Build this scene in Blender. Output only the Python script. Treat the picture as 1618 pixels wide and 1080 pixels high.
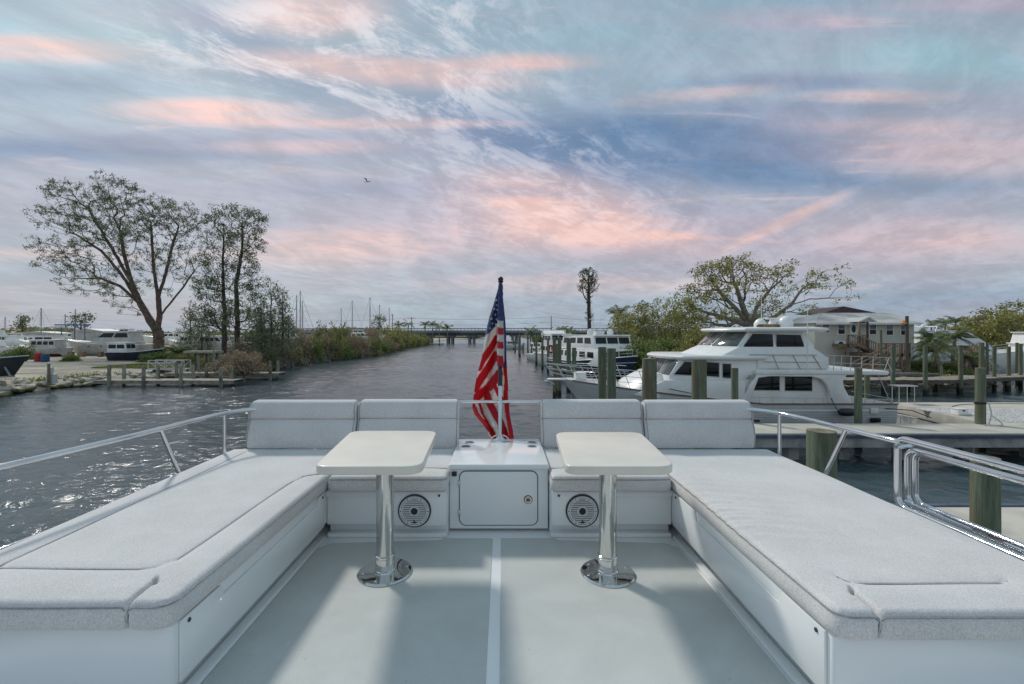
import bpy, bmesh, math, random
import numpy as np
from mathutils import Vector, Matrix, Euler
for _o in list(bpy.data.objects): bpy.data.objects.remove(_o)
SC = bpy.context.scene
COL = SC.collection
PI = math.pi
rnd = random.Random(7)
npr = np.random.default_rng(11)

# ------------------------------------------------------------------ camera
EYE = 5.0                       # metres above the water
F = 720.0                       # focal length in pixels of the 1618 px wide photograph
HX, HY = 793.0, 527.0           # where straight-ahead and the horizon fall
cam_d = bpy.data.cameras.new('camera'); cam = bpy.data.objects.new('camera', cam_d); COL.objects.link(cam)
cam.location = (0, 0, EYE); cam.rotation_euler = (PI/2, 0, 0)
cam_d.sensor_width = 36; cam_d.sensor_fit = 'HORIZONTAL'
cam_d.lens = 36*F/1618
cam_d.shift_x = (809-HX)/1618; cam_d.shift_y = -(540-HY)/1618
cam_d.clip_start = 0.05; cam_d.clip_end = 9000
SC.camera = cam
SC.view_settings.view_transform = 'Standard'
SC.view_settings.look = 'None'
SC.view_settings.exposure = 0.80
SC.view_settings.gamma = 1.0
SC.view_settings.use_curve_mapping = False
SC.cycles.max_bounces = 6
SC.cycles.transparent_max_bounces = 8

# ------------------------------------------------------------------ sun
SUN_TRAVEL = Vector((.47, -.58, -.72)).normalized()
SUN_EL = math.asin(-SUN_TRAVEL.z); SUN_AZ = math.atan2(-SUN_TRAVEL.x, -SUN_TRAVEL.y)
sd = bpy.data.lights.new('sun', 'SUN'); sun = bpy.data.objects.new('sun', sd); COL.objects.link(sun)
sd.energy = 1.15; sd.angle = math.radians(6.0); sd.color = (1, .95, .88)
sun.rotation_euler = SUN_TRAVEL.to_track_quat('-Z', 'Y').to_euler(); sun.location = (-20, 20, 60)

# ------------------------------------------------------------------ sky
world = bpy.data.worlds.new('World'); SC.world = world; world.use_nodes = True
class NT:
    """tiny node-graph helper"""
    def __init__(s, tree): s.t = tree; s.n = tree.nodes; s.l = tree.links
    def new(s, kind, **kw):
        n = s.n.new(kind)
        for k, v in kw.items(): setattr(n, k, v)
        return n
    def put(s, sock, v):
        if hasattr(v, 'is_output'): s.l.new(v, sock)
        else: sock.default_value = v
    def m(s, op, a, b=0.0, c=0.0, clamp=False):
        n = s.new('ShaderNodeMath', operation=op, use_clamp=clamp)
        s.put(n.inputs[0], a); s.put(n.inputs[1], b); s.put(n.inputs[2], c)
        return n.outputs[0]
    def mix(s, f, a, b, blend='MIX'):
        n = s.new('ShaderNodeMix', data_type='RGBA', blend_type=blend)
        s.put(n.inputs[0], f)
        for i, v in ((6, a), (7, b)):
            s.put(n.inputs[i], v if hasattr(v, 'is_output') else (*v[:3], 1))
        return n.outputs[2]
    def comb(s, x, y, z):
        n = s.new('ShaderNodeCombineXYZ')
        for i, v in enumerate((x, y, z)): s.put(n.inputs[i], v)
        return n.outputs[0]
    def sep(s, v):
        n = s.new('ShaderNodeSeparateXYZ'); s.put(n.inputs[0], v); return n.outputs
    def noise(s, v, scale, detail=4, rough=.5, dist=0.0, lac=2.0):
        n = s.new('ShaderNodeTexNoise'); s.put(n.inputs['Vector'], v)
        n.inputs['Scale'].default_value = scale; n.inputs['Detail'].default_value = detail
        n.inputs['Roughness'].default_value = rough; n.inputs['Distortion'].default_value = dist
        n.inputs['Lacunarity'].default_value = lac
        return n.outputs['Fac']
    def ramp(s, f, lo, hi, a=0.0, b=1.0, smooth=True):
        n = s.new('ShaderNodeMapRange', interpolation_type='SMOOTHSTEP' if smooth else 'LINEAR')
        s.put(n.inputs['Value'], f); n.inputs['From Min'].default_value = lo; n.inputs['From Max'].default_value = hi
        n.inputs['To Min'].default_value = a; n.inputs['To Max'].default_value = b
        return n.outputs['Result']
    def scale(s, v, k):
        n = s.new('ShaderNodeVectorMath', operation='MULTIPLY'); s.put(n.inputs[0], v); n.inputs[1].default_value = k
        return n.outputs[0]

def azel(px, py):
    a = math.atan((px-HX)/F); e = math.atan((HY-py)/math.hypot(F, px-HX)); return a, e

def build_sky():
    N = NT(world.node_tree); N.n.clear()
    tc = N.new('ShaderNodeTexCoord').outputs['Generated']
    x, y, z = N.sep(tc)
    # direction measured on the upright plane ahead (and, mirrored, behind), so level cloud bands stay straight
    yc = N.m('MAXIMUM', N.m('ABSOLUTE', y), .15)
    az = N.m('DIVIDE', x, yc); el = N.m('MAXIMUM', N.m('DIVIDE', z, yc), -.2)
    front = N.ramp(y, .05, .3)
    # cloud sheet seen in perspective: far clouds flatten into streaks
    zz = N.m('ADD', N.m('MAXIMUM', z, 0.0), .16)
    sheet = N.comb(N.m('DIVIDE', x, zz), N.m('DIVIDE', y, zz), 0.0)
    streak = N.comb(N.m('MULTIPLY', az, .85), N.m('MULTIPLY', el, 3.6), 3.0)
    n1 = N.noise(streak, 1.5, 7, .55, .35)
    n2 = N.noise(sheet, .85, 9, .62, .6)
    n3 = N.noise(N.scale(sheet, (1.0, .45, 1)), 2.6, 9, .66, .9)
    n4 = N.noise(N.scale(streak, (1, 2.0, 1)), 3.6, 8, .6, .6)
    rot = N.new('ShaderNodeVectorRotate', rotation_type='Z_AXIS'); N.put(rot.inputs['Vector'], sheet); rot.inputs['Angle'].default_value = .9
    n5 = N.noise(N.scale(rot.outputs[0], (1.0, .42, 1)), 9.0, 9, .72, .45)
    warp = N.m('MULTIPLY', N.m('SUBTRACT', n4, .5), .75)
    warp2 = N.m('MULTIPLY', N.m('SUBTRACT', n1, .5), .55)
    def blob(px, py, sx, sy, tilt=0.0, w=1.0):
        a0, e0 = (px-HX)/F, (HY-py)/F; sa, se = sx/F, sy/F
        da = N.m('SUBTRACT', az, a0); de = N.m('SUBTRACT', el, e0)
        if tilt:
            de = N.m('SUBTRACT', de, N.m('MULTIPLY', da, tilt))
        q = N.m('ADD', N.m('POWER', N.m('DIVIDE', N.m('ABSOLUTE', da), sa), 2.0), N.m('POWER', N.m('DIVIDE', N.m('ABSOLUTE', de), se), 2.0))
        q = N.m('ADD', N.m('SQRT', q), N.m('ADD', warp, warp2))
        return N.m('MULTIPLY', N.ramp(q, 1.35, .15), w)
    def total(lst):
        s = None
        for b in lst:
            v = blob(*b); s = v if s is None else N.m('ADD', s, v)
        return N.m('MULTIPLY', s, front)
    # base colours by elevation
    g = N.ramp(el, 0.0, .16)
    g2 = N.ramp(el, .3, .85)
    base = N.mix(g, (.285, .345, .42), (.34, .37, .43))
    base = N.mix(g2, base, (.265, .365, .43))
    # open blue-teal areas
    teal = N.m('MULTIPLY', N.m('ADD', total([(60, 60, 260, 60, 0, .9), (1500, 90, 330, 50, 0, .9), (280, 190, 260, 60, 0, .45), (980, 90, 190, 90, 0, .35)]), N.ramp(n2, .5, .72, 0, .45)), .8, clamp=True)
    c = N.mix(teal, base, (.33, .475, .53))
    # slate-blue undersides
    dark = N.m('ADD', total([(1130, 235, 340, 70, -.02, 1.3), (1260, 130, 200, 18, 0, .6), (620, 300, 300, 20, 0, .5), (800, 215, 190, 45, -.35, .7), (90, 240, 330, 26, 0, .55), (1330, 170, 230, 22, 0, .45), (300, 230, 420, 34, 0, .5), (900, 190, 150, 60, 0, .3),
                             (1000, 320, 230, 34, -.2, .35), (380, 70, 180, 55, -.5, .55), (1450, 295, 300, 26, 0, .5), (60, 130, 200, 25, 0, .3), (200, 430, 260, 12, 0, .3), (1500, 470, 260, 22, 0, .35)]),
               N.ramp(N.m('ADD', n1, N.m('MULTIPLY', n3, .5)), .84, 1.0, 0, .4))
    dark = N.m('MULTIPLY', dark, N.ramp(n3, .28, .62, .65, 1.0), clamp=True)
    c = N.mix(dark, c, (.145, .215, .325))
    # mauve veil
    mauve = N.m('MULTIPLY', N.m('ADD', total([(1250, 385, 520, 70, 0, .7), (1450, 220, 330, 60, 0, .5), (760, 330, 420, 85, 0, .55), (420, 210, 420, 45, 0, .4), (700, 440, 500, 26, 0, .25), (1560, 5, 200, 16, 0, .7), (1300, 30, 190, 22, 0, .4)]),
                N.ramp(n1, .46, .68, 0, .4)), .9, clamp=True)
    c = N.mix(mauve, c, (.415, .37, .425))
    # lit pink and peach parts
    peach = N.m('ADD', total([(870, 335, 170, 62, -.12, 1.0), (1000, 370, 170, 34, -.1, .55), (500, 20, 120, 40, 0, .85), (60, 76, 190, 24, -.05, .8), (330, 175, 150, 21, -.02, .95), (560, 195, 260, 9, 0, .55),
                              (600, 110, 250, 26, -.08, .75), (830, 98, 120, 17, 0, .7), (700, 375, 300, 34, 0, .35), (470, 232, 150, 13, 0, .5), (1060, 372, 55, 9, 0, .7), (1390, 152, 130, 13, 0, .5), (1100, 150, 140, 14, .1, .4),
                              (520, 395, 170, 36, 0, .55), (1480, 375, 220, 36, 0, .4), (1240, 350, 110, 13, .45, .75), (1540, 245, 240, 40, 0, .35), (60, 400, 130, 10, 0, .3), (950, 450, 300, 18, 0, .3), (1440, 200, 200, 16, 0, .35)]),
                N.ramp(n4, .58, .74, 0, .25))
    peach = N.m('MULTIPLY', peach, N.ramp(N.m('ADD', n4, N.m('MULTIPLY', n3, .8)), .62, 1.12, .35, 1.25), clamp=True)
    c = N.mix(peach, c, (.71, .50, .46))
    # fine bright curds high up and wisps
    curd = N.m('MULTIPLY', total([(420, 60, 260, 70, 0, 1.0), (650, 140, 240, 60, 0, .8), (700, 30, 160, 60, 0, .7), (800, 240, 230, 60, 0, .5), (880, 330, 230, 60, 0, .45)]), N.ramp(N.m('ADD', n5, N.m('MULTIPLY', n3, .3)), .60, .76), clamp=True)
    c = N.mix(N.m('MULTIPLY', curd, .6), c, (.70, .66, .66))
    shade = N.m('MULTIPLY', N.ramp(N.m('ADD', n5, n3), .80, 1.2, .88, 1.09), N.ramp(n2, .3, .7, .96, 1.04))
    c = N.mix(1.0, c, N.comb(shade, shade, shade), 'MULTIPLY')
    sky = N.new('ShaderNodeTexSky', sky_type='NISHITA'); sky.sun_disc = False
    sky.sun_elevation = SUN_EL; sky.sun_rotation = SUN_AZ; sky.air_density = 1.2; sky.dust_density = 2.0
    blue = N.scale(sky.outputs[0], (.09, .09, .09))
    c = N.mix(.10, c, blue)
    hs = N.new('ShaderNodeHueSaturation'); hs.inputs['Saturation'].default_value = 1.18; N.put(hs.inputs['Color'], c); c = hs.outputs[0]
    # ground half
    c = N.mix(N.ramp(z, -.02, 0), (.12, .14, .16), c)
    bg = N.new('ShaderNodeBackground'); N.put(bg.inputs[0], c); bg.inputs[1].default_value = .73
    out = N.new('ShaderNodeOutputWorld'); N.l.new(bg.outputs[0], out.inputs[0])
build_sky()
world.cycles.sampling_method = 'MANUAL'; world.cycles.sample_map_resolution = 512

# ------------------------------------------------------------------ helpers
def at(px, py, z=0.0):
    """the point at height z seen at a photograph pixel"""
    d = F*(EYE-z)/(py-HY); return Vector(((px-HX)/F*d, d, z))
def atd(px, py, d):
    """the point d metres ahead seen at a photograph pixel"""
    return Vector(((px-HX)/F*d, d, EYE-(py-HY)/F*d))
ORIG = {}
def orig(o): return ORIG.get(o.name, Vector((0, 0, 0))) if o else Vector((0, 0, 0))
def tag(o, label=None, cat=None, group=None, kind=None):
    if label: o['label'] = label
    if cat: o['category'] = cat
    if group: o['group'] = group
    if kind: o['kind'] = kind
    return o
def thing(name, label, cat, loc=(0, 0, 0), group=None, rz=0.0, kind=None):
    o = bpy.data.objects.new(name, None); COL.objects.link(o); o.location = loc; o.rotation_euler = (0, 0, rz)
    o.empty_display_size = .2
    ORIG[o.name] = Vector(loc) if rz == 0 else Vector((0, 0, 0))
    return tag(o, label, cat, group, kind)
def link(name, me, parent=None, world_space=True):
    o = bpy.data.objects.new(name, me); COL.objects.link(o)
    if parent:
        o.parent = parent
        base = orig(parent)
        ORIG[o.name] = Vector(base)
        if world_space and base.length > 0:
            me.transform(Matrix.Translation(-base))
    return o
def copy_tree(o, parent=None):
    c = o.copy(); COL.objects.link(c); c.parent = parent
    ORIG[c.name] = Vector(orig(o))
    for ch in o.children: copy_tree(ch, c)
    return c

class MB:
    def __init__(s): s.v = []; s.f = []; s.mi = []; s.cur = 0
    def mat(s, i): s.cur = i; return s
    def add(s, vs, fs):
        k = len(s.v); s.v += [tuple(p) for p in vs]
        for f in fs: s.f.append(tuple(i+k for i in f)); s.mi.append(s.cur)
        return s
    def box(s, x0, x1, y0, y1, z0, z1, rot=0, c=None):
        vs = [(x0, y0, z0), (x1, y0, z0), (x1, y1, z0), (x0, y1, z0), (x0, y0, z1), (x1, y0, z1), (x1, y1, z1), (x0, y1, z1)]
        if rot:
            cx, cy = c if c else ((x0+x1)/2, (y0+y1)/2); ca, sa = math.cos(rot), math.sin(rot)
            vs = [(cx+(a-cx)*ca-(b-cy)*sa, cy+(a-cx)*sa+(b-cy)*ca, z) for a, b, z in vs]
        return s.add(vs, [(3, 2, 1, 0), (4, 5, 6, 7), (0, 1, 5, 4), (1, 2, 6, 5), (2, 3, 7, 6), (3, 0, 4, 7)])
    def bar(s, p, q, w, h):
        """rectangular bar from p to q"""
        p, q = Vector(p), Vector(q); d = (q-p).normalized()
        up = Vector((0, 0, 1)) if abs(d.z) < .95 else Vector((0, 1, 0))
        a = d.cross(up).normalized()*w/2; b = a.cross(d).normalized()*h/2
        vs = [p-a-b, p+a-b, p+a+b, p-a+b, q-a-b, q+a-b, q+a+b, q-a+b]
        return s.add(vs, [(3, 2, 1, 0), (4, 5, 6, 7), (0, 1, 5, 4), (1, 2, 6, 5), (2, 3, 7, 6), (3, 0, 4, 7)])
    def cone(s, p, q, r0, r1=None, n=12, caps=True):
        r1 = r0 if r1 is None else r1
        p, q = Vector(p), Vector(q); d = (q-p).normalized()
        up = Vector((0, 0, 1)) if abs(d.z) < .95 else Vector((1, 0, 0))
        a = d.cross(up).normalized(); b = d.cross(a).normalized()
        vs = []
        for c, r in ((p, r0), (q, r1)):
            for i in range(n):
                t = 2*PI*i/n; vs.append(c+a*math.cos(t)*r+b*math.sin(t)*r)
        fs = [(i, n+i, n+(i+1) % n, (i+1) % n) for i in range(n)]
        if caps: fs += [tuple(range(n)), tuple(range(2*n-1, n-1, -1))]
        return s.add(vs, fs)
    def tube(s, pts, r, n=10, closed=False, caps=True):
        pts = [Vector(p) for p in pts]; m = len(pts); vs = []; last = None
        rr = r if isinstance(r, (list, tuple)) else [r]*m
        for i, p in enumerate(pts):
            if closed: d = pts[(i+1) % m]-pts[i-1]
            else: d = pts[min(i+1, m-1)]-pts[max(i-1, 0)]
            d.normalize()
            if last is None:
                up = Vector((0, 0, 1)) if abs(d.z) < .9 else Vector((1, 0, 0)); a = d.cross(up).normalized()
            else:
                a = (last-d*last.dot(d)).normalized()
            last = a; b = d.cross(a)
            for k in range(n):
                t = 2*PI*k/n; vs.append(p+(a*math.cos(t)+b*math.sin(t))*rr[i])
        fs = []
        for i in range(m if closed else m-1):
            j = (i+1) % m
            for k in range(n): fs.append((i*n+k, i*n+(k+1) % n, j*n+(k+1) % n, j*n+k))
        if caps and not closed: fs += [tuple(range(n-1, -1, -1)), tuple(range((m-1)*n, m*n))]
        return s.add(vs, fs)
    def lathe(s, c, prof, n=32):
        """prof: (r, z) bottom to top about a vertical axis at c"""
        vs = []; cx, cy, cz = c
        for r, z in prof:
            for k in range(n): t = 2*PI*k/n; vs.append((cx+r*math.cos(t), cy+r*math.sin(t), cz+z))
        fs = []
        for i in range(len(prof)-1):
            for k in range(n): fs.append((i*n+k, i*n+(k+1) % n, (i+1)*n+(k+1) % n, (i+1)*n+k))
        fs += [tuple(range(n-1, -1, -1)), tuple(range((len(prof)-1)*n, len(prof)*n))]
        return s.add(vs, fs)
    def prism(s, poly, axis, a, b):
        """poly: 2-D outline; extruded along axis ('x','y','z') from a to b"""
        n = len(poly)
        def mk(u, v, w):
            return {'x': (w, u, v), 'y': (u, w, v), 'z': (u, v, w)}[axis]
        vs = [mk(u, v, a) for u, v in poly]+[mk(u, v, b) for u, v in poly]
        fs = [tuple(range(n-1, -1, -1)), tuple(range(n, 2*n))]+[(i, (i+1) % n, n+(i+1) % n, n+i) for i in range(n)]
        return s.add(vs, fs)
    def plate(s, pts, nrm, t):
        """a thin solid: outline pts (3-D), thickness t along nrm"""
        n = len(pts); o = Vector(nrm).normalized()*t
        vs = [Vector(p) for p in pts]+[Vector(p)+o for p in pts]
        return s.add(vs, [tuple(range(n-1, -1, -1)), tuple(range(n, 2*n))]+[(i, (i+1) % n, n+(i+1) % n, n+i) for i in range(n)])
    def ball(s, c, r, n=12, m=8, sz=1.0):
        prof = [(max(1e-4, r*math.sin(PI*i/m)), -r*sz*math.cos(PI*i/m)) for i in range(m+1)]
        return s.lathe(c, prof, n)
    def build(s, name, mats, parent=None, smooth=None, bevel=0, seg=2, world_space=True):
        me = bpy.data.meshes.new(name); me.from_pydata(s.v, [], s.f)
        mats = mats if isinstance(mats, (list, tuple)) else [mats]
        for m in mats: me.materials.append(m)
        if len(mats) > 1: me.polygons.foreach_set('material_index', s.mi)
        bm = bmesh.new(); bm.from_mesh(me); bmesh.ops.recalc_face_normals(bm, faces=bm.faces)
        if bevel:
            es = [e for e in bm.edges if len(e.link_faces) == 2 and e.calc_face_angle(0) > .6]
            bmesh.ops.bevel(bm, geom=es, offset=bevel, segments=seg, profile=.5, affect='EDGES', clamp_overlap=True)
        bm.to_mesh(me); bm.free()
        if smooth is None: smooth = 35
        if smooth:
            me.polygons.foreach_set('use_smooth', [True]*len(me.polygons))
            me.set_sharp_from_angle(angle=math.radians(smooth))
        return link(name, me, parent, world_space)

def raw_mesh(name, V, Fc, mats, parent=None, smooth=False, col=None, mi=None):
    """numpy vertices and equal-sized faces, quick"""
    V = np.asarray(V, dtype=np.float32); Fc = np.asarray(Fc, dtype=np.int32); k = Fc.shape[1]
    me = bpy.data.meshes.new(name); me.vertices.add(len(V)); me.vertices.foreach_set('co', V.ravel())
    me.loops.add(Fc.size); me.loops.foreach_set('vertex_index', Fc.ravel())
    me.polygons.add(len(Fc)); me.polygons.foreach_set('loop_start', np.arange(0, Fc.size, k, dtype=np.int32))
    for m in (mats if isinstance(mats, (list, tuple)) else [mats]): me.materials.append(m)
    if mi is not None: me.polygons.foreach_set('material_index', np.asarray(mi, dtype=np.int32))
    if smooth: me.polygons.foreach_set('use_smooth', np.ones(len(Fc), dtype=bool))
    if col is not None:
        a = me.color_attributes.new('tint', 'FLOAT_COLOR', 'POINT')
        a.data.foreach_set('color', np.asarray(col, dtype=np.float32).ravel())
    me.update(); me.validate()
    return link(name, me, parent)

# ------------------------------------------------------------------ materials
def pmat(name, col, rough=.5, metal=0.0, var=.10, scale=2.0, bump=0.0, bscale=60.0, col2=None, stretch=None, spec=None, coat=0.0, detail=5, dirt=0.0, thr=(.35, .7)):
    m = bpy.data.materials.new(name); m.use_nodes = True; N = NT(m.node_tree)
    b = N.n['Principled BSDF']
    tc = N.new('ShaderNodeTexCoord').outputs['Object']
    v = N.scale(tc, stretch) if stretch else tc
    f = N.ramp(N.noise(v, scale, detail if var >= .04 else 2, .6, .3 if var >= .04 else 0), thr[0], thr[1])
    c2 = col2 if col2 else tuple(max(0, k*(1-var*2.2)) for k in col)
    c1 = col if col2 else tuple(min(1, k*(1+var*.6)) for k in col)
    c = N.mix(f, c1, c2)
    if dirt:
        d = N.ramp(N.noise(tc, scale*3.3, 6, .7, .8), .55, .8, 0, dirt)
        c = N.mix(d, c, (.16, .14, .11))
    N.put(b.inputs['Base Color'], c)
    if var < .04: b.inputs['Roughness'].default_value = rough
    else: N.put(b.inputs['Roughness'], N.ramp(N.noise(v, scale*2.1, 4, .6), .3, .7, rough*.85, min(1, rough*1.15)))
    b.inputs['Metallic'].default_value = metal
    if spec is not None: b.inputs['Specular IOR Level'].default_value = spec
    if coat: b.inputs['Coat Weight'].default_value = coat; b.inputs['Coat Roughness'].default_value = .08
    if bump:
        bn = N.new('ShaderNodeBump'); bn.inputs['Strength'].default_value = 1.0; bn.inputs['Distance'].default_value = bump
        N.put(bn.inputs['Height'], N.noise(v, bscale, 4, .6)); N.l.new(bn.outputs[0], b.inputs['Normal'])
    return m

MT = {}
MT['gel'] = pmat('gelcoat_white', (.86, .875, .87), .28, var=.015, scale=.8, coat=.25)
MT['gel_top'] = pmat('gelcoat_console', (.85, .865, .86), .16, var=.02, scale=1.2, bump=.0003, bscale=6, coat=.5)
MT['seam'] = pmat('dark_gasket', (.045, .055, .065), .6)
MT['chrome'] = pmat('polished_stainless', (.74, .74, .74), .06, metal=1.0, var=.05, scale=6, bump=.0006, bscale=5)
MT['chrome2'] = pmat('table_stainless', (.70, .69, .66), .05, metal=1.0, var=.05, scale=4, bump=.0012, bscale=7)
MT['table'] = pmat('cream_table', (.80, .75, .64), .32, var=.025, scale=5, coat=.15)
MT['black'] = pmat('black_plastic', (.02, .022, .024), .4)
MT['spk'] = pmat('speaker_white', (.66, .68, .69), .4, var=.03)
MT['white'] = pmat('boat_white', (.88, .87, .83), .3, var=.05, scale=.7, coat=.2, dirt=.06)
MT['cream'] = pmat('boat_cream', (.62, .60, .53), .35, var=.06, scale=.7, dirt=.06)
MT['oldwhite'] = pmat('weathered_white', (.60, .59, .54), .5, var=.12, scale=.8, dirt=.35)
MT['navy'] = pmat('navy_hull', (.012, .022, .06), .15, var=.2, scale=.5, coat=.5)
MT['glass'] = pmat('boat_glass', (.010, .015, .016), .08, var=.3, scale=.6, spec=.35)
MT['glass_l'] = pmat('pale_glass', (.05, .065, .07), .08, var=.4, scale=1.2, col2=(.22, .22, .20), spec=.5)
MT['teak'] = pmat('teak_trim', (.19, .11, .06), .5, var=.15, scale=3)
MT['metal_g'] = pmat('rail_metal', (.62, .62, .62), .25, metal=.8, var=.05)
MT['metal_w'] = pmat('white_rail', (.60, .60, .58), .35, var=.05)
MT['tan'] = pmat('tan_panel', (.40, .37, .32), .5)
MT['bottom'] = pmat('antifouling', (.035, .04, .06), .7)
MT['redbottom'] = pmat('red_antifouling', (.16, .03, .025), .7, dirt=.3)
MT['conc'] = pmat('dock_concrete', (.52, .485, .42), .85, var=.10, scale=.9, bump=.004, bscale=30, dirt=.18)
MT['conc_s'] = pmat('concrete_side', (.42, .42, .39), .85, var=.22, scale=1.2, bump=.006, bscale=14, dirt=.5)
MT['rub'] = pmat('rubber_strip', (.09, .12, .17), .6, var=.15)
MT['sand'] = pmat('yard_sand', (.46, .40, .31), .95, var=.25, scale=.35, bump=.03, bscale=6, dirt=.4, stretch=(.5, 1.3, 1))
def rock_mat():
    m = pmat('lime_rock', (.50, .46, .38), .9, var=.25, scale=1.3, bump=.03, bscale=5, dirt=.35); N = NT(m.node_tree); b = N.n['Principled BSDF']
    src = b.inputs['Base Color'].links[0].from_socket; g = N.new('ShaderNodeNewGeometry').outputs['Position']; z = N.sep(g)[2]
    k = N.ramp(N.m('ADD', z, N.m('MULTIPLY', N.noise(g, 2.2, 4, .6), .7)), .50, 1.0, 1, 0)
    c = N.mix(k, src, (.16, .145, .05)); k2 = N.ramp(N.m('ADD', z, N.m('MULTIPLY', N.noise(g, 3, 4, .6), .3)), .2, .42, 1, 0); c = N.mix(k2, c, (.035, .035, .02))
    N.put(b.inputs['Base Color'], c); return m
MT['rock'] = rock_mat()
MT['rock_old'] = pmat('lime_rock', (.40, .37, .31), .9, var=.25, scale=1.3, bump=.03, bscale=5, dirt=.4)
MT['grassm'] = pmat('lawn_green', (.10, .13, .035), .9, var=.3, scale=2)
MT['gravel'] = pmat('white_gravel', (.60, .59, .58), .9, var=.2, scale=9, bump=.02, bscale=12)
MT['plank'] = pmat('weathered_plank', (.36, .31, .25), .85, var=.2, scale=2.5, bump=.004, bscale=20, dirt=.2)
MT['plank_new'] = pmat('brown_timber', (.27, .19, .13), .8, var=.2, scale=2.5, stretch=(1, 1, .3))
MT['siding'] = pmat('cream_siding', (.66, .645, .56), .7, var=.05, scale=.5)
MT['siding_b'] = pmat('blue_grey_siding', (.27, .33, .43), .7, var=.05, scale=.5)
MT['roof'] = pmat('metal_roof', (.58, .58, .57), .45, var=.1, scale=.4, dirt=.1)
MT['roof_d'] = pmat('maroon_gable', (.075, .045, .05), .7)
MT['bridge_c'] = pmat('bridge_concrete', (.30, .30, .29), .8, var=.12, scale=.2)
MT['bridge_d'] = pmat('bridge_girder', (.085, .095, .105), .8, var=.12, scale=.2)
MT['pole'] = pmat('utility_wood', (.13, .105, .085), .85)
MT['mast'] = pmat('mast_alloy', (.36, .37, .38), .5, metal=.3)
MT['wire'] = pmat('cable_black', (.05, .055, .06), .6)
MT['red'] = pmat('red_paint', (.42, .02, .02), .5, dirt=.1)
MT['blue'] = pmat('blue_paint', (.02, .08, .16), .5, dirt=.2)
MT['tarp'] = pmat('blue_canvas', (.03, .16, .34), .7)
MT['dark'] = pmat('charcoal_hull', (.04, .045, .05), .35)
MT['orange'] = pmat('orange_lamp_hood', (.65, .22, .06), .5)
MT['yellow'] = pmat('yellow_print', (.7, .5, .12), .5)
MT['log'] = pmat('driftwood', (.22, .19, .16), .9, var=.25, scale=2)

def piling_mat():
    m = bpy.data.materials.new('treated_piling'); m.use_nodes = True; N = NT(m.node_tree); b = N.n['Principled BSDF']
    g = N.new('ShaderNodeNewGeometry').outputs['Position']
    oi = N.new('ShaderNodeObjectInfo').outputs['Random']
    x, y, z = N.sep(g)
    st = N.scale(g, (14, 14, 1.1))
    a = N.ramp(N.noise(st, 1.0, 6, .65, .4), .3, .72)
    c = N.mix(a, (.20, .245, .165), (.095, .115, .07))
    br = N.m('MULTIPLY', N.ramp(N.noise(N.scale(g, (4, 4, .5)), 1.3, 4, .6), .42, .68), N.ramp(oi, 0, 1, .35, 1))
    c = N.mix(br, c, (.17, .125, .075))
    fine = N.ramp(N.noise(N.scale(g, (60, 60, 2.2)), 1.0, 3, .6), .55, .75, 0, .6)
    c = N.mix(fine, c, (.06, .055, .04))
    wl = N.ramp(N.m('ADD', z, N.m('MULTIPLY', N.noise(g, 5, 4), .5)), .75, .95, 1, 0)   # tide growth on the wood itself
    c = N.mix(wl, c, (.035, .032, .02))
    N.put(b.inputs['Base Color'], c); b.inputs['Roughness'].default_value = .9
    bn = N.new('ShaderNodeBump'); bn.inputs['Distance'].default_value = .012; N.put(bn.inputs['Height'], N.noise(N.scale(g, (40, 40, 1.5)), 1.0, 5, .7)); N.l.new(bn.outputs[0], b.inputs['Normal'])
    return m
MT['piling'] = piling_mat()
MT['postwood'] = pmat('grey_post_wood', (.30, .28, .22), .9, var=.3, scale=3, stretch=(1, 1, .3), dirt=.5)
MT['endgrain'] = pmat('piling_end_grain', (.23, .20, .14), .9, var=.25, scale=8)

def fabric_mat():
    m = bpy.data.materials.new('woven_grey_fabric'); m.use_nodes = True; N = NT(m.node_tree); b = N.n['Principled BSDF']
    g = N.new('ShaderNodeTexCoord').outputs['Object']
    fine = N.noise(g, 260, 3, .7)
    thr = N.noise(N.scale(g, (1, .22, .22)), 520, 2, .6)
    thr2 = N.noise(N.scale(g, (.22, 1, .22)), 520, 2, .6)
    f = N.m('ADD', N.m('MULTIPLY', fine, .6), N.m('MULTIPLY', N.m('ADD', thr, thr2), .35))
    c = N.mix(N.ramp(f, .40, .90), (.48, .465, .45), (.85, .83, .81))
    big = N.ramp(N.noise(g, 3.5, 4, .6), .3, .7, .95, 1.04)
    c = N.mix(1.0, c, N.comb(big, big, big), 'MULTIPLY')
    N.put(b.inputs['Base Color'], c); b.inputs['Roughness'].default_value = .95; b.inputs['Specular IOR Level'].default_value = .15
    b.inputs['Sheen Weight'].default_value = .15
    bn = N.new('ShaderNodeBump'); bn.inputs['Distance'].default_value = .0012; N.put(bn.inputs['Height'], N.m('ADD', f, N.m('MULTIPLY', N.noise(g, 14, 4, .6), 2.5))); N.l.new(bn.outputs[0], b.inputs['Normal'])
    return m
MT['fabric'] = fabric_mat()
MT['piping'] = pmat('piping_fabric', (.34, .335, .34), .95, var=.1, scale=60)

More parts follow.
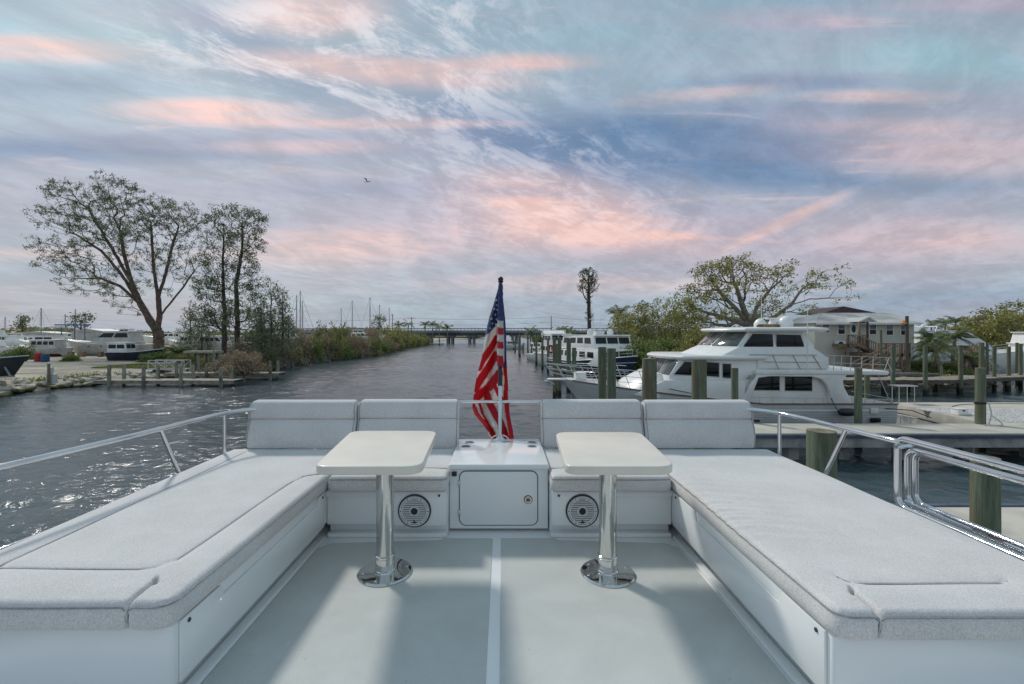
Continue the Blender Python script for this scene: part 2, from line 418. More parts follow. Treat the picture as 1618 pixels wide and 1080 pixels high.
def nonskid_mat():
    m = bpy.data.materials.new('nonskid_deck'); m.use_nodes = True; N = NT(m.node_tree); b = N.n['Principled BSDF']
    g = N.new('ShaderNodeTexCoord').outputs['Object']
    x, y, z = N.sep(g)
    k = 2*PI/.0075
    h = N.m('MULTIPLY', N.m('SINE', N.m('MULTIPLY', x, k)), N.m('SINE', N.m('MULTIPLY', y, k)))
    c = N.mix(N.ramp(h, -.5, .8), (.58, .60, .575), (.66, .68, .655))
    st = N.ramp(N.noise(g, 2.2, 6, .65, .4), .3, .75, .90, 1.05)
    c = N.mix(1.0, c, N.comb(st, st, st), 'MULTIPLY')
    sp = N.ramp(N.noise(g, 34, 2, .5), .74, .79, 0, .3)
    c = N.mix(sp, c, (.2, .19, .17))
    N.put(b.inputs['Base Color'], c); b.inputs['Roughness'].default_value = .62
    bn = N.new('ShaderNodeBump'); bn.inputs['Distance'].default_value = .0007; N.put(bn.inputs['Height'], h); N.l.new(bn.outputs[0], b.inputs['Normal'])
    return m
MT['nonskid'] = nonskid_mat()

def water_mat():
    m = bpy.data.materials.new('canal_water'); m.use_nodes = True; N = NT(m.node_tree); b = N.n['Principled BSDF']
    g = N.new('ShaderNodeNewGeometry').outputs['Position']
    w = N.scale(g, (1, 1.35, 1))
    a = N.noise(w, .55, 3, .5, .5); c1 = N.noise(w, 2.3, 4, .6, .9); d = N.noise(w, 7.5, 3, .55, .6); e = N.noise(w, .05, 2, .5)
    calm = N.ramp(e, .35, .65, .65, 1.15)
    h = N.m('ADD', N.m('MULTIPLY', c1, .05), N.m('MULTIPLY', d, .022))
    h = N.m('MULTIPLY', h, calm)
    bn = N.new('ShaderNodeBump'); bn.inputs['Distance'].default_value = 1.0; bn.inputs['Strength'].default_value = .8
    N.put(bn.inputs['Height'], h); N.l.new(bn.outputs[0], b.inputs['Normal'])
    col = N.mix(N.ramp(N.noise(g, .02, 3, .5), .3, .7), (.048, .074, .084), (.070, .096, .104))
    N.put(b.inputs['Base Color'], col); b.inputs['Roughness'].default_value = .12; b.inputs['IOR'].default_value = 1.33
    return m
MT['water'] = water_mat()

def leaf_mat(name, c1, c2, rough=.6, trans=.25):
    m = bpy.data.materials.new(name); m.use_nodes = True; N = NT(m.node_tree); b = N.n['Principled BSDF']
    at_ = N.new('ShaderNodeAttribute', attribute_name='tint').outputs['Fac']
    c = N.mix(at_, c1, c2)
    N.put(b.inputs['Base Color'], c); b.inputs['Roughness'].default_value = rough
    tr = N.new('ShaderNodeBsdfTranslucent'); N.put(tr.inputs[0], c)
    mx = N.new('ShaderNodeMixShader'); mx.inputs[0].default_value = trans
    N.l.new(b.outputs[0], mx.inputs[1]); N.l.new(tr.outputs[0], mx.inputs[2])
    N.l.new(mx.outputs[0], N.n['Material Output'].inputs[0])
    return m
LF = {
 'needle': leaf_mat('needle_foliage', (.10, .125, .065), (.25, .275, .15)),
 'olive': leaf_mat('olive_foliage', (.15, .155, .045), (.46, .43, .13)),
 'green': leaf_mat('green_foliage', (.09, .13, .035), (.30, .36, .10)),
 'mangrove': leaf_mat('mangrove_foliage', (.14, .155, .06), (.38, .36, .15)),
 'dry': leaf_mat('dry_foliage', (.22, .16, .10), (.45, .34, .22)),
 'palm': leaf_mat('palm_foliage', (.06, .09, .035), (.22, .26, .09)),
 'grass': leaf_mat('grass_blades', (.16, .18, .05), (.34, .35, .12)),
}
BK = {
 'red': pmat('reddish_bark', (.16, .11, .085), .9, var=.25, scale=2),
 'grey': pmat('grey_bark', (.27, .24, .205), .9, var=.2, scale=2),
 'dark': pmat('dark_bark', (.09, .07, .055), .9, var=.25, scale=2),
}
# ================================================================== setting: water and land
def sheet(name, poly, z0, z1, mat, kind='structure', smooth=False):
    mb = MB(); mb.prism(poly, 'z', z0, z1); o = mb.build(name, mat, smooth=False); return tag(o, kind=kind)

def water():
    """one sheet to the horizon; rings close together near by so that real wavelets can be modelled"""
    q = np.random.default_rng(5)
    R = np.concatenate([[0.5, 2, 4], np.geomspace(5.5, 160, 640), np.geomspace(166, 5200, 60)])
    A = np.radians(np.concatenate([np.linspace(-62, 62, 800), np.linspace(64, 296, 50)]))
    rr, aa = np.meshgrid(R, A, indexing='ij'); X = rr*np.sin(aa); Yw = rr*np.cos(aa); Z = np.zeros_like(X)
    sp = np.gradient(R)[:, None]; sp = np.maximum(sp, rr*.0027)
    for i in range(74):
        lam = .42*(9.0**(q.random())); th = math.radians(75)+q.normal()*.62; k = 2*PI/lam
        amp = lam*.0033*(1.5 if lam < 1.1 else .75)
        ph = k*(X*math.cos(th)+Yw*math.sin(th))+q.uniform(0, 2*PI)
        gust = .75+.5*np.sin(X*.06*q.uniform(.5, 1.5)+i)*np.sin(Yw*.05*q.uniform(.5, 1.5)+i*2)
        s = np.sin(ph); Z += amp*gust*(s+.28*(s*s-.5)*2)*np.clip(lam/sp/3.2-.35, 0, 1)
    V = np.stack([X, Yw, Z], -1).reshape(-1, 3); nr, na = X.shape; idx = np.arange(nr*na).reshape(nr, na)
    nx = np.roll(idx, -1, axis=1)
    Fq = np.stack([idx[:-1], idx[1:], nx[1:], nx[:-1]], -1).reshape(-1, 4)[:, ::-1]
    tag(raw_mesh('water', V, Fq, MT['water'], smooth=True), kind='structure')
water()
mb = MB(); mb.add([(-3500, -400, -3), (3500, -400, -3), (3500, 4000, -3), (-3500, 4000, -3)], [(0, 1, 2, 3)])
tag(mb.build('seabed', MT['sand'], smooth=False), kind='structure')

LSH = [(-75, 24), (-48, 31), (-40.5, 35.5), (-40.5, 41), (-39.6, 46.5), (-37.5, 52), (-34.5, 62), (-35, 75), (-31.5, 88), (-30.5, 105), (-31, 128), (-33.5, 160), (-39, 215), (-42, 270), (-40, 330), (-30, 420)]
RSH = [(28, 420), (24, 330), (24, 262), (22, 200), (20.5, 130), (19.5, 90), (19.5, 62), (21.5, 48), (25, 42.5), (60, 41.5), (120, 40)]

def bank(name, line, side, mat, zt=.95):
    """land as a height sheet: slopes from the water's edge up to level ground"""
    V = []; Fq = []; offs = [(-.6, -1.2), (0, -.15), (.9, .45), (2.2, zt-.12), (4.5, zt), (30, zt+.15), (120, zt+.3), (900, zt+1.0), (2600, zt+2.5)]
    n = len(line); pts = []
    for i, (x, y) in enumerate(line):
        a = Vector(line[max(i-1, 0)]); b = Vector(line[min(i+1, n-1)]); d = (b-a).normalized()
        nx, ny = (-d.y, d.x)
        if side > 0: nx, ny = -nx, -ny
        pts.append((x, y, nx, ny))
    sub = []
    for i in range(n-1):
        x0, y0, a0, b0 = pts[i]; x1, y1, a1, b1 = pts[i+1]; k = max(1, int(math.hypot(x1-x0, y1-y0)/3))
        for j in range(k):
            t = j/k; sub.append((x0+(x1-x0)*t, y0+(y1-y0)*t, a0+(a1-a0)*t, b0+(b1-b0)*t))
    sub.append(pts[-1])
    for x, y, nx, ny in sub:
        w = rnd.uniform(-.3, .3)
        for o, z in offs:
            if o > 100: px, py = side*o, max(y, 0)*1.0+o*.2*(y/420)
            else: px, py = x+nx*(o+w*.5), y+ny*(o+w*.5)
            if o > 5: px, py = (x+side*o, y)
            V.append((px, py, z+(rnd.uniform(-.05, .05) if 0 < o < 40 else 0)))
    m = len(offs)
    for i in range(len(sub)-1):
        for j in range(m-1): Fq.append((i*m+j, (i+1)*m+j, (i+1)*m+j+1, i*m+j+1))
    mb = MB(); mb.add(V, Fq)
    return tag(mb.build(name, mat, smooth=60), kind='structure')
bank('ground', LSH, -1, MT['sand'])
RP = RSH[:9]+[(46, 42.4), (49, 50), (49, 74), (68, 84), (300, 95), (2600, 300), (2600, 420)]
mb = MB(); mb.prism(RP, 'z', -3, 1.06); tag(mb.build('ground', MT['sand'], smooth=0), kind='structure')
# far land closing the view beyond the bridge and out to the horizon
FAR = pmat('far_land', (.12, .14, .08), .95, var=.2, scale=.02)
sheet('terrain', [(-3400, 420), (-30, 420), (-26, 900), (-3400, 2600)], -.4, 2.2, FAR)
sheet('terrain', [(28, 420), (3400, 420), (3400, 2600), (26, 900)], -.4, 2.2, FAR)

# ================================================================== our own boat
BX, BZ = 0.0, 3.6
boat = thing('aft_deck_boat', 'white boat the view is taken from, its upper aft deck with benches, locker and rails', 'motor yacht', (0, 2.5, 0))
# hull and superstructure below the deck
def own_hull():
    mb = MB(); st = []
    for y, hb, hbw in ((4.5, 2.28, 2.0), (3.6, 2.42, 2.15), (2, 2.5, 2.25), (-1, 2.55, 2.3), (-5, 2.5, 2.2), (-9, 2.0, 1.5), (-12, 1.1, .6), (-14, .12, .05)):
        st.append([(-hbw*.5, y, -.5), (-hbw, y, .1), (-hb, y, 1.5), (hb, y, 1.5), (hbw, y, .1), (hbw*.5, y, -.5)])
    n = 6; V = [p for s in st for p in s]; Fq = []
    for i in range(len(st)-1):
        for k in range(n): Fq.append((i*n+k, i*n+(k+1) % n, (i+1)*n+(k+1) % n, (i+1)*n+k))
    Fq += [tuple(range(n)), tuple(range(len(V)-1, len(V)-n-1, -1))]
    mb.add(V, Fq); mb.build('hull', MT['gel'], boat)
    mb = MB(); mb.box(-1.95, 1.95, -6.5, 3.3, 1.5, 3.2); mb.build('saloon', MT['gel'], boat, bevel=.06)
    for s in (-1, 1):
        for a, b in ((-6, -3.9), (-3.6, -1.5), (-1.2, .9), (1.2, 2.9)):
            MB().box(s*1.95-.01, s*1.95+.01, a, b, 2.0, 2.85).build('window', MT['glass'], boat, smooth=0)
    mb = MB(); mb.prism([(-2.4, -7), (2.4, -7), (2.4, 3.7), (1.9, 4.15), (0, 4.42), (-1.9, 4.15), (-2.4, 3.7)], 'z', 3.2, 3.36); mb.build('deck_slab', MT['gel'], boat, bevel=.04)
    mb = MB(); mb.prism([(-2.34, -7), (2.34, -7), (2.34, 3.66), (1.85, 4.08), (0, 4.34), (-1.85, 4.08), (-2.34, 3.66)], 'z', 3.36, BZ-.004); mb.build('deck_moulding', MT['gel'], boat)
own_hull()
def own_box(x0, x1, y0, y1, z0, z1, mb=None): return (mb or MB()).box(x0, x1, y0, y1, BZ+z0, BZ+z1)

# deck sole: white margins with two non-skid panels
own_box(-1.30, 1.27, -2.0, 3.32, -.02, 0.0).build('deck_sole', MT['gel'], boat, smooth=0)
def rpoly(x0, x1, y0, y1, r, n=5, corners=(1, 1, 1, 1)):
    out = []
    for (cx, cy, a0, k) in ((x1-r, y0+r, -90, 0), (x1-r, y1-r, 0, 1), (x0+r, y1-r, 90, 2), (x0+r, y0+r, 180, 3)):
        if corners[k]:
            for i in range(n+1):
                a = math.radians(a0+90*i/n); out.append((cx+r*math.cos(a), cy+r*math.sin(a)))
        else: out.append(({0: x1, 1: x1, 2: x0, 3: x0}[k], {0: y0, 1: y1, 2: y1, 3: y0}[k]))
    return out
for poly in ([(-1.2, -1.9), (-.072, -1.9), (-.062, 3.10), (-.072, 3.115), (-.40, 3.115), (-.42, 3.085), (-1.13, 3.04), (-1.2, 2.98)],
             [(-.018, -1.9), (1.155, -1.9), (1.155, 2.98), (1.09, 3.04), (.385, 3.085), (.37, 3.115), (-.008, 3.115), (-.006, 3.10)]):
    mb = MB(); mb.prism([(x, y) for x, y in poly], 'z', BZ+.0, BZ+.004)
    mb.build('nonskid_panel', MT['nonskid'], boat, bevel=.002, seg=1)
# bench mouldings
ZC = .344       # underside of the cushions
LX0, LX1 = -2.26, -1.20; RX0, RX1 = 1.165, 2.24; YN_L, YN_R, YF = 1.66, 1.60, 3.10
for side, (x0, x1, yn) in (('l', (LX0, LX1, YN_L)), ('r', (RX0, RX1, YN_R))):
    mb = MB(); s = -1 if side == 'l' else 1
    own_box(min(x0, x1), max(x0, x1), yn, 4.02 if False else 3.95, .10, ZC-.004, mb)
    mb.build('bench_base', MT['gel'], boat, bevel=.014, seg=3)
    xi = x1 if side == 'l' else x0
    mb = MB(); a, b = sorted((xi+s*.07, xi+s*.9)); own_box(a, b, yn+.05, 3.95, 0.0, .10, mb); mb.build('toe_kick', MT['gel'], boat)
    mb = MB(); a, b = sorted((xi-s*.0, xi+s*.05)); own_box(a, b, yn+.02, 3.12, .0, .022, mb); mb.build('gutter_lip', MT['gel'], boat, bevel=.008)
    # hatch lid in the bench face, its top edge lowered along the middle
    f = xi-s*.012
    ya, yb = (1.80, 2.98) if side == 'l' else (1.62, 3.06)
    if side == 'l': out = [(1.69, .108), (3.05, .108), (3.05, .336), (2.96, .336), (2.94, .286), (1.95, .286), (1.93, .336), (1.69, .336)]
    else: out = [(1.63, .108), (3.08, .108), (3.08, .336), (2.74, .336), (2.72, .280), (1.90, .280), (1.88, .336), (1.63, .336)]
    out = [(y, BZ+z) for y, z in out]
    mb = MB(); mb.prism(out, 'x', min(xi, f), max(xi, f)); mb.build('hatch_panel', MT['gel'], boat, bevel=.004)
    for yy in (yn+.07, 3.02):
        mb = MB(); mb.cone((f, yy, BZ+.315), (f-s*.004, yy, BZ+.315), .008, n=14); mb.build('bolt_cover', MT['seam'], boat)
# rear bench bases
for x0, x1, sx0, sx1 in ((-1.20, -.375, -.76, -.375), (.335, 1.165, .335, .70)):
    mb = MB(); own_box(x0, x1, 3.12, 4.0, .09, ZC-.004, mb); mb.build('bench_base', MT['gel'], boat, bevel=.012, seg=3)
    mb = MB(); own_box(x0, x1, 3.095, 3.15, ZC-.055, ZC-.008, mb); mb.build('bench_lip', MT['gel'], boat, bevel=.008)
    mb = MB(); own_box(sx0+.002, sx1-.002, 3.085, 3.13, .10, ZC-.012, mb); mb.build('speaker_board', MT['gel'], boat, bevel=.006)
    mb = MB(); own_box(x0, x1, 3.19, 4.0, 0, .09, mb); mb.build('toe_kick', MT['gel'], boat)
    mb = MB(); own_box(x0, x1, 3.125, 3.19, .0, .03, mb); mb.build('gutter_lip', MT['gel'], boat, bevel=.008)
    xs = x1-.05 if x0 < 0 else x0+.05
    mb = MB(); mb.cone((xs, 3.085, BZ+.305), (xs, 3.079, BZ+.305), .008, n=14); mb.build('bolt_cover', MT['seam'], boat)
# speakers: part with grille slats, dark cone
def speaker(cx):
    y = 3.085; cz = BZ+.204; R = .112
    def ring(r0, r1, ya, yb, mat, name, par, n=40):
        mb = MB(); vs = []
        for r, yy in ((r0, ya), (r1, ya), (r1, yb), (r0, yb)):
            for k in range(n): t = 2*PI*k/n; vs.append((cx+r*math.cos(t), yy, cz+r*math.sin(t)))
        fs = [(i*n+k, i*n+(k+1) % n, ((i+1) % 4)*n+(k+1) % n, ((i+1) % 4)*n+k) for i in range(4) for k in range(n)]
        mb.add(vs, fs); return mb.build(name, mat, par)
    sp = ring(.101, R, y-.001, y-.010, MT['seam'], 'speaker', boat)
    ring(.080, .101, y-.001, y-.017, MT['spk'], 'bezel', sp)
    mb = MB(); mb.cone((cx, y-.001, cz), (cx, y-.004, cz), .081, n=36); mb.build('speaker_cone', MT['seam'], sp)
    for k in range(-5, 7):
        zz = k*.0125-.006; w = math.sqrt(max(.0001, .0805**2-zz*zz))
        mb = MB(); mb.box(cx-w, cx+w, y-.015, y-.006, cz+zz-.0036, cz+zz+.0036); mb.build('grille_slat', MT['spk'], sp, smooth=0)
    ring(.0, .034, y-.012, y-.017, MT['spk'], 'hub_ring', sp)
    mb = MB(); mb.cone((cx, y-.010, cz), (cx, y-.021, cz), .026, .022, n=24); mb.build('centre_cap', MT['black'], sp)
    mb = MB()
    for q in range(6):
        t = math.radians(60*q+30*0); mb.cone((cx+.0905*math.cos(t), y-.010, cz+.0905*math.sin(t)), (cx+.0905*math.cos(t), y-.0185, cz+.0905*math.sin(t)), .004, n=8)
        for i in range(5):
            a0 = t+math.radians(12+7.2*i); a1 = a0+math.radians(7.2)
            mb.bar((cx+.0905*math.cos(a0), y-.0172, cz+.0905*math.sin(a0)), (cx+.0905*math.cos(a1), y-.0172, cz+.0905*math.sin(a1)), .0018, .0018)
    mb.build('screw', MT['black'], sp)
    mb = MB()   # the maker's small three-armed mark
    for dx, dz, a in ((0, .010, 0), (-.008, -.003, 1), (.008, -.003, -1)):
        mb.bar((cx+dx, y-.0165, cz-.072+dz-.006), (cx+dx*.2, y-.0165, cz-.072+dz+.006), .003, .007)
    mb.build('emblem', MT['black'], sp, smooth=0)
speaker(-.590); speaker(.543)
# wet-bar style locker with door
lock = own_box(-.372, .328, 3.22, 3.98, 0.02, .472).build('locker', MT['gel'], boat, bevel=.01, seg=3)
own_box(-.378, .334, 3.205, 4.0, .440, .480).build('counter_top', MT['gel_top'], lock, bevel=.012, seg=3)
dp = rpoly(-.297, .250, BZ+.052, BZ+.428, .045, 8)
mb = MB(); mb.prism([(x, z) for x, z in rpoly(-.303, .256, BZ+.046, BZ+.434, .05, 8)], 'y', 3.2165, 3.222); mb.build('door_gasket', MT['seam'], lock)
door = MB().prism(dp, 'y', 3.2115, 3.222).build('door', MT['gel'], boat, bevel=.003)
MB().cone((.185, 3.2112, BZ+.232), (.185, 3.2095, BZ+.232), .0305, n=24).build('latch_gasket', MT['seam'], door)
mb = MB()
mb.cone((.185, 3.2115, BZ+.232), (.185, 3.203, BZ+.232), .027, .025, n=24); door_lock = mb.build('latch', MT['chrome2'], door)
mb = MB(); mb.cone((.185, 3.2035, BZ+.232), (.185, 3.199, BZ+.232), .017, n=20); mb.build('latch_handle', MT['tan'], door); MB().box(.172, .198, 3.196, 3.1985, BZ+.229, BZ+.236).build('key_slot', MT['seam'], door)
for z in (.135, .345):
    MB().box(-.310, -.292, 3.207, 3.219, BZ+z-.022, BZ+z+.022).build('hinge', MT['metal_g'], door, bevel=.003)
mb = MB(); mb.box(-.353, -.318, 3.206, 3.222, BZ+.395, BZ+.428); mb.build('power_socket', MT['black'], boat, bevel=.006)
for cx, cy in ((-.295, 3.72), (-.275, 3.86), (.245, 3.72), (.255, 3.86)):
    mb = MB(); n = 24; vs = []
    prof = [(.041, .4815), (.036, .4835), (.033, .4825), (.030, .4812)]
    mb.lathe((cx, cy, BZ), [(.041, .480), (.041, .4825), (.036, .484), (.034, .4815), (.0005, .4815)], 24)
    ch = mb.build('cup_holder', MT['chrome'], boat)
    MB().lathe((cx, cy, BZ), [(.032, .4816), (.032, .4822), (.0005, .4822)], 24).build('cup_well', MT['seam'], ch)

def smoothline(P, k=4):
    P = [Vector(p) for p in P]; out = []
    for i in range(len(P)-1):
        a, b, c, d = P[max(i-1, 0)], P[i], P[i+1], P[min(i+2, len(P)-1)]
        for j in range(k):
            t = j/k; out.append(.5*((2*b)+(c-a)*t+(2*a-5*b+4*c-d)*t*t+(3*b-a-3*c+d)*t**3))
    return out+[P[-1]]
# ---------------------------------------------------------------- cushions
def spaced(a, b, step, fine, extra=()):
    e = [0, fine*.12, fine*.3, fine*.55, fine*.8, fine, fine*1.35]
    xs = [a+k for k in e]+[b-k for k in e]
    n = max(1, int((b-a-2*fine*1.35)/step)); lo, hi = a+fine*1.35, b-fine*1.35
    xs += [lo+(hi-lo)*i/n for i in range(n+1)]+list(extra)
    xs = sorted(xs); out = [xs[0]]
    for v in xs[1:]:
        if v-out[-1] > 1e-4: out.append(v)
    return out
def cushion(name, x0, x1, y0, y1, z1, th, label, group=None, seams=(), slit=None, rc=.05, wr=None, r=.024, seed=1):
    """seams: list of polylines ((x,y),...) pressed into the top; slit: (x, y-end) where two near pieces meet"""
    q = random.Random(seed)
    ex = [slit[0]+k for k in (-.022, -.012, -.008, -.005, -.0025, 0, .0025, .005, .008, .012, .022)] if slit else []
    ey = [slit[1]+k for k in (-.012, -.006, 0, .006, .012)] if slit else []
    for sm in seams:
        for (ax, ay), (bx, by) in zip(sm[:-1], sm[1:]):
            if abs(ax-bx) < .03 and abs(ay-by) > .3: ex += [(ax+bx)/2+k for k in (-.012, -.008, -.004, -.002, 0, .002, .004, .008, .012)]
            if abs(ay-by) < .03 and abs(ax-bx) > .3: ey += [(ay+by)/2+k for k in (-.012, -.008, -.004, -.002, 0, .002, .004, .008, .012)]
    X = np.array(spaced(x0, x1, .012, r, ex)); Y = np.array(spaced(y0, y1, .012, r, ey))
    gx, gy = np.meshgrid(X, Y, indexing='ij')
    e = np.minimum(np.minimum(gx-x0, x1-gx), np.minimum(gy-y0, y1-gy)).clip(0)
    drop = np.where(e < r, r-np.sqrt(np.maximum(0, r*r-(r-e)**2)), 0)
    cx = (gx-x0)/(x1-x0); cy = (gy-y0)/(y1-y0)
    h = -drop + .010*(np.clip(e/.09, 0, 1)**.6) + .0015*np.sin(gx*9+seed)*np.sin(gy*7+seed*2)
    for sm in seams:
        dmin = np.full(gx.shape, 9.0)
        for (ax, ay), (bx, by) in zip(sm[:-1], sm[1:]):
            vx, vy = bx-ax, by-ay; t = np.clip(((gx-ax)*vx+(gy-ay)*vy)/(vx*vx+vy*vy), 0, 1)
            dmin = np.minimum(dmin, np.hypot(gx-ax-t*vx, gy-ay-t*vy))
        h -= .007*np.exp(-(dmin/.0055)**2)+.0055*np.exp(-(dmin/.03)**2)
    if wr:
        xa, s, ya, yb = wr
        m = np.exp(-((gx-xa)*s/.16).clip(0)**2)*np.clip((gy-ya)/.15, 0, 1)*np.clip((yb-gy)/.25, 0, 1)
        ph = gy*2*PI/.062+3*np.sin(gy*5.3)+(gx-xa)*9
        h += .0036*m*np.sin(ph)*(.6+.4*np.sin(gy*11))
        m2 = np.exp(-((gx-xa)*s/.45).clip(0)**2)*np.clip((gy-ya)/.2, 0, 1)*np.clip((yb+.2-gy)/.25, 0, 1)
        h += .0022*m2*np.sin(gy*2*PI/.11+gx*14)
    z = z1-.010+h
    nx, ny = gx.copy(), gy.copy()
    # round the corners in plan
    for sx, cxx in ((-1, x0), (1, x1)):
        for sy, cyy in ((-1, y0), (1, y1)):
            u = (rc-np.abs(gx-cxx))/rc; v = (rc-np.abs(gy-cyy))/rc; m = (u > 0) & (v > 0)
            uu = u*np.sqrt(np.maximum(0, 1-v*v/2)); vv = v*np.sqrt(np.maximum(0, 1-u*u/2))
            nx = np.where(m, cxx-sx*(rc-uu*rc), nx); ny = np.where(m, cyy-sy*(rc-vv*rc), ny)
    if slit:
        sxx, sy1 = slit
        dx = np.abs(gx-sxx); on = np.clip((sy1-gy)/.015, 0, 1)
        z = z-(.016*np.exp(-(dx/.010)**2)+.030*np.exp(-(dx/.0035)**2))*on
        sg = 1 if x0 < 0 else -1
        uu_ = (gx-sxx)*.8+(gy-sy1)*.6*sg; vv_ = -(gx-sxx)*.6*sg+(gy-sy1)*.8
        z = z-.05*np.exp(-((uu_/.008)**2+(vv_/.026)**2)**1.5)
    I, J = gx.shape; V = np.stack([nx, ny, z], -1).reshape(-1, 3); Fq = []
    idx = np.arange(I*J).reshape(I, J)
    Fq = np.stack([idx[:-1, :-1], idx[1:, :-1], idx[1:, 1:], idx[:-1, 1:]], -1).reshape(-1, 4)
    loop = list(idx[:, 0])+list(idx[-1, 1:])+list(idx[-2::-1, -1])+list(idx[0, -2:0:-1])
    L = len(loop); ctr = np.array([(x0+x1)/2, (y0+y1)/2])
    base = V[loop].copy(); rings = [base]
    zt = z1-.010-r
    for t, out in ((.12, .003), (.5, .006), (.86, .003), (.96, -.004), (1.0, -.02)):
        rg = base.copy(); rg[:, 2] = zt-(th-r-.010)*t
        # outward normal of the rectangle edge
        ox = np.where(np.abs(base[:, 0]-x0) < rc*.6, -1, 0)+np.where(np.abs(base[:, 0]-x1) < rc*.6, 1, 0)
        oy = np.where(np.abs(base[:, 1]-y0) < rc*.6, -1, 0)+np.where(np.abs(base[:, 1]-y1) < rc*.6, 1, 0)
        rg[:, 0] += ox*out; rg[:, 1] += oy*out
        if slit:
            dx = np.abs(base[:, 0]-slit[0]); rg[:, 1] += (.010*np.exp(-(dx/.012)**2)+.020*np.exp(-(dx/.004)**2))*(base[:, 1] < y0+.03)*min(1, t*4)
        rings.append(rg)
    Vs = [V]+rings[1:]; Fs = [Fq]; prev = np.array(loop); k = len(V)
    for _ in rings[1:]:
        cur = np.arange(k, k+L); k += L
        Fs.append(np.stack([prev, np.roll(prev, -1), np.roll(cur, -1), cur], -1)[:, ::-1]); prev = cur
    Vv = np.concatenate(Vs); Ff = np.concatenate(Fs)
    o = raw_mesh(name, Vv, Ff, MT['fabric'], smooth=True)
    bmx = bmesh.new(); bmx.from_mesh(o.data); bmesh.ops.recalc_face_normals(bmx, faces=bmx.faces); bmx.to_mesh(o.data); bmx.free()
    tag(o, label, 'cushion', group)
    # piping along the upper edge, broken where the slit is
    pl = [Vector(p)+Vector((0, 0, .004)) for p in base[::2]]
    mid = Vector((*ctr, 0)); pts = []
    for p in pl:
        d = Vector((p.x-mid.x, p.y-mid.y, 0)); 
        pts.append(Vector((p.x+.0*d.x, p.y, p.z+.004)))
    if slit: pts = [p+Vector((0, .022*math.exp(-((p.x-slit[0])/.006)**2) if p.y < y0+.03 else 0, -.03*math.exp(-((p.x-slit[0])/.006)**2) if p.y < y0+.03 else 0)) for p in pts]
    mbp = MB(); mbp.tube(pts, .0033, 5, closed=True); mbp.build('piping', MT['piping'], o)
    for sm in seams:
        P = smoothline([(a_, b_, z1-.0085) for a_, b_ in sm], 6) if len(sm) > 2 else [Vector((a_, b_, z1-.0085)) for a_, b_ in sm]
        MB().tube(P, .0026, 5).build('stitched_seam', MT['piping'], o)
    return o
ZT = BZ+.45
cushion('bench_cushion', -2.235, -1.185, 1.62, 3.795, ZT, .108, 'long grey bench cushion on the left, seam lines stitched round its middle', 'long side bench cushions',
        seams=[[(-2.07, 3.68), (-2.07, 1.86)], [(-2.07, 1.86), (-1.47, 1.85), (-1.42, 1.865), (-1.375, 1.93), (-1.36, 2.9), (-1.33, 3.06), (-1.19, 3.14)]], slit=(-1.335, 1.755), seed=1, rc=.06)
cushion('bench_cushion', 1.155, 2.215, 1.565, 3.795, ZT, .108, 'long grey bench cushion on the right, wrinkled along its inner edge', 'long side bench cushions',
        seams=[[(1.32, 1.80), (1.34, 1.76), (1.40, 1.745), (1.90, 1.745), (1.955, 1.765)]], slit=(1.30, 1.69), seed=4, rc=.06, wr=(1.155, 1, 2.0, 2.95))
cushion('seat_cushion', -1.165, -.372, 3.045, 3.795, ZT, .108, 'small grey seat cushion left of the white locker', 'small seat cushions', seed=2, rc=.035, seams=[[(-1.15, 3.25), (-.39, 3.25)]])
cushion('seat_cushion', .335, 1.135, 3.045, 3.795, ZT, .108, 'small grey seat cushion right of the white locker', 'small seat cushions', seed=3, rc=.035, seams=[[(.35, 3.25), (1.12, 3.25)]])

def backrest(x0, x1, y, label, hz=.372, tilt=.0):
    """two padded rolls with a pressed seam between, leaning slightly back"""
    prof = []  # (dy, z) closed loop, front is -y
    fr = []
    for i in range(49):
        t = i/48; z = .006+t*(hz-.006)
        if z < .235: u = z/.235; bulge = .034*math.sin(PI*u)**.5
        else: u = (z-.235)/(hz-.235); bulge = .032*math.sin(PI*min(1, u*.93+.0))**.45
        fr.append((-bulge+t*.085, z))
    back = [(.085+.105, hz-.03), (.16, hz*.6), (.115, .05), (.105, .012)]
    top = [(.10, hz+.012), (.135, hz+.014), (.17, hz+.002)]
    prof = fr+top+back
    cy = sum(p[0] for p in prof)/len(prof); cz = sum(p[1] for p in prof)/len(prof)
    xs = spaced(x0, x1, .03, .035); V = []; n = len(prof)
    for x in xs:
        e = min(x-x0, x1-x); R = .035; k = 1 if e > R else math.sqrt(max(0, 1-((R-e)/R)**2))
        for dy, z in prof:
            fy = 1-(1-k)*.035/.075*.8; fz = 1-(1-k)*.035/.19
            wob = .002*math.sin(x*13+z*20)
            V.append((x, y+cy+(dy-cy)*fy+wob, ZT+cz+(z-cz)*fz))
    Fq = []
    for i in range(len(xs)-1):
        for j in range(n): Fq.append((i*n+j, (i+1)*n+j, (i+1)*n+(j+1) % n, i*n+(j+1) % n))
    mb = MB(); mb.add(V, Fq+[tuple(range(n)), tuple(range(len(V)-1, len(V)-n-1, -1))])
    o = mb.build('back_cushion', MT['fabric'], smooth=70)
    tag(o, label, 'cushion', 'backrest cushions')
    MB().tube([(x0+.02, y-.0015+.235/hz*.085, ZT+.235), ((x0+x1)/2, y-.0015+.235/hz*.085, ZT+.235), (x1-.02, y-.0015+.235/hz*.085, ZT+.235)], .0045, 5).build('stitched_seam', MT['piping'], o)
    for xx in (x0+.012, x1-.012):
        pp = [(xx, y+cy+(dy-cy)*.93-.002, ZT+cz+(z-cz)*.955) for dy, z in fr+top]
        MB().tube(pp, .0032, 5).build('piping', MT['piping'], o)
backrest(-2.115, -1.222, 3.77, 'padded grey backrest cushion at the left end of the row')
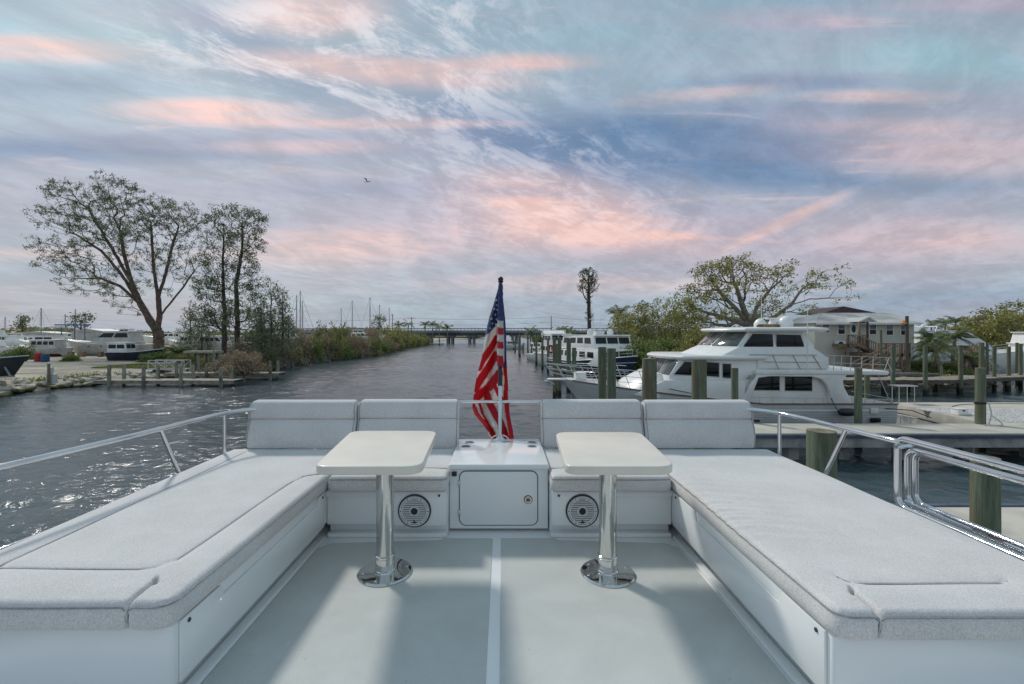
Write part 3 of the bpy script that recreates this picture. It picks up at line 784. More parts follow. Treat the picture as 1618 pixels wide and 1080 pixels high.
backrest(-1.212, -.366, 3.80, 'padded grey backrest cushion between the left end one and the flag')
backrest(.332, 1.185, 3.80, 'padded grey backrest cushion just right of the flag')
backrest(1.195, 2.10, 3.77, 'padded grey backrest cushion at the right end of the row')

# ---------------------------------------------------------------- tables
def table(xc, base, far, near, label):
    t = thing('pedestal_table', label, 'table', (base[0], base[1], BZ), 'pedestal tables')
    (fx0, fx1, fy), (nx0, nx1, ny) = far, near
    # rounded quadrilateral outline
    q = [Vector((nx0, ny)), Vector((nx1, ny)), Vector((fx1, fy)), Vector((fx0, fy))]; out = []
    rs = (.075, .10, .10, .10)
    for i in range(4):
        p, a, b = q[i], q[i-1], q[(i+1) % 4]; r = rs[i]
        d0 = (a-p).normalized(); d1 = (b-p).normalized()
        for k in range(9):
            s = k/8; out.append(tuple(p+d0*r*(1-s)**2+d1*r*s**2))
    mb = MB(); mb.prism(out, 'z', BZ+.692, BZ+.738); mb.build('tabletop', MT['table'], t, bevel=.010, seg=4)
    bx, by = base
    MB().lathe((bx, by, BZ), [(.158, .004), (.158, .010), (.150, .017), (.085, .020)], 56).build('base_plate', MT['chrome2'], t, smooth=25)
    MB().lathe((bx, by, BZ), [(.062, .020), (.060, .028), (.0545, .032), (.0545, .098), (.0575, .102), (.0575, .112), (.051, .116)], 40).build('collar', MT['chrome'], t, smooth=25)
    MB().lathe((bx, by, BZ), [(.0495, .116), (.0495, .36), (.052, .68)], 48).build('pedestal', MT['chrome2'], t)
    MB().lathe((bx, by, BZ), [(.06, .672), (.12, .684), (.12, .692)], 32).build('mounting_flange', MT['metal_g'], t)
    for k in range(6):
        a = math.radians(60*k+20); MB().cone((bx+.125*math.cos(a), by+.125*math.sin(a), BZ+.0175), (bx+.125*math.cos(a), by+.125*math.sin(a), BZ+.0205), .008, .007, n=10).build('screw', MT['metal_g'], t)
table(-.7, (-.683, 2.665), (-1.03, -.44, 3.12), (-.945, -.40, 2.275), 'cream topped pedestal table on a polished post, left of the centre strip')
table(.6, (.617, 2.655), (.36, .935, 3.08), (.318, .875, 2.275), 'cream topped pedestal table on a polished post, right of the centre strip')

# ---------------------------------------------------------------- rails
ZR = 5-.632
TOP = [(-2.52, 1.2), (-2.42, 1.9), (-2.36, 2.25), (-2.30, 2.68), (-2.26, 3.05), (-2.235, 3.4), (-2.2, 3.62), (-2.09, 3.80), (-1.85, 3.95), (-1.5, 4.07), (-1.0, 4.17), (-.5, 4.225), (0, 4.245), (.5, 4.225), (1.0, 4.17), (1.5, 4.07), (1.85, 3.95), (2.09, 3.80), (2.2, 3.62), (2.25, 3.4), (2.28, 3.05), (2.315, 2.72), (2.33, 2.66)]
rail = smoothline([(x, y, ZR) for x, y in TOP])
MB().tube(rail, .0165, 14).build('handrail', MT['chrome'], boat)
low = smoothline([(x*(1.0), y, 5-1.03) for x, y in TOP if True])
low = [Vector((p.x*1.005, p.y, p.z)) for p in low if p.y < 3.3]
def seg(lst, cond): return [p for p in lst if cond(p)]
MB().tube(seg(low, lambda p: p.x < 0), .014, 12).build('lower_rail', MT['chrome'], boat)
MB().tube(seg(low, lambda p: p.x > 0), .014, 12).build('lower_rail', MT['chrome'], boat)
for p, q in (((-2.205, 3.62), (-2.205, 3.62)), ((2.205, 3.62), (2.205, 3.62)), ((-2.262, 3.02), (-2.25, 3.40)), ((2.282, 3.02), (2.24, 3.40)), ((-1.0, 4.17), (-1.0, 4.17)), ((1.0, 4.17), (1.0, 4.17))):
    mb = MB(); mb.cone((*p, ZR), (*q, BZ-.02), .0135, n=12); mb.cone((*q, BZ-.004), (*q, BZ+.012), .03, n=16); mb.build('stanchion', MT['chrome'], boat)
# side gate: three nested rounded frames hinged on the right rail
for i, (x, ya, zt) in enumerate(((2.335, 2.69, .612), (2.415, 2.715, .685), (2.48, 2.735, .70))):
    pts = []; r = .06; zt = 5-zt; zb = 5-1.012-.0*i
    yend = -.6
    def arc(cy, cz, a0, a1):
        for k in range(7):
            a = math.radians(a0+(a1-a0)*k/6); pts.append((x, cy+r*math.cos(a), cz+r*math.sin(a)))
    pts.append((x, yend, zt)); arc(ya-r, zt-r, 90, 0); arc(ya-r, zb+r, 0, -90); pts.append((x, yend, zb))
    rr = .0185 if i == 0 else .016
    MB().tube(pts, rr, 14).build('gate_frame', MT['chrome'], boat)
MB().tube([(2.30, 2.66, 5-.66), (2.36, 2.68, 5-.665), (2.42, 2.70, 5-.665)], .012, 8).build('gate_hinge', MT['chrome'], boat)
MB().tube([(2.31, 1.0, 5-1.05), (2.31, 2.66, 5-1.03), (2.5, 2.70, 5-1.03)], .012, 8).build('lower_rail', MT['chrome'], boat)
MB().tube([(2.375, -.6, 5-.99), (2.375, 2.68, 5-.985)], .010, 8).build('lower_rail', MT['chrome'], boat)

# ---------------------------------------------------------------- flag staff and flag
fs = thing('flagstaff', 'black flagstaff with a ball top standing in a chrome socket behind the locker', 'flagpole', (-.017, 3.93, BZ+.48))
FA, FB = Vector((-.017, 3.93, BZ+.485)), Vector((-.012, 4.62, 5+.575))
def fpt(t): return FA.lerp(FB, t)
MB().tube([fpt(0), fpt(.30)], .0165, 14).build('socket', MT['chrome'], fs)
MB().tube([fpt(.295), fpt(.965)], [.021, .0165], 14).build('pole', MT['black'], fs)
mb = MB(); mb.cone(fpt(.965), fpt(.972), .026, n=16); mb.ball(fpt(.985), .027, 16, 10); mb.build('ball_finial', MT['black'], fs)
mb = MB(); mb.tube([(-.017+.075*math.cos(a), 3.90+.03*math.sin(a), BZ+.488+.04*max(0, math.sin(a))) for a in [2*PI*k/20 for k in range(20)]], .006, 8, closed=True)
mb.lathe((-.017, 3.915, BZ+.480), [(.055, 0), (.055, .006), (.03, .03), (.028, .05)], 24); mb.build('base_fitting', MT['chrome'], fs)

def flag():
    # outline of the hanging cloth in photograph pixels, read off row by row
    L = [(452, 788), (480, 780), (500, 773.5), (520, 769), (545, 765), (565, 761.5), (590, 754), (612, 750), (634, 747), (644, 746), (655, 750), (668, 761), (680, 770), (693, 775)]
    R = [(452, 790), (480, 796), (505, 798), (530, 799.5), (560, 800), (590, 801.5), (612, 803), (634, 804), (655, 805.5), (668, 808), (680, 810.5), (693, 812)]
    def itp(T, y):
        ys = [a for a, _ in T]; xs = [b for _, b in T]; return float(np.interp(y, ys, xs))
    def pt(px, py, extra):
        # depth follows the leaning staff, then hangs straight down outside the rail
        t = (py-437)/(694-437); d = max(4.62-.69*t, 4.30) if py < 640 else 4.30-.35*min(1, (py-640)/40)
        d = max(d, 4.0)+extra
        return atd(px, py, d)
    reds = [([(785, 534), (776, 549), (762, 569), (757, 580)], 5.2), ([(783, 561), (772, 580), (758, 600), (751, 613)], 6.2),
            ([(788, 590), (780, 603), (772, 612), (760, 621), (746, 633)], 6.5),
            ([(746, 640), (752, 655), (763, 668), (776, 680), (783, 694)], 4.6), ([(757, 636), (762, 652), (771, 668), (777, 678), (783, 694)], 2.1),
            ([(768, 618), (772, 632), (781, 652), (792, 670), (801, 694)], 5.6), ([(777, 600), (783, 612), (791, 628), (797, 634)], 3.2),
            ([(797, 575), (801, 600), (799, 625), (803, 655), (810, 694)], 3.6), ([(801, 540), (802, 575)], 1.6)]
    cant = [[(792, 452), (786, 452), (770, 515), (768, 530), (779, 519), (788, 508), (789, 495)], [(795, 452), (800, 450), (803, 580), (797, 582), (796, 520)]]
    def inpoly(P, x, y):
        c = False; j = len(P)-1
        for i in range(len(P)):
            if (P[i][1] > y) != (P[j][1] > y) and x < (P[j][0]-P[i][0])*(y-P[i][1])/(P[j][1]-P[i][1])+P[i][0]: c = not c
            j = i
        return c
    NR, NC = 150, 46; V = []; C = []; RED, WHT, BLU = (.66, .035, .05), (.86, .83, .79), (.07, .10, .26)
    stars = [(784+rnd.uniform(-1.5, 1.5)-k*1.6+j*5+(k%2)*2, 474+k*7.5+rnd.uniform(-1, 1)) for k in range(7) for j in range(2)]
    for i in range(NR):
        py = 452+(693-452)*i/(NR-1); l, r = itp(L, py), itp(R, py)
        for j in range(NC):
            s = j/(NC-1); px = l+(r-l)*s
            fold = .050*math.sin(s*11+py*.018)+.022*math.sin(s*23+py*.05+1)+.012*math.sin(s*5-py*.09)
            k = min(1, (py-452)/60)
            V.append(pt(px, py, .06+(fold+.045)*k+.05*math.sin(PI*s)*k))
            col = WHT
            for P, w in reds:
                dm = 99
                for (ax, ay), (bx, by) in zip(P[:-1], P[1:]):
                    vx, vy = bx-ax, by-ay; t = max(0, min(1, ((px-ax)*vx+(py-ay)*vy)/(vx*vx+vy*vy))); dm = min(dm, math.hypot(px-ax-t*vx, py-ay-t*vy))
                if dm < w: col = RED
            for P in cant:
                if inpoly(P, px, py): col = BLU
            if col is BLU and any(abs(px-a)+abs(py-b) < 1.7 for a, b in stars): col = WHT
            C.append((*col, 1))
    Fq = [(i*NC+j, i*NC+j+1, (i+1)*NC+j+1, (i+1)*NC+j) for i in range(NR-1) for j in range(NC-1)]
    m = bpy.data.materials.new('flag_cloth'); m.use_nodes = True; N = NT(m.node_tree); b = N.n['Principled BSDF']
    a = N.new('ShaderNodeAttribute', attribute_name='tint').outputs['Color']; N.put(b.inputs['Base Color'], a); b.inputs['Roughness'].default_value = .85
    tc = N.new('ShaderNodeTexCoord').outputs['Object']
    bn = N.new('ShaderNodeBump'); bn.inputs['Distance'].default_value = .012; N.put(bn.inputs['Height'], N.noise(N.scale(tc, (1, 1, .25)), 26, 4, .6, 1.0)); N.l.new(bn.outputs[0], b.inputs['Normal'])
    tr = N.new('ShaderNodeBsdfTranslucent'); N.put(tr.inputs[0], a); mx = N.new('ShaderNodeMixShader'); mx.inputs[0].default_value = .5
    N.l.new(b.outputs[0], mx.inputs[1]); N.l.new(tr.outputs[0], mx.inputs[2]); N.l.new(mx.outputs[0], N.n['Material Output'].inputs[0])
    o = raw_mesh('flag', V, Fq, m, smooth=True, col=C)
    md = o.modifiers.new('cloth_thickness', 'SOLIDIFY'); md.thickness = .003
    tag(o, 'US flag with red and white stripes hanging furled from the black flagstaff', 'flag')
    # hoist sleeve wrapped round the pole
    V = []; C = []; n = 14; rows = 60
    def tp(py): # parameter on the staff for a pixel row
        lo, hi = 0.0, 1.0
        for _ in range(30):
            md_ = (lo+hi)/2; p = fpt(md_); y = HY+F*(EYE-p.z)/p.y
            if y > py: lo = md_
            else: hi = md_
        return lo
    bands = [(452, 506, BLU), (506, 516, WHT), (516, 527, RED), (527, 538, WHT), (538, 550, RED), (550, 562, WHT), (562, 577, RED)]
    for i in range(rows):
        py = 448+(577-448)*i/(rows-1); c = fpt(tp(py)); rr = .022+.008*min(1, (py-448)/60)+.002*math.sin(py*.6)
        col = BLU
        for a, b_, cc in bands:
            if a <= py+1.2*math.sin(i) < b_: col = cc
        for k in range(n):
            t = 2*PI*k/n; V.append((c.x+rr*math.cos(t)*1.0, c.y+rr*math.sin(t)*1.3, c.z-.006*math.cos(t*1+1))); C.append((*col, 1))
    Fq = [(i*n+k, i*n+(k+1) % n, (i+1)*n+(k+1) % n, (i+1)*n+k) for i in range(rows-1) for k in range(n)]
    raw_mesh('hoist_sleeve', V, Fq, m, o, smooth=True, col=C)
flag()
# ================================================================== pilings, docks
def piling(x, y, r, ztop, label, group=None, zbot=-2.5, lean=(0, 0), pointed=False):
    mb = MB(); n = 18; rows = 9; V = []
    ph = rnd.random()*6
    for i in range(rows):
        t = i/(rows-1); z = zbot+(ztop-zbot)*t; k = 1.06-.10*t
        if i == rows-1: z = ztop
        for j in range(n):
            a = 2*PI*j/n; rr = r*k*(1+.02*math.sin(3*a+ph)+.012*math.sin(7*a+z*2)); V.append((x+lean[0]*t+rr*math.cos(a), y+lean[1]*t+rr*math.sin(a), z))
    Fq = [(i*n+j, i*n+(j+1) % n, (i+1)*n+(j+1) % n, (i+1)*n+j) for i in range(rows-1) for j in range(n)]
    mb.add(V, Fq); mb.mat(1); c = len(mb.v)
    mb.add([(x+lean[0]+r*.955*math.cos(2*PI*j/n), y+lean[1]+r*.955*math.sin(2*PI*j/n), ztop+(.0)) for j in range(n)]+[(x+lean[0], y+lean[1], ztop+.015)], [(j, (j+1) % n, n) for j in range(n)])
    o = mb.build('piling', [MT['piling'], MT['endgrain']], smooth=50)
    return tag(o, label, 'piling', group)

G1 = 'tall green pilings between the boat and the big yacht'
def pil_at(px, ytop, wpx, d, label, group, **k):
    p = atd(px, ytop, d); return piling(p.x, p.y, wpx/F*d/2, p.z, label, group, **k)
pil_at(1298, 680, 42, 5.6, 'short stubby piling with a flat cut top just outside the right rail', G1)
pil_at(1557, 722, 36, 6.4, 'thick piling seen through the side gate frames at far right', G1)
pil_at(1026, 566, 23, 12.4, 'thick green piling in front of the yacht windscreen', G1)
pil_at(1104.5, 567, 23, 12.4, 'thick green piling in front of the yacht side windows', G1)
pil_at(951.5, 548, 13.5, 18.6, 'left one of the pair of pilings touching each other by the bow', G1)
pil_at(966, 550, 14.5, 17.6, 'right one of the pair of pilings touching each other by the bow', G1)
pil_at(1161, 581, 10.5, 20.0, 'slim piling before the yacht doorway amidships', G1)
pil_at(1356, 581, 10.5, 19.7, 'slim piling beside the black fender at the yacht stern', G1)
pil_at(1549, 581, 13, 19.2, 'pale piling with a black band and a rope at the dock corner', G1)
pil_at(1370, 592, 7.5, 28, 'yellowish piling behind the yacht cockpit', G1)
G2 = 'pilings along the right side of the channel'
for px, yt, w, d, lab in ((876, 533, 5.5, 35, 'leftmost piling of the cluster beyond the bow pulpit'), (884, 533, 6.2, 35.6, 'rightmost piling of the cluster beyond the bow pulpit'), (880, 543, 4, 36.4, 'short middle piling of the cluster beyond the bow pulpit'),
                          (898.5, 534, 7.5, 39, 'green piling in front of the navy hull'), (907, 549, 7, 37, 'shorter green piling with a sawn top beside the navy hull'),
                          (866, 534, 3.8, 58, 'piling closest to the red lifebuoy'), (857, 533, 3.6, 63, 'piling second left from the pulpit cluster'), (847.5, 535, 3.6, 72, 'piling before the small docked boats, midway along the channel'),
                          (842, 554, 2.6, 88, 'low piling by the small boat lift'), (840, 543, 2.2, 98, 'thin piling by the small boat lift'), (834, 524, 2.6, 97, 'tall thin piling carrying a small platform'), (827.5, 541, 1.8, 118, 'thin grey piling out in the channel'),
                          (825, 543, 1.6, 120, 'thin grey piling beside its twin out in the channel'), (820.5, 526, 2.0, 136, 'tall thin piling under the raised platform'), (814, 532, 2.2, 128, 'far piling near the channel edge'), (811.5, 536, 2.0, 148, 'farthest piling near the bridge')):
    pil_at(px, yt, w, d, lab, G2)
for px, d in ((745, 250), (739, 240)):
    pass

# near concrete dock beside our boat and the finger dock crossing behind the rail
def dock_slab(name, label, x0, x1, y0, y1, zt, th, strip=True, piles=(), rot=0):
    t = thing(name, label, 'dock', ((x0+x1)/2, (y0+y1)/2, 0), 'concrete docks')
    mb = MB(); mb.box(x0, x1, y0, y1, zt-.16, zt); mb.build('deck_top', MT['conc'], t, bevel=.015)
    mb = MB(); mb.box(x0+.05, x1-.05, y0+.06, y1-.06, zt-th, zt-.16); mb.build('side_beam', MT['conc_s'], t)
    if strip:
        mb = MB(); mb.box(x0, x1, y0-.05, y0-.003, zt-.18, zt-.05); mb.build('rub_strip', MT['rub'], t, bevel=.01)
    for (px_, py_) in piles:
        MB().box(px_-.2, px_+.2, py_-.2, py_+.2, -2.5, zt-th).build('support', MT['conc_s'], t)
    return t
dock_slab('finger_dock', 'long concrete finger dock running behind the right rail in front of the yacht', 9.2, 40, 17.4, 19.3, 1.2, .56, piles=[(x, 18.3) for x in (11.6, 13.6, 16, 18.5, 21.2, 24, 27, 30)])
dock_slab('side_dock', 'concrete walkway beside our boat, seen low through the gate frames', 6.75, 40, 2.0, 10.0, 1.2, .6, strip=False, piles=[(7.5, y) for y in (3, 6, 9)])
MB().box(6.9, 40, 10.003, 10.12, 1.03, 1.235).build('kerb', MT['rub'], bpy.data.objects['side_dock'], bevel=.01)
tag(MB().tube(smoothline([(7.3, 6.7, 1.22), (7.55, 6.9, 1.225), (7.9, 6.85, 1.22), (8.3, 7.1, 1.22), (7.9, 7.25, 1.22), (7.4, 7.15, 1.22)]), .018, 8).build('mooring_rope', MT['black']), 'loose black mooring rope on the concrete walkway at far right', 'rope')
# wide slab with white gravel bed at right
pier = thing('pier', 'wide concrete pier with a white gravel bed, right of the yacht stern', 'pier', (28, 24, 0))
MB().prism([(21.9, 25.5), (60, 25.5), (60, 19.305), (19.9, 19.305), (19.0, 21.4), (18.7, 25.5)][::-1] if False else [(21.7, 25.3), (60, 25.3), (60, 19.31), (20.5, 19.31)], 'z', .7, 1.19).build('slab', MT['conc'], pier, bevel=.02)
MB().prism([(21.78, 25.2), (59.9, 25.2), (59.9, 19.4), (20.6, 19.4)], 'z', -2.5, .7).build('side_wall', MT['conc_s'], pier)
gm = MB(); gm.prism([(20.9, 23.0), (59, 23.0), (59, 19.5), (22.3, 19.5)], 'z', 1.15, 1.215); gb = gm.build('gravel_bed', MT['gravel'], pier, bevel=.01)
def gravel():
    n = 9000; P = npr.uniform((21.6, 19.6), (34, 22.9), (n, 2)); s = npr.uniform(.02, .055, n)
    base = np.array([(1, 0, 0), (-.5, .87, 0), (-.5, -.87, 0), (0, 0, .8)])
    V = (base[None]*s[:, None, None]*npr.uniform(.6, 1.3, (n, 4, 1)))+np.concatenate([P, np.full((n, 1), 1.216)], 1)[:, None]
    i = np.arange(n)[:, None]*4; Fq = np.concatenate([i+np.array([[0, 1, 3]]), i+np.array([[1, 2, 3]]), i+np.array([[2, 0, 3]])])
    o = raw_mesh('gravel', V.reshape(-1, 3), Fq, MT['gravel'], pier); tag(o, kind='stuff')
gravel()
b = at(1516, 655, 1.19)
bx = thing('dock_box', 'small white box standing on the pier by the gravel', 'box', b)
mb = MB(); mb.box(b.x-.24, b.x+.24, b.y-.2, b.y+.2, 1.192, 1.45); mb.build('body', MT['white'], bx, bevel=.03)
mb = MB(); mb.box(b.x-.26, b.x+.26, b.y-.22, b.y+.22, 1.453, 1.51); mb.build('lid', MT['white'], bx, bevel=.025)
MB().box(b.x-.05, b.x+.05, b.y-.215, b.y-.2, 1.38, 1.44).build('catch', MT['black'], bx)
tag(MB().tube(smoothline([at(1500, 645, 1.2)+Vector((0, 0, .02)), at(1513, 640, 1.2)+Vector((0, 0, .02)), at(1540, 638.5, 1.2)+Vector((0, 0, .02)), at(1575, 638, 1.2)+Vector((0, 0, .02)), at(1625, 638, 1.2)+Vector((0, 0, .02))]), .016, 6).build('hose', MT['wire']), 'thin dark hose lying along the back of the pier', 'hose')
# rope with loop at corner piling
p0 = atd(1549, 640, 19.2)
tag(MB().tube(smoothline([(p0.x+.18, p0.y-.15, 2.1), (p0.x+.25, p0.y-.2, 1.7), (p0.x+.1, p0.y-.24, 1.25), (p0.x-.25, p0.y-.4, 1.24), (p0.x+.5, p0.y-.4, 1.24), (p0.x+.25, p0.y-.2, 1.6)]), .022, 7).build('mooring_rope', MT['metal_w']), 'pale mooring rope hanging from the corner piling onto the dock', 'rope')
mb = MB(); mb.cone((p0.x, p0.y, 2.05), (p0.x, p0.y, 2.13), .19, n=20); tag(mb.build('rubber_band', MT['black']), 'black band round the pale corner piling', 'band')
# four-legged table beyond the stern
q = at(1427, 636, 1.2)
ft = thing('cleaning_table', 'small grey four-legged table standing on the pier behind the yacht stern', 'table', q)
MB().box(q.x-.55, q.x+.55, q.y-.3, q.y+.3, 2.12, 2.17).build('table_top', MT['metal_g'], ft)
for sx in (-.42, .42):
    for sy in (-.22, .22): MB().cone((q.x+sx, q.y+sy, 1.19), (q.x+sx, q.y+sy, 2.12), .022, n=8).build('leg', MT['metal_g'], ft)

# far wooden walkway on the right with its posts
walk = thing('boardwalk', 'grey timber boardwalk on posts at the back of the right basin', 'boardwalk', (32, 38, 0))
WL = [(19, 36.6), (36.0, 36.6), (48, 40.2), (62, 44)]
nb = 0
for (xa, ya), (xb, yb) in zip(WL[:-1], WL[1:]):
    L = math.hypot(xb-xa, yb-ya); ux, uy = (xb-xa)/L, (yb-ya)/L; n = int(L/.32)
    for i in range(n):
        t = (i+.5)*L/n; cx, cy = xa+ux*t, ya+uy*t; w = L/n*.47
        mb = MB(); zz = 1.30+rnd.uniform(-.012, .012)
        mb.add([(cx-ux*w-uy*0, cy-uy*w, zz-.05), (cx+ux*w, cy+uy*w, zz-.05), (cx+ux*w-uy*2.2, cy+uy*w+ux*2.2, zz-.05), (cx-ux*w-uy*2.2, cy-uy*w+ux*2.2, zz-.05),
                (cx-ux*w, cy-uy*w, zz), (cx+ux*w, cy+uy*w, zz), (cx+ux*w-uy*2.2, cy+uy*w+ux*2.2, zz), (cx-ux*w-uy*2.2, cy-uy*w+ux*2.2, zz)], [(3, 2, 1, 0), (4, 5, 6, 7), (0, 1, 5, 4), (1, 2, 6, 5), (2, 3, 7, 6), (3, 0, 4, 7)])
        mb.build('plank', MT['plank'], walk, smooth=0)
    mb = MB()
    for off in (.05, 1.9): mb.bar((xa-uy*off, ya+ux*off, 1.12), (xb-uy*off, yb+ux*off, 1.12), .12, .26)
    mb.build('joist', MT['pole'], walk, smooth=0)
    k = int(L/3.1)
    for i in range(k):
        t = (i+.5)*L/k
        for off in (.25, 1.9): MB().cone((xa+ux*t-uy*off, ya+uy*t+ux*off, -2), (xa+ux*t-uy*off, ya+uy*t+ux*off, 1.05), .17, n=10).build('support', MT['piling'], walk)
G3 = 'posts along the far boardwalk'
for px, yt, w, d, lab in ((1392, 521, 3.6, 44, 'dark reddish post in front of the house deck'), (1411, 546, 6, 36.3, 'boardwalk post nearest the house stairs'), (1462, 546, 6, 36.3, 'boardwalk post at the palm trees'),
                          (1518, 545, 6, 36.9, 'boardwalk post right of the leaning palm trunk'), (1551, 541, 6.5, 39.6, 'brownish post behind the pale corner piling'), (1560, 541, 3.6, 46, 'thin post behind the brownish one'),
                          (1571, 547, 5, 39.3, 'purple grey post before the white cruiser bow'), (1594, 547, 5, 40.3, 'post between the two docked white cruisers'), (1607, 541, 4, 44, 'thin post second from the right edge'), (1612.5, 543, 5, 41.0, 'rightmost post at the edge of the view')):
    pil_at(px, yt, w, d, lab, G3)
p = atd(1433, 499, 44)
lp = thing('lamp_post', 'tall dark timber lamp post with an orange hooded lamp', 'lamp post', (p.x, p.y, 1))
MB().cone((p.x, p.y, .8), (p.x, p.y, p.z), .17, .14, n=12).build('post', MT['pole'], lp)
MB().bar((p.x, p.y, 5.95), (p.x-.35, p.y, 6.1), .05, .05).build('bracket', MT['wire'], lp)
MB().lathe((p.x-.35, p.y, 5.95), [(.30, .0), (.32, .05), (.14, .2), (.06, .3)], 16).build('lamp_hood', MT['orange'], lp)
MB().ball((p.x-.35, p.y, 5.93), .09).build('bulb', MT['cream'], lp)
# rip-rap behind the far boardwalk
def stone_mesh(q):
    bm = bmesh.new(); bmesh.ops.create_icosphere(bm, subdivisions=1, radius=1)
    for v in bm.verts: v.co *= q.uniform(.72, 1.15); v.co.z *= .62
    me = bpy.data.meshes.new('stone'); bm.to_mesh(me); bm.free(); me.materials.append(MT['rock']); return me
STM = [stone_mesh(random.Random(k)) for k in range(7)]
def stones(parent, pts):
    for (x, y, z, s) in pts:
        o = bpy.data.objects.new('stone', rnd.choice(STM)); COL.objects.link(o); o.parent = parent
        o.location = Vector((x, y, z))-orig(parent); o.rotation_euler = (rnd.uniform(-.3, .3), rnd.uniform(-.3, .3), rnd.uniform(0, 6)); o.scale = (s*rnd.uniform(1, 1.5), s, s*rnd.uniform(.7, 1))
rr = thing('stone_bank', 'bank of pale broken stones behind the far boardwalk', 'stones', (34, 42, 0))
stones(rr, [(rnd.uniform(24, 44), rnd.uniform(39.2, 42.5), rnd.uniform(.35, 1.15), rnd.uniform(.2, .42)) for _ in range(150)])
rl = thing('stone_bank', 'bank of pale mossy boulders along the left shore', 'stones', (-41, 36, 0))
pts = []
for i in range(len(LSH)-1):
    (x0, y0), (x1, y1) = LSH[i], LSH[i+1]
    if y0 > 50 or y0 < 22: continue
    n = int(math.hypot(x1-x0, y1-y0)*3.6)
    for k in range(n):
        t = rnd.random(); w = rnd.random(); nx, ny = -(y1-y0), (x1-x0); l = math.hypot(nx, ny)
        pts.append((x0+(x1-x0)*t+nx/l*(w*2.8-.5), y0+(y1-y0)*t+ny/l*(w*2.8-.5), .0+w*.86, rnd.uniform(.35, .85)*(1.15-w*.45)))
stones(rl, pts[:250])
# old logs lying at the right
for k, (a, b_, r, lab) in enumerate((((28.5, 41.8, 1.35), (38.5, 40.2, 1.3), .28, 'long grey log lying behind the boardwalk, the nearer one'), ((29, 43.2, 1.5), (37, 42.4, 1.5), .26, 'long grey log lying behind the boardwalk, the farther one'))):
    tag(MB().cone(a, b_, r, r*.8, n=12).build('log', MT['log']), lab, 'log')

# ---------------------------------------------------------------- left timber piers
def timber_pier(label, x0, x1, y0, y1, z, posts, slant=0):
    t = thing('timber_pier', label, 'pier', ((x0+x1)/2, y0, 0), 'low timber piers on the left bank')
    n = int((x1-x0)/.45)
    for i in range(n):
        a = x0+(x1-x0)*i/n; w = (x1-x0)/n*.94; zz = z+rnd.uniform(-.01, .01); MB().box(a, a+w, y0+slant*(a-x0), y1+slant*(a-x0), zz-.06, zz).build('plank', MT['plank'], t, smooth=0)
    for yy in (y0+.06, y1-.06):
        MB().bar((x0, yy, z-.19), (x1, yy+slant*(x1-x0), z-.19), .10, .24).build('joist', MT['plank'], t, smooth=0)
    for x, y, zt in posts:
        g = MB(); g.cone((x, y, -2), (x, y, zt), .17, .155, n=12); g.build('post', MT['postwood'], t)
    return t
def postsat(l): return [(atd(px, yt, d).x, d, atd(px, yt, d).z) for px, yt, d in l]
timber_pier('nearer low timber pier reaching out from the left bank', -38.5, -25.3, 42.9, 44.9, .60,
            postsat([(172.6, 576, 42.7), (227, 578, 42.7), (286, 578, 42.7), (349, 581, 42.7), (196, 576, 45.1), (250, 575, 45.1), (305, 578, 45.1), (366, 577, 45.1)]))
timber_pier('farther low timber pier under the leaning trees', -36.5, -24.2, 49.2, 51.2, .74,
            postsat([(279, 572, 49), (326, 576, 49), (373, 570, 49), (427, 570, 49), (313, 563, 51.4), (386, 569, 51.4), (439, 570, 51.4)]))
def gangway():
    y = 51.5; a, b_ = atd(234, 583, y), atd(291, 585, y)
    t = thing('gangway', 'white metal gangway with crossed side rails by the left piers', 'gangway', (a.x, y, 1))
    for yy in (y, y+1.1):
        mb = MB(); n = 4
        mb.bar((a.x, yy, 1.0), (b_.x, yy, 1.0), .10, .16); mb.bar((a.x, yy, 1.98), (b_.x, yy, 1.98), .07, .07); mb.build('side_beam', MT['metal_w'], t, smooth=0)
        for i in range(n+1):
            x = a.x+(b_.x-a.x)*i/n; MB().bar((x, yy, 1.0), (x, yy, 1.98), .06, .06).build('upright', MT['metal_w'], t, smooth=0)
        for i in range(n):
            x0_, x1_ = a.x+(b_.x-a.x)*i/n, a.x+(b_.x-a.x)*(i+1)/n
            z0_, z1_ = (1.05, 1.95) if i % 2 else (1.95, 1.05); MB().bar((x0_, yy+.01, z0_), (x1_, yy+.01, z1_), .05, .05).build('brace', MT['metal_w'], t, smooth=0)
    MB().box(a.x, b_.x, y+.05, y+1.05, .93, 1.0).build('floor', MT['metal_w'], t)
gangway()
def shelter():
    d = 53; t = thing('timber_pergola', 'open brown timber frame with a flat top beam behind the left piers', 'pergola', (atd(313, 560, d).x, d, 1))
    a, b_ = atd(291, 556, d), atd(340, 556, d)
    MB().box(a.x, b_.x, d-.2, d+1.6, a.z-.12, a.z+.12).build('top_beam', MT['plank'], t)
    for px in (296, 314, 331):
        for dd in (d, d+1.4): MB().cone((atd(px, 560, d).x, dd, .6), (atd(px, 560, d).x, dd, a.z-.12), .12, n=8).build('post', MT['piling'], t)
shelter()
def sign():
    d = 51; a = atd(338, 573, d)
    t = thing('dock_sign', 'small blue and white sign on a tall pale pole by the left piers', 'sign', (a.x, d, 1))
    MB().cone((a.x, d, .6), (a.x, d, atd(338, 520, d).z), .09, .07, n=10).build('pole', MT['plank'], t)
    MB().box(a.x-.05, a.x+.55, d-.12, d-.08, a.z-.45, a.z+.35).build('sign_board', MT['siding_b'], t)
    MB().box(a.x-.0, a.x+.36, d-.135, d-.121, a.z-.38, a.z+.12).build('notice', MT['white'], t)
    MB().box(a.x+.06, a.x+.30, d-.142, d-.136, a.z-.20, a.z-.08).build('notice_print', MT['tarp'], t)
sign()
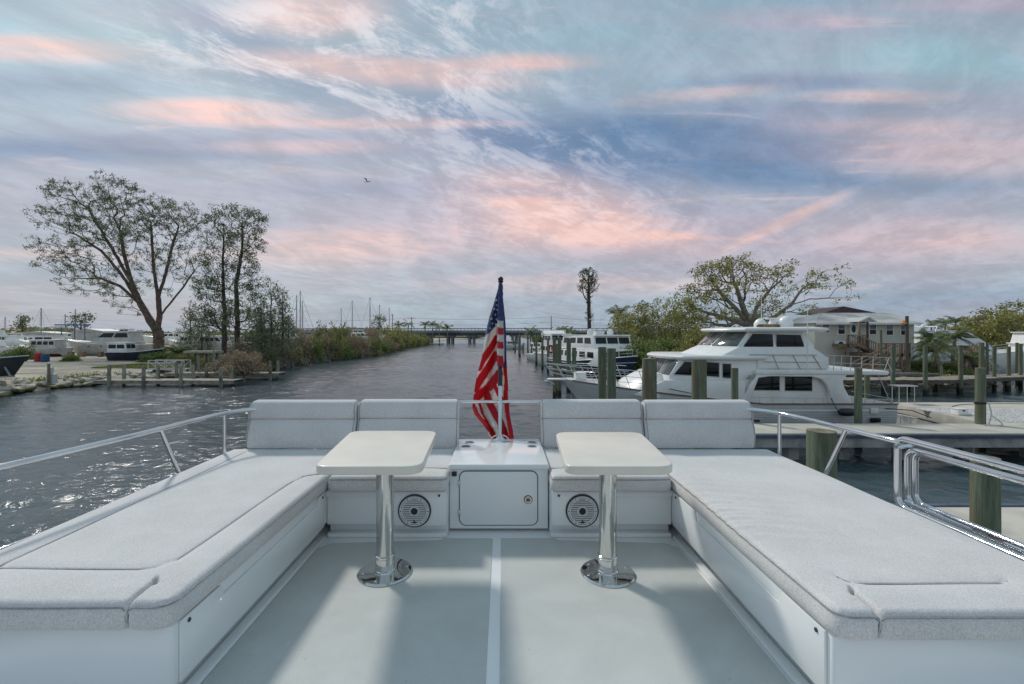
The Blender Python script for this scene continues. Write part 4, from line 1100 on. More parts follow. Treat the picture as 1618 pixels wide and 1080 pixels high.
def pedestal():
    d = 39.5; a = atd(78, 598, d)
    t = thing('power_pedestal', 'pale grey dock power pedestal beside a brown post on the left bank', 'power pedestal', (a.x, d, .9))
    MB().box(a.x-.32, a.x+.02, d+.1, d+.4, .7, 2.1).build('cabinet', MT['oldwhite'], t, bevel=.03)
    MB().box(a.x-.36, a.x+.3, d+.05, d+.45, .7, 1.5).build('meter_box', MT['oldwhite'], t, bevel=.03)
    MB().cone((a.x+.05, d-.1, .0), (a.x+.05, d-.1, 2.35), .10, n=10).build('post', MT['plank_new'], t)
    MB().ball((a.x+.02, d-.1, 2.42), .14).build('post_cap', MT['oldwhite'], t)
pedestal()

# ================================================================== the big yacht
DN = 22.0
def Y(px, py, d=DN): p = atd(px, py, d); return (p.x, p.z)
yacht = thing('motor_yacht', 'large white motor yacht with two rows of dark windows moored beyond the finger dock', 'motor yacht', (11, 24.6, 0))
def ypoly(pxs, d=DN): return [Y(a, b_, d) for a, b_ in pxs]
def yprism(name, pxs, ya, yb, mat, bevel=.03, parent=None, taper=0.0):
    mb = MB(); mb.prism(ypoly(pxs), 'y', ya, yb)
    if taper:
        zs = [v[2] for v in mb.v]; z0, z1 = min(zs), max(zs); c = (ya+yb)/2
        mb.v = [(x, y+(c-y)*taper*((z-z0)/max(.01, z1-z0)), z) for x, y, z in mb.v]
    return mb.build(name, mat, parent or yacht, bevel=bevel)
YC, HB = 24.6, 2.55
def yacht_hull():
    xb, xs = 3.15, 19.15; V = []; ns = 30; m = 9
    def sheer(t): return float(np.interp(t, [0, .12, .25, .4, .5, .6, 1], [2.62, 2.42, 2.18, 1.92, 1.72, 1.60, 1.60]))
    for i in range(ns+1):
        t = i/ns; sh = sheer(t)
        hb = HB*min(1, (1-(1-min(1, t/.42))**2.3)**.62+.012); hw = HB*.93*min(1, (1-(1-min(1, t/.5))**1.8)**.95+.004)
        rows = []
        for fz, k in ((1.0, 1), (.93, 1.012), (.78, .93), (.62, .80), (.45, .62), (.25, .35), (.08, .12), (-.15, 0), (-.5, -.6)):
            z = sh*fz if fz >= 0 else fz*1.3
            w = hw+(hb-hw)*max(0, k) if k >= 0 else hw*.4
            xr = xb+(xs-xb)*t; rake = (1-fz)*2.1*(1-t)**3; ar = (1-max(0, fz))*.35*t**8*-1
            rows.append((xr+rake-ar*-1*0, w, z))
        V += [(x, YC-w, z) for x, w, z in rows]+[(x, YC+w, z) for x, w, z in reversed(rows)]
    n = 18; mb = MB(); F0 = []
    for i in range(ns):
        for k in range(n): F0.append((i*n+k, i*n+(k+1) % n, (i+1)*n+(k+1) % n, (i+1)*n+k))
    F0 += [tuple(range(n)), tuple(range(len(V)-1, len(V)-n-1, -1))]
    mb.add(V, F0)
    hm = pmat('yacht_hull_grey', (.64, .635, .61), .3, var=.06, scale=.6, coat=.2, dirt=.08)
    N = NT(hm.node_tree); g = N.new('ShaderNodeNewGeometry').outputs['Position']; z = N.sep(g)[2]
    s = N.m('POWER', N.m('ABSOLUTE', N.m('SINE', N.m('MULTIPLY', z, PI/.115))), .3)
    bn = N.new('ShaderNodeBump'); bn.inputs['Distance'].default_value = .02; N.put(bn.inputs['Height'], s); N.l.new(bn.outputs[0], N.n['Principled BSDF'].inputs['Normal'])
    mb.build('hull', hm, yacht, smooth=50)
    # cap rail and rubbing strake following the sheer
    for off, name, mat, r in ((.0, 'cap_rail', MT['teak'], .035), (-.36, 'rubbing_strake', MT['white'], .045)):
        for s_ in (-1, 1):
            pl = []
            for i in range(1 if off == 0 else 2, ns+1):
                t = i/ns; sh = sheer(t); hb = HB*min(1, (1-(1-min(1, t/.42))**2.3)**.62+.012)
                k = 1.015 if off == 0 else .985-.14*max(0, 1-t/.4)
                pl.append((xb+(xs-xb)*t+(0 if off == 0 else .36*(1-t)**3), YC+s_*hb*k, sh+off*(1 if t < .55 else .9)+.01))
            MB().tube(pl, r, 6).build(name, mat, yacht)
yacht_hull()
YN, YFR = YC-HB, YC+HB
# superstructure pieces that are angled at the front in plan: levels of (z, centre front x, corner front x, aft x, half width, half centre width)
def ploft(name, lv, mat=MT['white'], bevel=.04):
    V = []
    for z, xc, xk, xa, w, hc in lv: V += [(xa, YC-w, z), (xk, YC-w, z), (xc, YC-hc, z), (xc, YC+hc, z), (xk, YC+w, z), (xa, YC+w, z)]
    n = 6; F0 = [tuple(range(n)), tuple(range(len(V)-1, len(V)-n-1, -1))]
    for i in range(len(lv)-1):
        for k in range(n): F0.append((i*n+k, i*n+(k+1) % n, (i+1)*n+(k+1) % n, (i+1)*n+k))
    mb = MB(); mb.add(V, F0); return mb.build(name, mat, yacht, bevel=bevel)
def fpane(lo, hi, k, u0, u1, v0, v1, off=.015):
    """windscreen pane on front panel k (1 near quarter, 2 centre, 3 far quarter)"""
    def P(l, q): z, xc, xk, xa, w, hc = l; return [(xa, YC-w, z), (xk, YC-w, z), (xc, YC-hc, z), (xc, YC+hc, z), (xk, YC+w, z)][q]
    def pt(u, v): a = Vector(P(lo, k)).lerp(Vector(P(lo, k+1)), u); b_ = Vector(P(hi, k)).lerp(Vector(P(hi, k+1)), u); return a.lerp(b_, v)
    q = [pt(u0, v0), pt(u1, v0), pt(u1, v1), pt(u0, v1)]; nrm = (q[1]-q[0]).cross(q[3]-q[0]).normalized()
    if nrm.x > 0: nrm = -nrm
    q = [p+nrm*.01 for p in q]
    MB().plate(q, nrm, .03).build('windscreen', MT['glass_l'], yacht, bevel=.004)
ploft('trunk_cabin', [(1.7, 6.0, 6.5, 9.0, 1.75, .9), (2.55, 6.7, 7.2, 9.0, 1.6, .8), (3.0, 7.6, 7.9, 9.0, 1.5, .8)], bevel=.06)
D0, D1, D2 = (1.35, 8.05, 8.2, 15.98, HB-.28, 1.0), (2.92, 8.05, 8.2, 15.98, HB-.28, 1.0), (3.74, 8.55, 8.72, 15.98, HB-.30, 1.0)
ploft('deckhouse', [D0, D1, D2], bevel=.03)
for k, a, b_ in ((1, .06, .94), (2, .03, .48), (2, .52, .97), (3, .06, .94)): fpane(D1, D2, k, a, b_, .06, .93)
yprism('bulwark', [(1004, 624), (1052, 601), (1180, 602), (1180, 640), (1100, 634), (1010, 626)], YN+.10, YN+.20, MT['white'], .02)
yprism('bulwark', [(1004, 624), (1052, 601), (1180, 602), (1180, 640), (1100, 634), (1010, 626)], YFR-.20, YFR-.10, MT['white'], .02)
zb0 = 3.80
ploft('brow', [(zb0-.06, 8.15, 8.75, 12.8, HB-.06, .8), (zb0+.06, 8.05, 8.65, 12.9, HB-.04, .8), (zb0+.14, 8.3, 8.9, 12.9, HB-.12, .8)], bevel=.03)
U0, U1 = (3.86, 9.75, 10.6, 15.9, HB-.20, .8), (4.30, 10.75, 11.55, 15.3, HB-.30, .8)
ploft('upper_house', [(3.30, 12.4, 12.5, 15.98, HB-.20, 1.2), (3.86, 12.4, 12.5, 15.95, HB-.20, 1.2)], bevel=.01)
ploft('upper_coaming', [U0, U1, (4.36, 10.9, 11.6, 15.3, HB-.32, .8)], bevel=.05)
E0, E1 = (4.33, 10.85, 11.60, 15.42, HB-.36, .75), (5.13, 11.75, 12.20, 14.85, HB-.46, .75)
ploft('flybridge_house', [E0, E1], bevel=.03)
for k, a, b_ in ((1, .05, .95), (2, .03, .48), (2, .52, .97), (3, .05, .95)): fpane(E0, E1, k, a, b_, .07, .94)
ploft('hardtop', [(5.10, 11.2, 11.9, 15.85, HB-.22, .7), (5.19, 11.05, 11.8, 15.95, HB-.12, .8), (5.28, 11.15, 11.9, 15.9, HB-.14, .8), (5.34, 11.8, 12.4, 15.4, HB-.5, .7)], bevel=.02)
yprism('boat_deck', [(1196, 584), (1407, 586), (1405, 592.5), (1290, 592), (1196, 592)], YN-.02, YFR+.02, MT['white'], .05)
# arch from the boat deck down to the side deck
def arc_pts(): return [(1284, 592), (1340, 592), (1334, 602), (1336, 612), (1347, 632), (1349, 642), (1322, 642), (1316, 628), (1309, 608), (1300, 599), (1284, 595)]
for ya in (YN, YFR-.22): yprism('arch', arc_pts(), ya+.02, ya+.22, MT['white'], .03)
for ya in (YN+.01, YFR-.2): yprism('side_arch', [(1196, 592), (1284, 592), (1284, 595), (1218, 594.5), (1200, 597), (1184, 640), (1174, 636), (1188, 606)], ya, ya+.18, MT['white'], .03)
def window(pxs, yy, s=-1, mat=MT['glass'], frame=.045, name='window'):
    poly = ypoly(pxs); c = (sum(p[0] for p in poly)/len(poly), sum(p[1] for p in poly)/len(poly))
    big = [(x+frame*(1 if x > c[0] else -1), z+frame*(1 if z > c[1] else -1)) for x, z in poly]
    mb = MB(); mb.prism(big, 'y', yy+s*.012, yy+.05*-s); w = mb.build(name, MT['metal_w'], yacht, bevel=.008)
    mb = MB(); mb.prism(poly, 'y', yy+s*.022, yy); mb.build('pane', mat, w, bevel=.004)
for s_, yy in ((-1, YN+.28), (1, YFR-.28)):
    window([(1069, 592), (1086, 572), (1111, 573), (1111, 594)], yy, s_)
    window([(1116, 594), (1116, 572), (1141, 574), (1141, 596)], yy, s_)
    window([(1147, 597), (1147, 575), (1160, 575.5), (1160, 598)], yy, s_)
    window([(1196, 617), (1196, 604), (1202, 594.5), (1238, 595), (1238, 617.5)], yy, s_)
    window([(1247, 618), (1247, 596), (1290, 596), (1290, 618.5)], yy, s_)
    yw = yy-s_*-.06
    window([(1181, 548.5), (1197, 527), (1229, 527.5), (1230, 549.5)], YN+.385 if s_ < 0 else YFR-.385, s_)
    window([(1235, 549.5), (1235, 528), (1274, 529), (1281, 551)], YN+.385 if s_ < 0 else YFR-.385, s_)
# panel seams and rail on the upper side
mb = MB()
yz = YN+.185
for a, b_ in (((1188, 560.5), (1296, 561)), ((1226, 561), (1235, 584)), ((1258, 561), (1270, 584)), ((1290, 562), (1304, 584)), ((1210, 572), (1300, 572.5))):
    A, B = Y(*a), Y(*b_); mb.bar((A[0], yz, A[1]), (B[0], yz, B[1]), .022, .03)
mb.build('panel_trim', MT['tan'], yacht, smooth=0)
yprism('vent', [(1180, 599), (1184, 592.5), (1196, 592.5), (1192, 599)], YN-.01, YN+.03, MT['tan'], .005)
# domes, radar, name board, horns, aerials
def ytop(px): return Y(px, 515.5)[1]
for px, r, h in ((1201, .30, .50), (1241, .36, .62)):
    x, z = Y(px, 517, 24.2); MB().lathe((x, 24.2, z-.1), [(r*.72, 0), (r*.98, .12), (r, .3), (r*.93, h*.72), (r*.7, h*.95), (r*.38, h*1.1), (.01, h*1.15)], 24).build('satellite_dome', MT['white'], yacht)
x, z = Y(1220.5, 517, 24.4)
MB().lathe((x, 24.4, z-.1), [(.26, 0), (.25, .12), (.16, .4), (.12, .52)], 20).build('radar_pedestal', MT['white'], yacht)
MB().box(x-.42, x+.42, 24.3, 24.5, z+.43, z+.52, rot=.35, c=(x, 24.4)).build('radar_scanner', MT['white'], yacht, bevel=.02)
(xa, za), (xb_, zb) = Y(1195, 518.3, 22.6), Y(1232, 512.5, 22.6)
nb_ = MB().prism([(xa, za), (xb_, za), (xb_+.0, zb-.02), (xb_-.12, zb+.02), (xa+.12, zb+.02), (xa, zb-.04)], 'y', 22.55, 22.60).build('name_board', MT['teak'], yacht, bevel=.01)
cu = bpy.data.curves.new('lettering', 'FONT'); cu.body = 'JESSIE'; cu.size = .20; cu.extrude = .004; cu.align_x = 'CENTER'; cu.align_y = 'CENTER'; cu.materials.append(MT['yellow']); cu.space_character = 1.15
to = bpy.data.objects.new('lettering', cu); COL.objects.link(to); bpy.context.view_layer.update()
lme = bpy.data.meshes.new_from_object(to); bpy.data.objects.remove(to); lme.transform(Matrix.Translation(((xa+xb_)/2, 22.54, (za+zb)/2))@Matrix.Rotation(PI/2, 4, 'X')); link('lettering', lme, nb_)
for px, yt, yb, r, d in ((1276, 482, 584, .028, YN-.05), (1203, 468, 510, .02, 24.8), (1243, 487, 500, .02, 24.5)):
    a, b_ = Y(px, yt, d), Y(px, yb, d); MB().cone((b_[0], d, b_[1]), (a[0], d, a[1]), r, r*.5, n=8).build('aerial', MT['white'], yacht)
# rails
def rl3(pts, r=.016): MB().tube([(Y(a, b_, d)[0], d, Y(a, b_, d)[1]) for a, b_, d in pts], r, 6).build('deck_rail', MT['metal_w'], yacht)
for s_ in (0, 1):
    dn = YN+.05 if not s_ else YFR-.05
    k = dn/YN
    def S(l): rl3([(a if not s_ else HX+(a-HX)/k, HY+(b_-HY)/k if s_ else b_, dn) for a, b_ in l])
    S([(1306, 561), (1409, 565)]); S([(1312, 573), (1400, 576)])
    for px in (1318, 1330, 1345, 1362, 1380, 1405): S([(px, 561+(px-1306)*.04), (px-1 if px < 1400 else px-8, 586)])
    S([(1400, 566), (1410, 588)]); S([(1388, 592), (1404, 629)])
    S([(1181, 627), (1412, 631)])
    for px in (1200, 1221, 1254, 1273, 1300, 1367, 1382, 1396, 1408): S([(px, 627.5+(px-1181)*.017), (px, 640)])
    S([(1345, 618), (1410, 630)]); S([(1377, 634), (1412, 640)])
mb = MB()
def bowrail(s_):
    pts = [(862, 574, 24.4), (905, 579, 23.9+0*s_), (950, 583, 23.2), (985, 584, 22.6), (1030, 588, 22.3)]
    out = []
    for px, py, d in pts:
        p = atd(px, py, d); y = p.y if s_ < 0 else 2*YC-p.y; out.append((p.x, y, p.z))
    mb.tube(smoothline(out), .022, 6)
    for off in (.33, .62):
        mb.tube(smoothline([(x+.18*off*2, y, z-off*(1 if x > 2.9 else .75)) for x, y, z in out]), .014, 6)
    for t in (.0, .16, .28, .4, .52, .64, .78, .92):
        L = smoothline(out); p = L[int(t*(len(L)-1))]; x = p.x; z0 = 2.62-(x-3.0)*.165
        mb.tube([p, (x+.42, p.y+(.05 if s_ < 0 else -.05), min(z0, p.z-.3))], .018, 6)
bowrail(-1); bowrail(1)
mb.build('bow_rail', MT['metal_w'], yacht)
MB().prism([(2.45, YC-.22), (3.9, YC-.55), (3.9, YC+.55), (2.45, YC+.22)], 'z', 2.52, 2.59).build('bow_pulpit', MT['white'], yacht, bevel=.03)
mb = MB(); mb.box(2.3, 2.6, YC-.1, YC+.1, 2.34, 2.5); mb.bar((2.35, YC, 2.5), (2.85, YC, 2.25), .08, .08); mb.build('anchor', MT['metal_g'], yacht, bevel=.02)
MB().box(3.9, 4.5, YC-.4, YC+.2, 2.45, 2.95).build('windlass', MT['white'], yacht, bevel=.08)
# stern: swim platform, hatch, port
MB().box(19.0, 20.5, YN+.3, YFR-.3, .32, .42).build('swim_platform', MT['white'], yacht, bevel=.03)
mb = MB(); mb.tube([(19.2, YN+.35, .95), (20.45, YN+.35, .85), (20.45, YFR-.35, .85)], .022, 6)
for x in (19.6, 20.1, 20.45): mb.cone((x, YN+.35, .4), (x, YN+.35, .9), .018, n=6)
mb.build('platform_rail', MT['metal_w'], yacht)
yprism('side_port', [(1375, 660), (1391, 660), (1391, 667), (1375, 667)], YN-.085, YN-.03, MT['glass'], .01)
yprism('side_hatch', [(1376, 644.5), (1388, 644.5), (1388, 653), (1376, 653)], YN-.06, YN-.03, MT['white'], .004)
mb = MB()
for px, py in ((1194, 664.5), (1198.5, 664.5)): a = Y(px, py, YN); mb.cone((a[0], YN-.05, a[1]), (a[0], YN+.1, a[1]), .05, n=10)
mb.build('exhaust_port', MT['black'], yacht)
# fender and lines
fx, fz = Y(1338, 651, YN-.3)
fe = MB(); fe.tube([(fx-.42, YN-.32, fz), (fx-.38, YN-.32, fz), (fx-.28, YN-.32, fz), (fx, YN-.32, fz), (fx+.28, YN-.32, fz), (fx+.38, YN-.32, fz), (fx+.42, YN-.32, fz)], [.03, .11, .17, .19, .17, .11, .03], 14)
a = Y(1311, 628, YN); fe.tube([(a[0], YN-.08, a[1]), (fx-.42, YN-.32, fz)], .018, 6); tag(fe.build('fender', MT['black']), 'black sausage fender hung against the yacht side near its stern', 'fender')
a, b_ = Y(1402, 646, YN-.1), Y(1430, 668, YN-.4)
tag(MB().tube([(a[0], YN+.02, a[1]), (a[0]+.45, YN-.9, 1.45), (a[0]+.7, YN-1.6, 1.23)], .022, 6).build('mooring_rope', MT['black']), 'black stern line running from the yacht quarter to the dock', 'rope')
a, b_ = Y(1057, 614, YN), Y(1092, 621, YN)
tag(MB().tube([(a[0], YN-.02, a[1]), (b_[0], YN-.04, b_[1])], .02, 6).build('boat_hook', MT['black']), 'black boat hook lashed along the yacht forward side', 'boat hook')

# ================================================================== other boats (local space: +x bow, z=0 waterline)
def local_boat(label, pos, heading, L, B, fb, hull_mat, tiers, group, bottom=None, canopy=None, rail=True, mast=0, cat='motorboat', name='motorboat', stripe=None, name2=None, ztrim=0, arch=False, outboard=False):
    """tiers: (x0, x1, half width fraction, height, front rake, aft rake, n side windows, n front windows) stacked"""
    t = thing(name, label, cat, pos, group, rz=heading+1e-6)
    t.location = pos
    ns, V, m = 16, [], 6
    def sh(u): return fb*(1+.45*max(0, u-.35)**1.5/.52)
    def hbm(u): return B/2*min(1, (1-max(0, (u-.40)/.60)**2.4)+.01)
    for i in range(ns+1):
        u = i/ns; hb = hbm(u); s = sh(u)
        rows = ((1, 1, 0), (.8, .97, .02), (.45, .86, .06), (.0, .70, .12), (-.3, .3, .16))
        R = [(u*L-rk*L*max(0, u-.5)*2*.8, hb*k, s*fz if fz >= 0 else fz*1.4) for fz, k, rk in rows]
        V += [(x, -w, z) for x, w, z in R]+[(x, w, z) for x, w, z in reversed(R)]
    n = 10; F0 = []; mb = MB()
    for i in range(ns):
        for k in range(n):
            mb.cur = 0
            F0.append((i*n+k, i*n+(k+1) % n, (i+1)*n+(k+1) % n, (i+1)*n+k))
    F0 += [tuple(range(n)), tuple(range(len(V)-1, len(V)-n-1, -1))]
    mb.add(V, F0); mb.mi = [(1 if (len(f) == 4 and f[0] % n in (3, 4, 5)) else 0) for f in F0]
    h = mb.build('hull', [hull_mat, bottom or hull_mat], t, smooth=45, world_space=False)
    for s_ in (-1, 1):
        MB().tube([(i/ns*L, s_*hbm(i/ns)*1.01, sh(i/ns)) for i in range(ns+1)], .05, 5).build('gunwale', stripe or MT['white'], t, world_space=False)
    z = fb*1.0; x0 = x1 = 0
    for ti, (a, b2, wf, hh, fr, ar, nw, nf) in enumerate(tiers):
        x0, x1 = a*L, b2*L; w0 = B/2*wf; w1 = w0*.92
        zt = z+hh
        V = [(x0, -w0, z-.3), (x1, -w0*.86, z-.3), (x1, w0*.86, z-.3), (x0, w0, z-.3), (x0+ar, -w1, zt), (x1-fr, -w1*.9, zt), (x1-fr, w1*.9, zt), (x0+ar, w1, zt)]
        mb = MB(); mb.add(V, [(3, 2, 1, 0), (4, 5, 6, 7), (0, 1, 5, 4), (1, 2, 6, 5), (2, 3, 7, 6), (3, 0, 4, 7)])
        cab = mb.build('cabin', MT['white'] if hull_mat is not MT['oldwhite'] else MT['oldwhite'], t, bevel=.04, world_space=False)
        def wall(u, v, s_):  # point on a side wall
            lo = Vector((x0, s_*w0, z)).lerp(Vector((x1, s_*w0*.86, z)), u); hi = Vector((x0+ar, s_*w1, zt)).lerp(Vector((x1-fr, s_*w1*.9, zt)), u); return lo.lerp(hi, v)
        for s_ in (-1, 1):
            for k in range(nw):
                u0, u1 = .06+.90*k/nw, .06+.90*(k+1)/nw-.05
                pts_ = [wall(u0, .42, s_), wall(u1, .42, s_), wall(u1, .86, s_), wall(u0, .86, s_)]
                mb = MB(); mb.plate(pts_, (0, s_, 0), .02); mb.build('window', MT['glass'], t, smooth=0, world_space=False)
        for k in range(nf):
            v0, v1 = -1+2*(k+.06)/nf, -1+2*(k+.94)/nf
            def fw(v, h_): return Vector((x1, v*w0*.86*.94, z)).lerp(Vector((x1-fr, v*w1*.9*.94, zt)), h_)
            mb = MB(); mb.plate([fw(v0, .42), fw(v1, .42), fw(v1, .88), fw(v0, .88)], (1, 0, .2), .02); mb.build('windscreen', MT['glass'], t, smooth=0, world_space=False)
        # roof overhang
        ov = .35 if fr > .2 else .15
        mb = MB(); mb.add([(x0+ar-.25, -w1-.1, zt), (x1-fr+ov, -w1*.86, zt), (x1-fr+ov, w1*.86, zt), (x0+ar-.25, w1+.1, zt), (x0+ar-.25, -w1-.1, zt+.12), (x1-fr+ov*.8, -w1*.86, zt+.12), (x1-fr+ov*.8, w1*.86, zt+.12), (x0+ar-.25, w1+.1, zt+.12)], [(3, 2, 1, 0), (4, 5, 6, 7), (0, 1, 5, 4), (1, 2, 6, 5), (2, 3, 7, 6), (3, 0, 4, 7)])
        mb.build('roof', MT['white'], t, bevel=.03, world_space=False)
        z = zt+.12
    if canopy:
        a, b2, zz, mt = canopy; w = B*.42
        mb = MB(); vs = []
        for i in range(7):
            a_ = -1+2*i/6
            for x in (a*L, b2*L): vs.append((x, a_*w, zz-.18*a_*a_))
        mb.add(vs, [(2*i, 2*i+1, 2*i+3, 2*i+2) for i in range(6)]); o = mb.build('canopy', mt, t, world_space=False); md = o.modifiers.new('th', 'SOLIDIFY'); md.thickness = .05
        mb = MB()
        for x in (a*L+.1, b2*L-.1):
            for s_ in (-1, 1): mb.cone((x, s_*w*.95, fb*.8), (x, s_*w*.95, zz-.15), .025, n=6)
        mb.build('canopy_frame', MT['metal_g'], t, world_space=False)
    if rail:
        mb = MB()
        for s_ in (-1, 1):
            P = [(u*L, s_*max(.08, hbm(u)*.93), sh(u)+.62) for u in (.5, .6, .7, .8, .9, .98)]; mb.tube(P, .022, 5)
            mb.tube([(x, y, z_-.3) for x, y, z_ in P], .015, 5)
            for x, y, z_ in P: mb.cone((x, y, z_-.65), (x, y, z_), .018, n=5)
        mb.build('bow_rail', MT['metal_w'], t, world_space=False)
    if mast:
        mb = MB(); mb.cone((L*.55, 0, fb*.8), (L*.55, 0, fb+mast), .17, .11, n=8); mb.bar((L*.55, 0, fb+.9), (L*.1, 0, fb+1.0), .12, .16)
        for q in (.4, .7): mb.bar((L*.55, -.8, fb+mast*q), (L*.55, .8, fb+mast*q), .04, .04)
        mb.build('mast', MT['mast'], t, world_space=False)
        mb = MB(); tip = (L*.55, 0, fb+mast)
        for p in ((L*.97, 0, fb*1.3), (L*.02, 0, fb), (L*.53, B*.45, fb), (L*.53, -B*.45, fb)): mb.cone(tip, p, .035, n=4)
        mb.build('rigging', MT['mast'], t, world_space=False)
    if arch:
        mb = MB(); w = B*.4; mb.tube([(L*.22, -w, fb), (L*.27, -w*.95, z+.5), (L*.27, w*.95, z+.5), (L*.22, w, fb)], .09, 8); mb.build('radar_arch', MT['white'], t, world_space=False)
        MB().lathe((L*.27, 0, z+.55), [(.3, 0), (.32, .15), (.2, .35), (.02, .4)], 14).build('radar_dome', MT['white'], t, world_space=False)
    if outboard:
        mb = MB(); mb.box(-.5, -.05, -.2, .2, fb*.5, fb*1.1); mb.box(-.35, -.15, -.08, .08, -.6, fb*.5); mb.build('outboard_motor', MT['black'], t, bevel=.06, world_space=False)
    return t
def hd(dx, dy): return math.atan2(dy, dx)
# navy trawler behind the yacht
bs = Vector((8.6, 57.4, 0)); bw = Vector((12.6, 42.9, 0))
nv = local_boat('navy hulled white trawler yacht seen bow on behind the big yacht', bs, hd(bw.x-bs.x, bw.y-bs.y), 15.2, 5.9, 2.0, MT['navy'], [(.12, .80, .95, 1.3, .25, .1, 5, 4), (.20, .72, .86, 1.35, .4, .2, 4, 3)], 'white cruisers moored on the right', arch=False, cat='trawler')
mb = MB()
for x, y, h in ((7.8, -1.1, .75), (8.0, 1.2, .8)): mb.lathe((x, y, 4.9), [(.32, 0), (.36, .3), (.2, .6), (.02, .66)], 14)
mb.box(6.2, 8.0, -.5, .5, 4.8, 5.3); mb.cone((7, -.3, 5.1), (7, -.3, 7.3), .05, n=6); mb.cone((7, .5, 5.1), (7, .5, 6.8), .04, n=6); mb.bar((7, -.8, 6.6), (7, 1.0, 6.6), .06, .06); mb.bar((7, -.6, 6.1), (7, .8, 6.1), .06, .06)
mb.build('mast_gear', MT['white'], nv, world_space=False)
for zz in (.95, 1.75):
    for s_ in (-1, 1):
        MB().tube([(u*15.2-(2.05-zz)/2.05*.1*15.2*max(0, u-.5)*1.6, s_*(5.9/2*min(1, (1-max(0, (u-.40)/.60)**2.4)+.01)*(.965+.02*zz)+.02), zz*(1+.3*max(0, u-.35)**1.5/.52)) for u in [i/16 for i in range(0, 17)]], .03, 4).build('hull_stripe', MT['white'], nv, world_space=False)
R_ = 'white cruisers moored on the right'
local_boat('white cruiser partly hidden behind the navy trawler', (7.6, 76, 0), hd(2.6, -15), 15, 4.8, 1.9, MT['white'], [(.15, .7, .85, 1.4, .6, .2, 5, 3), (.2, .55, .8, 1.5, .5, .2, 3, 3)], R_, arch=True)
local_boat('white low motorboat docked by the far pilings', (6.3, 88, 0), hd(1.5, -8), 10, 3.4, 1.2, MT['white'], [(.3, .7, .7, 1.3, .8, .1, 3, 2)], R_)
local_boat('white motorboat with a red stripe docked near the bridge', (7.5, 112, 0), hd(1, -8), 10, 3.4, 1.4, MT['white'], [(.3, .7, .7, 1.4, .8, .1, 3, 2)], R_, stripe=MT['red'])
local_boat('small white runabout moored farthest up the right side', (7, 150, 0), hd(-8, -2), 9, 3.2, 1.3, MT['white'], [(.3, .7, .7, 1.3, .8, .1, 3, 2)], R_)
local_boat('large white cruiser with raked windows behind the palm trees', (48.2, 57.5, 0), hd(14, -1.2), 17.5, 5, 2.3, MT['white'], [(.10, .72, .86, 1.5, 2.2, .2, 5, 3), (.15, .62, .8, 1.35, 2.4, .3, 4, 3)], R_, arch=True)
local_boat('white cruiser at the right edge beyond the boardwalk', (62.5, 54.5, 0), hd(14, .5), 15, 4.6, 2.3, MT['white'], [(.0, .6, .86, 1.5, 2.0, .2, 4, 3), (.02, .5, .8, 1.2, 2.0, .3, 3, 3)], R_, arch=True)
# boat lift platform
lf = thing('boat_lift', 'grey timber boat lift frame beside the far small boats', 'boat lift', (6, 100, 0))
for x in (3.9, 7.4):
    for y in (98, 104): MB().cone((x, y, -1), (x, y, 4.4), .17, n=8).build('post', MT['piling'], lf)
for x in (3.9, 7.4): MB().bar((x, 97.5, 4.5), (x, 104.5, 4.5), .2, .3).build('top_beam', MT['pole'], lf)
fl = MB(); fl.tube([(atd(870, 551, 60).x+.45*math.cos(a), 60, atd(870, 551, 60).z+.45*math.sin(a)) for a in [2*PI*k/16 for k in range(16)]], .14, 8, closed=True)
tag(fl.build('lifebuoy', MT['red']), 'red lifebuoy hanging among the far pilings on the right', 'lifebuoy')

# left yard boats -------------------------------------------------------
LG = 'boats stored in the yard on the left'
def yb(label, px, d, L, head, B=3.4, fb=1.3, z=1.3, mat=None, tiers=None, **k):
    p = atd(px, 550, d)
    return local_boat(label, (p.x, d, z), head, L, B, fb, mat or MT['white'], tiers if tiers is not None else [(.25, .7, .75, 1.2, .8, .2, 3, 2)], LG, **k)
big = yb('big weathered white cruiser propped on timber blocks under the left tree', 234, 82, 14.5, PI, B=4.6, fb=1.65, z=1.5, mat=MT['oldwhite'], tiers=[(.12, .78, .8, .35, .4, .1, 0, 0), (.12, .66, .72, 1.75, 2.8, .6, 2, 2)], rail=False)
mb = MB()
for k in (.3, .45, .6): mb.box(k*14.5-.12, k*14.5+.12, 2.12, 2.28, 1.2, 1.36)
mb.build('porthole', MT['glass'], big, world_space=False)
for i, px in enumerate((112, 130, 158, 175)):
    p = atd(px, 562, 76.8); tag(MB().box(p.x-.3, p.x+.3, 76.6, 77.2, .9, 2.0).build('timber_block', MT['plank_new']), ['leftmost timber block under the weathered cruiser', 'second timber block from the left under the weathered cruiser', 'third timber block from the left under the weathered cruiser', 'rightmost timber block under the weathered cruiser'][i], 'block', 'timber blocks under the cruiser')
yb('navy hulled motorboat with a white cabin beside the tree trunk', 178, 68, 8.0, .02, B=2.7, fb=1.15, z=1.15, mat=MT['navy'], tiers=[(.0, .35, .8, 1.3, .2, .1, 2, 2)], rail=False, outboard=True, bottom=MT['redbottom'])
yb('old wooden cabin boat with small square windows left of the big cruiser', 104, 78, 8.0, PI, B=3, fb=1.0, z=1.6, mat=MT['oldwhite'], tiers=[(.1, .7, .7, 1.3, .3, .1, 4, 2)], bottom=MT['redbottom'], rail=False)
yb('small white flybridge boat behind the wooden cabin boat', 100, 92, 9, PI, B=3.2, fb=1.6, z=1.5, tiers=[(.1, .6, .8, 1.4, .6, .1, 2, 2)], canopy=(.05, .5, 5.0, MT['conc']))
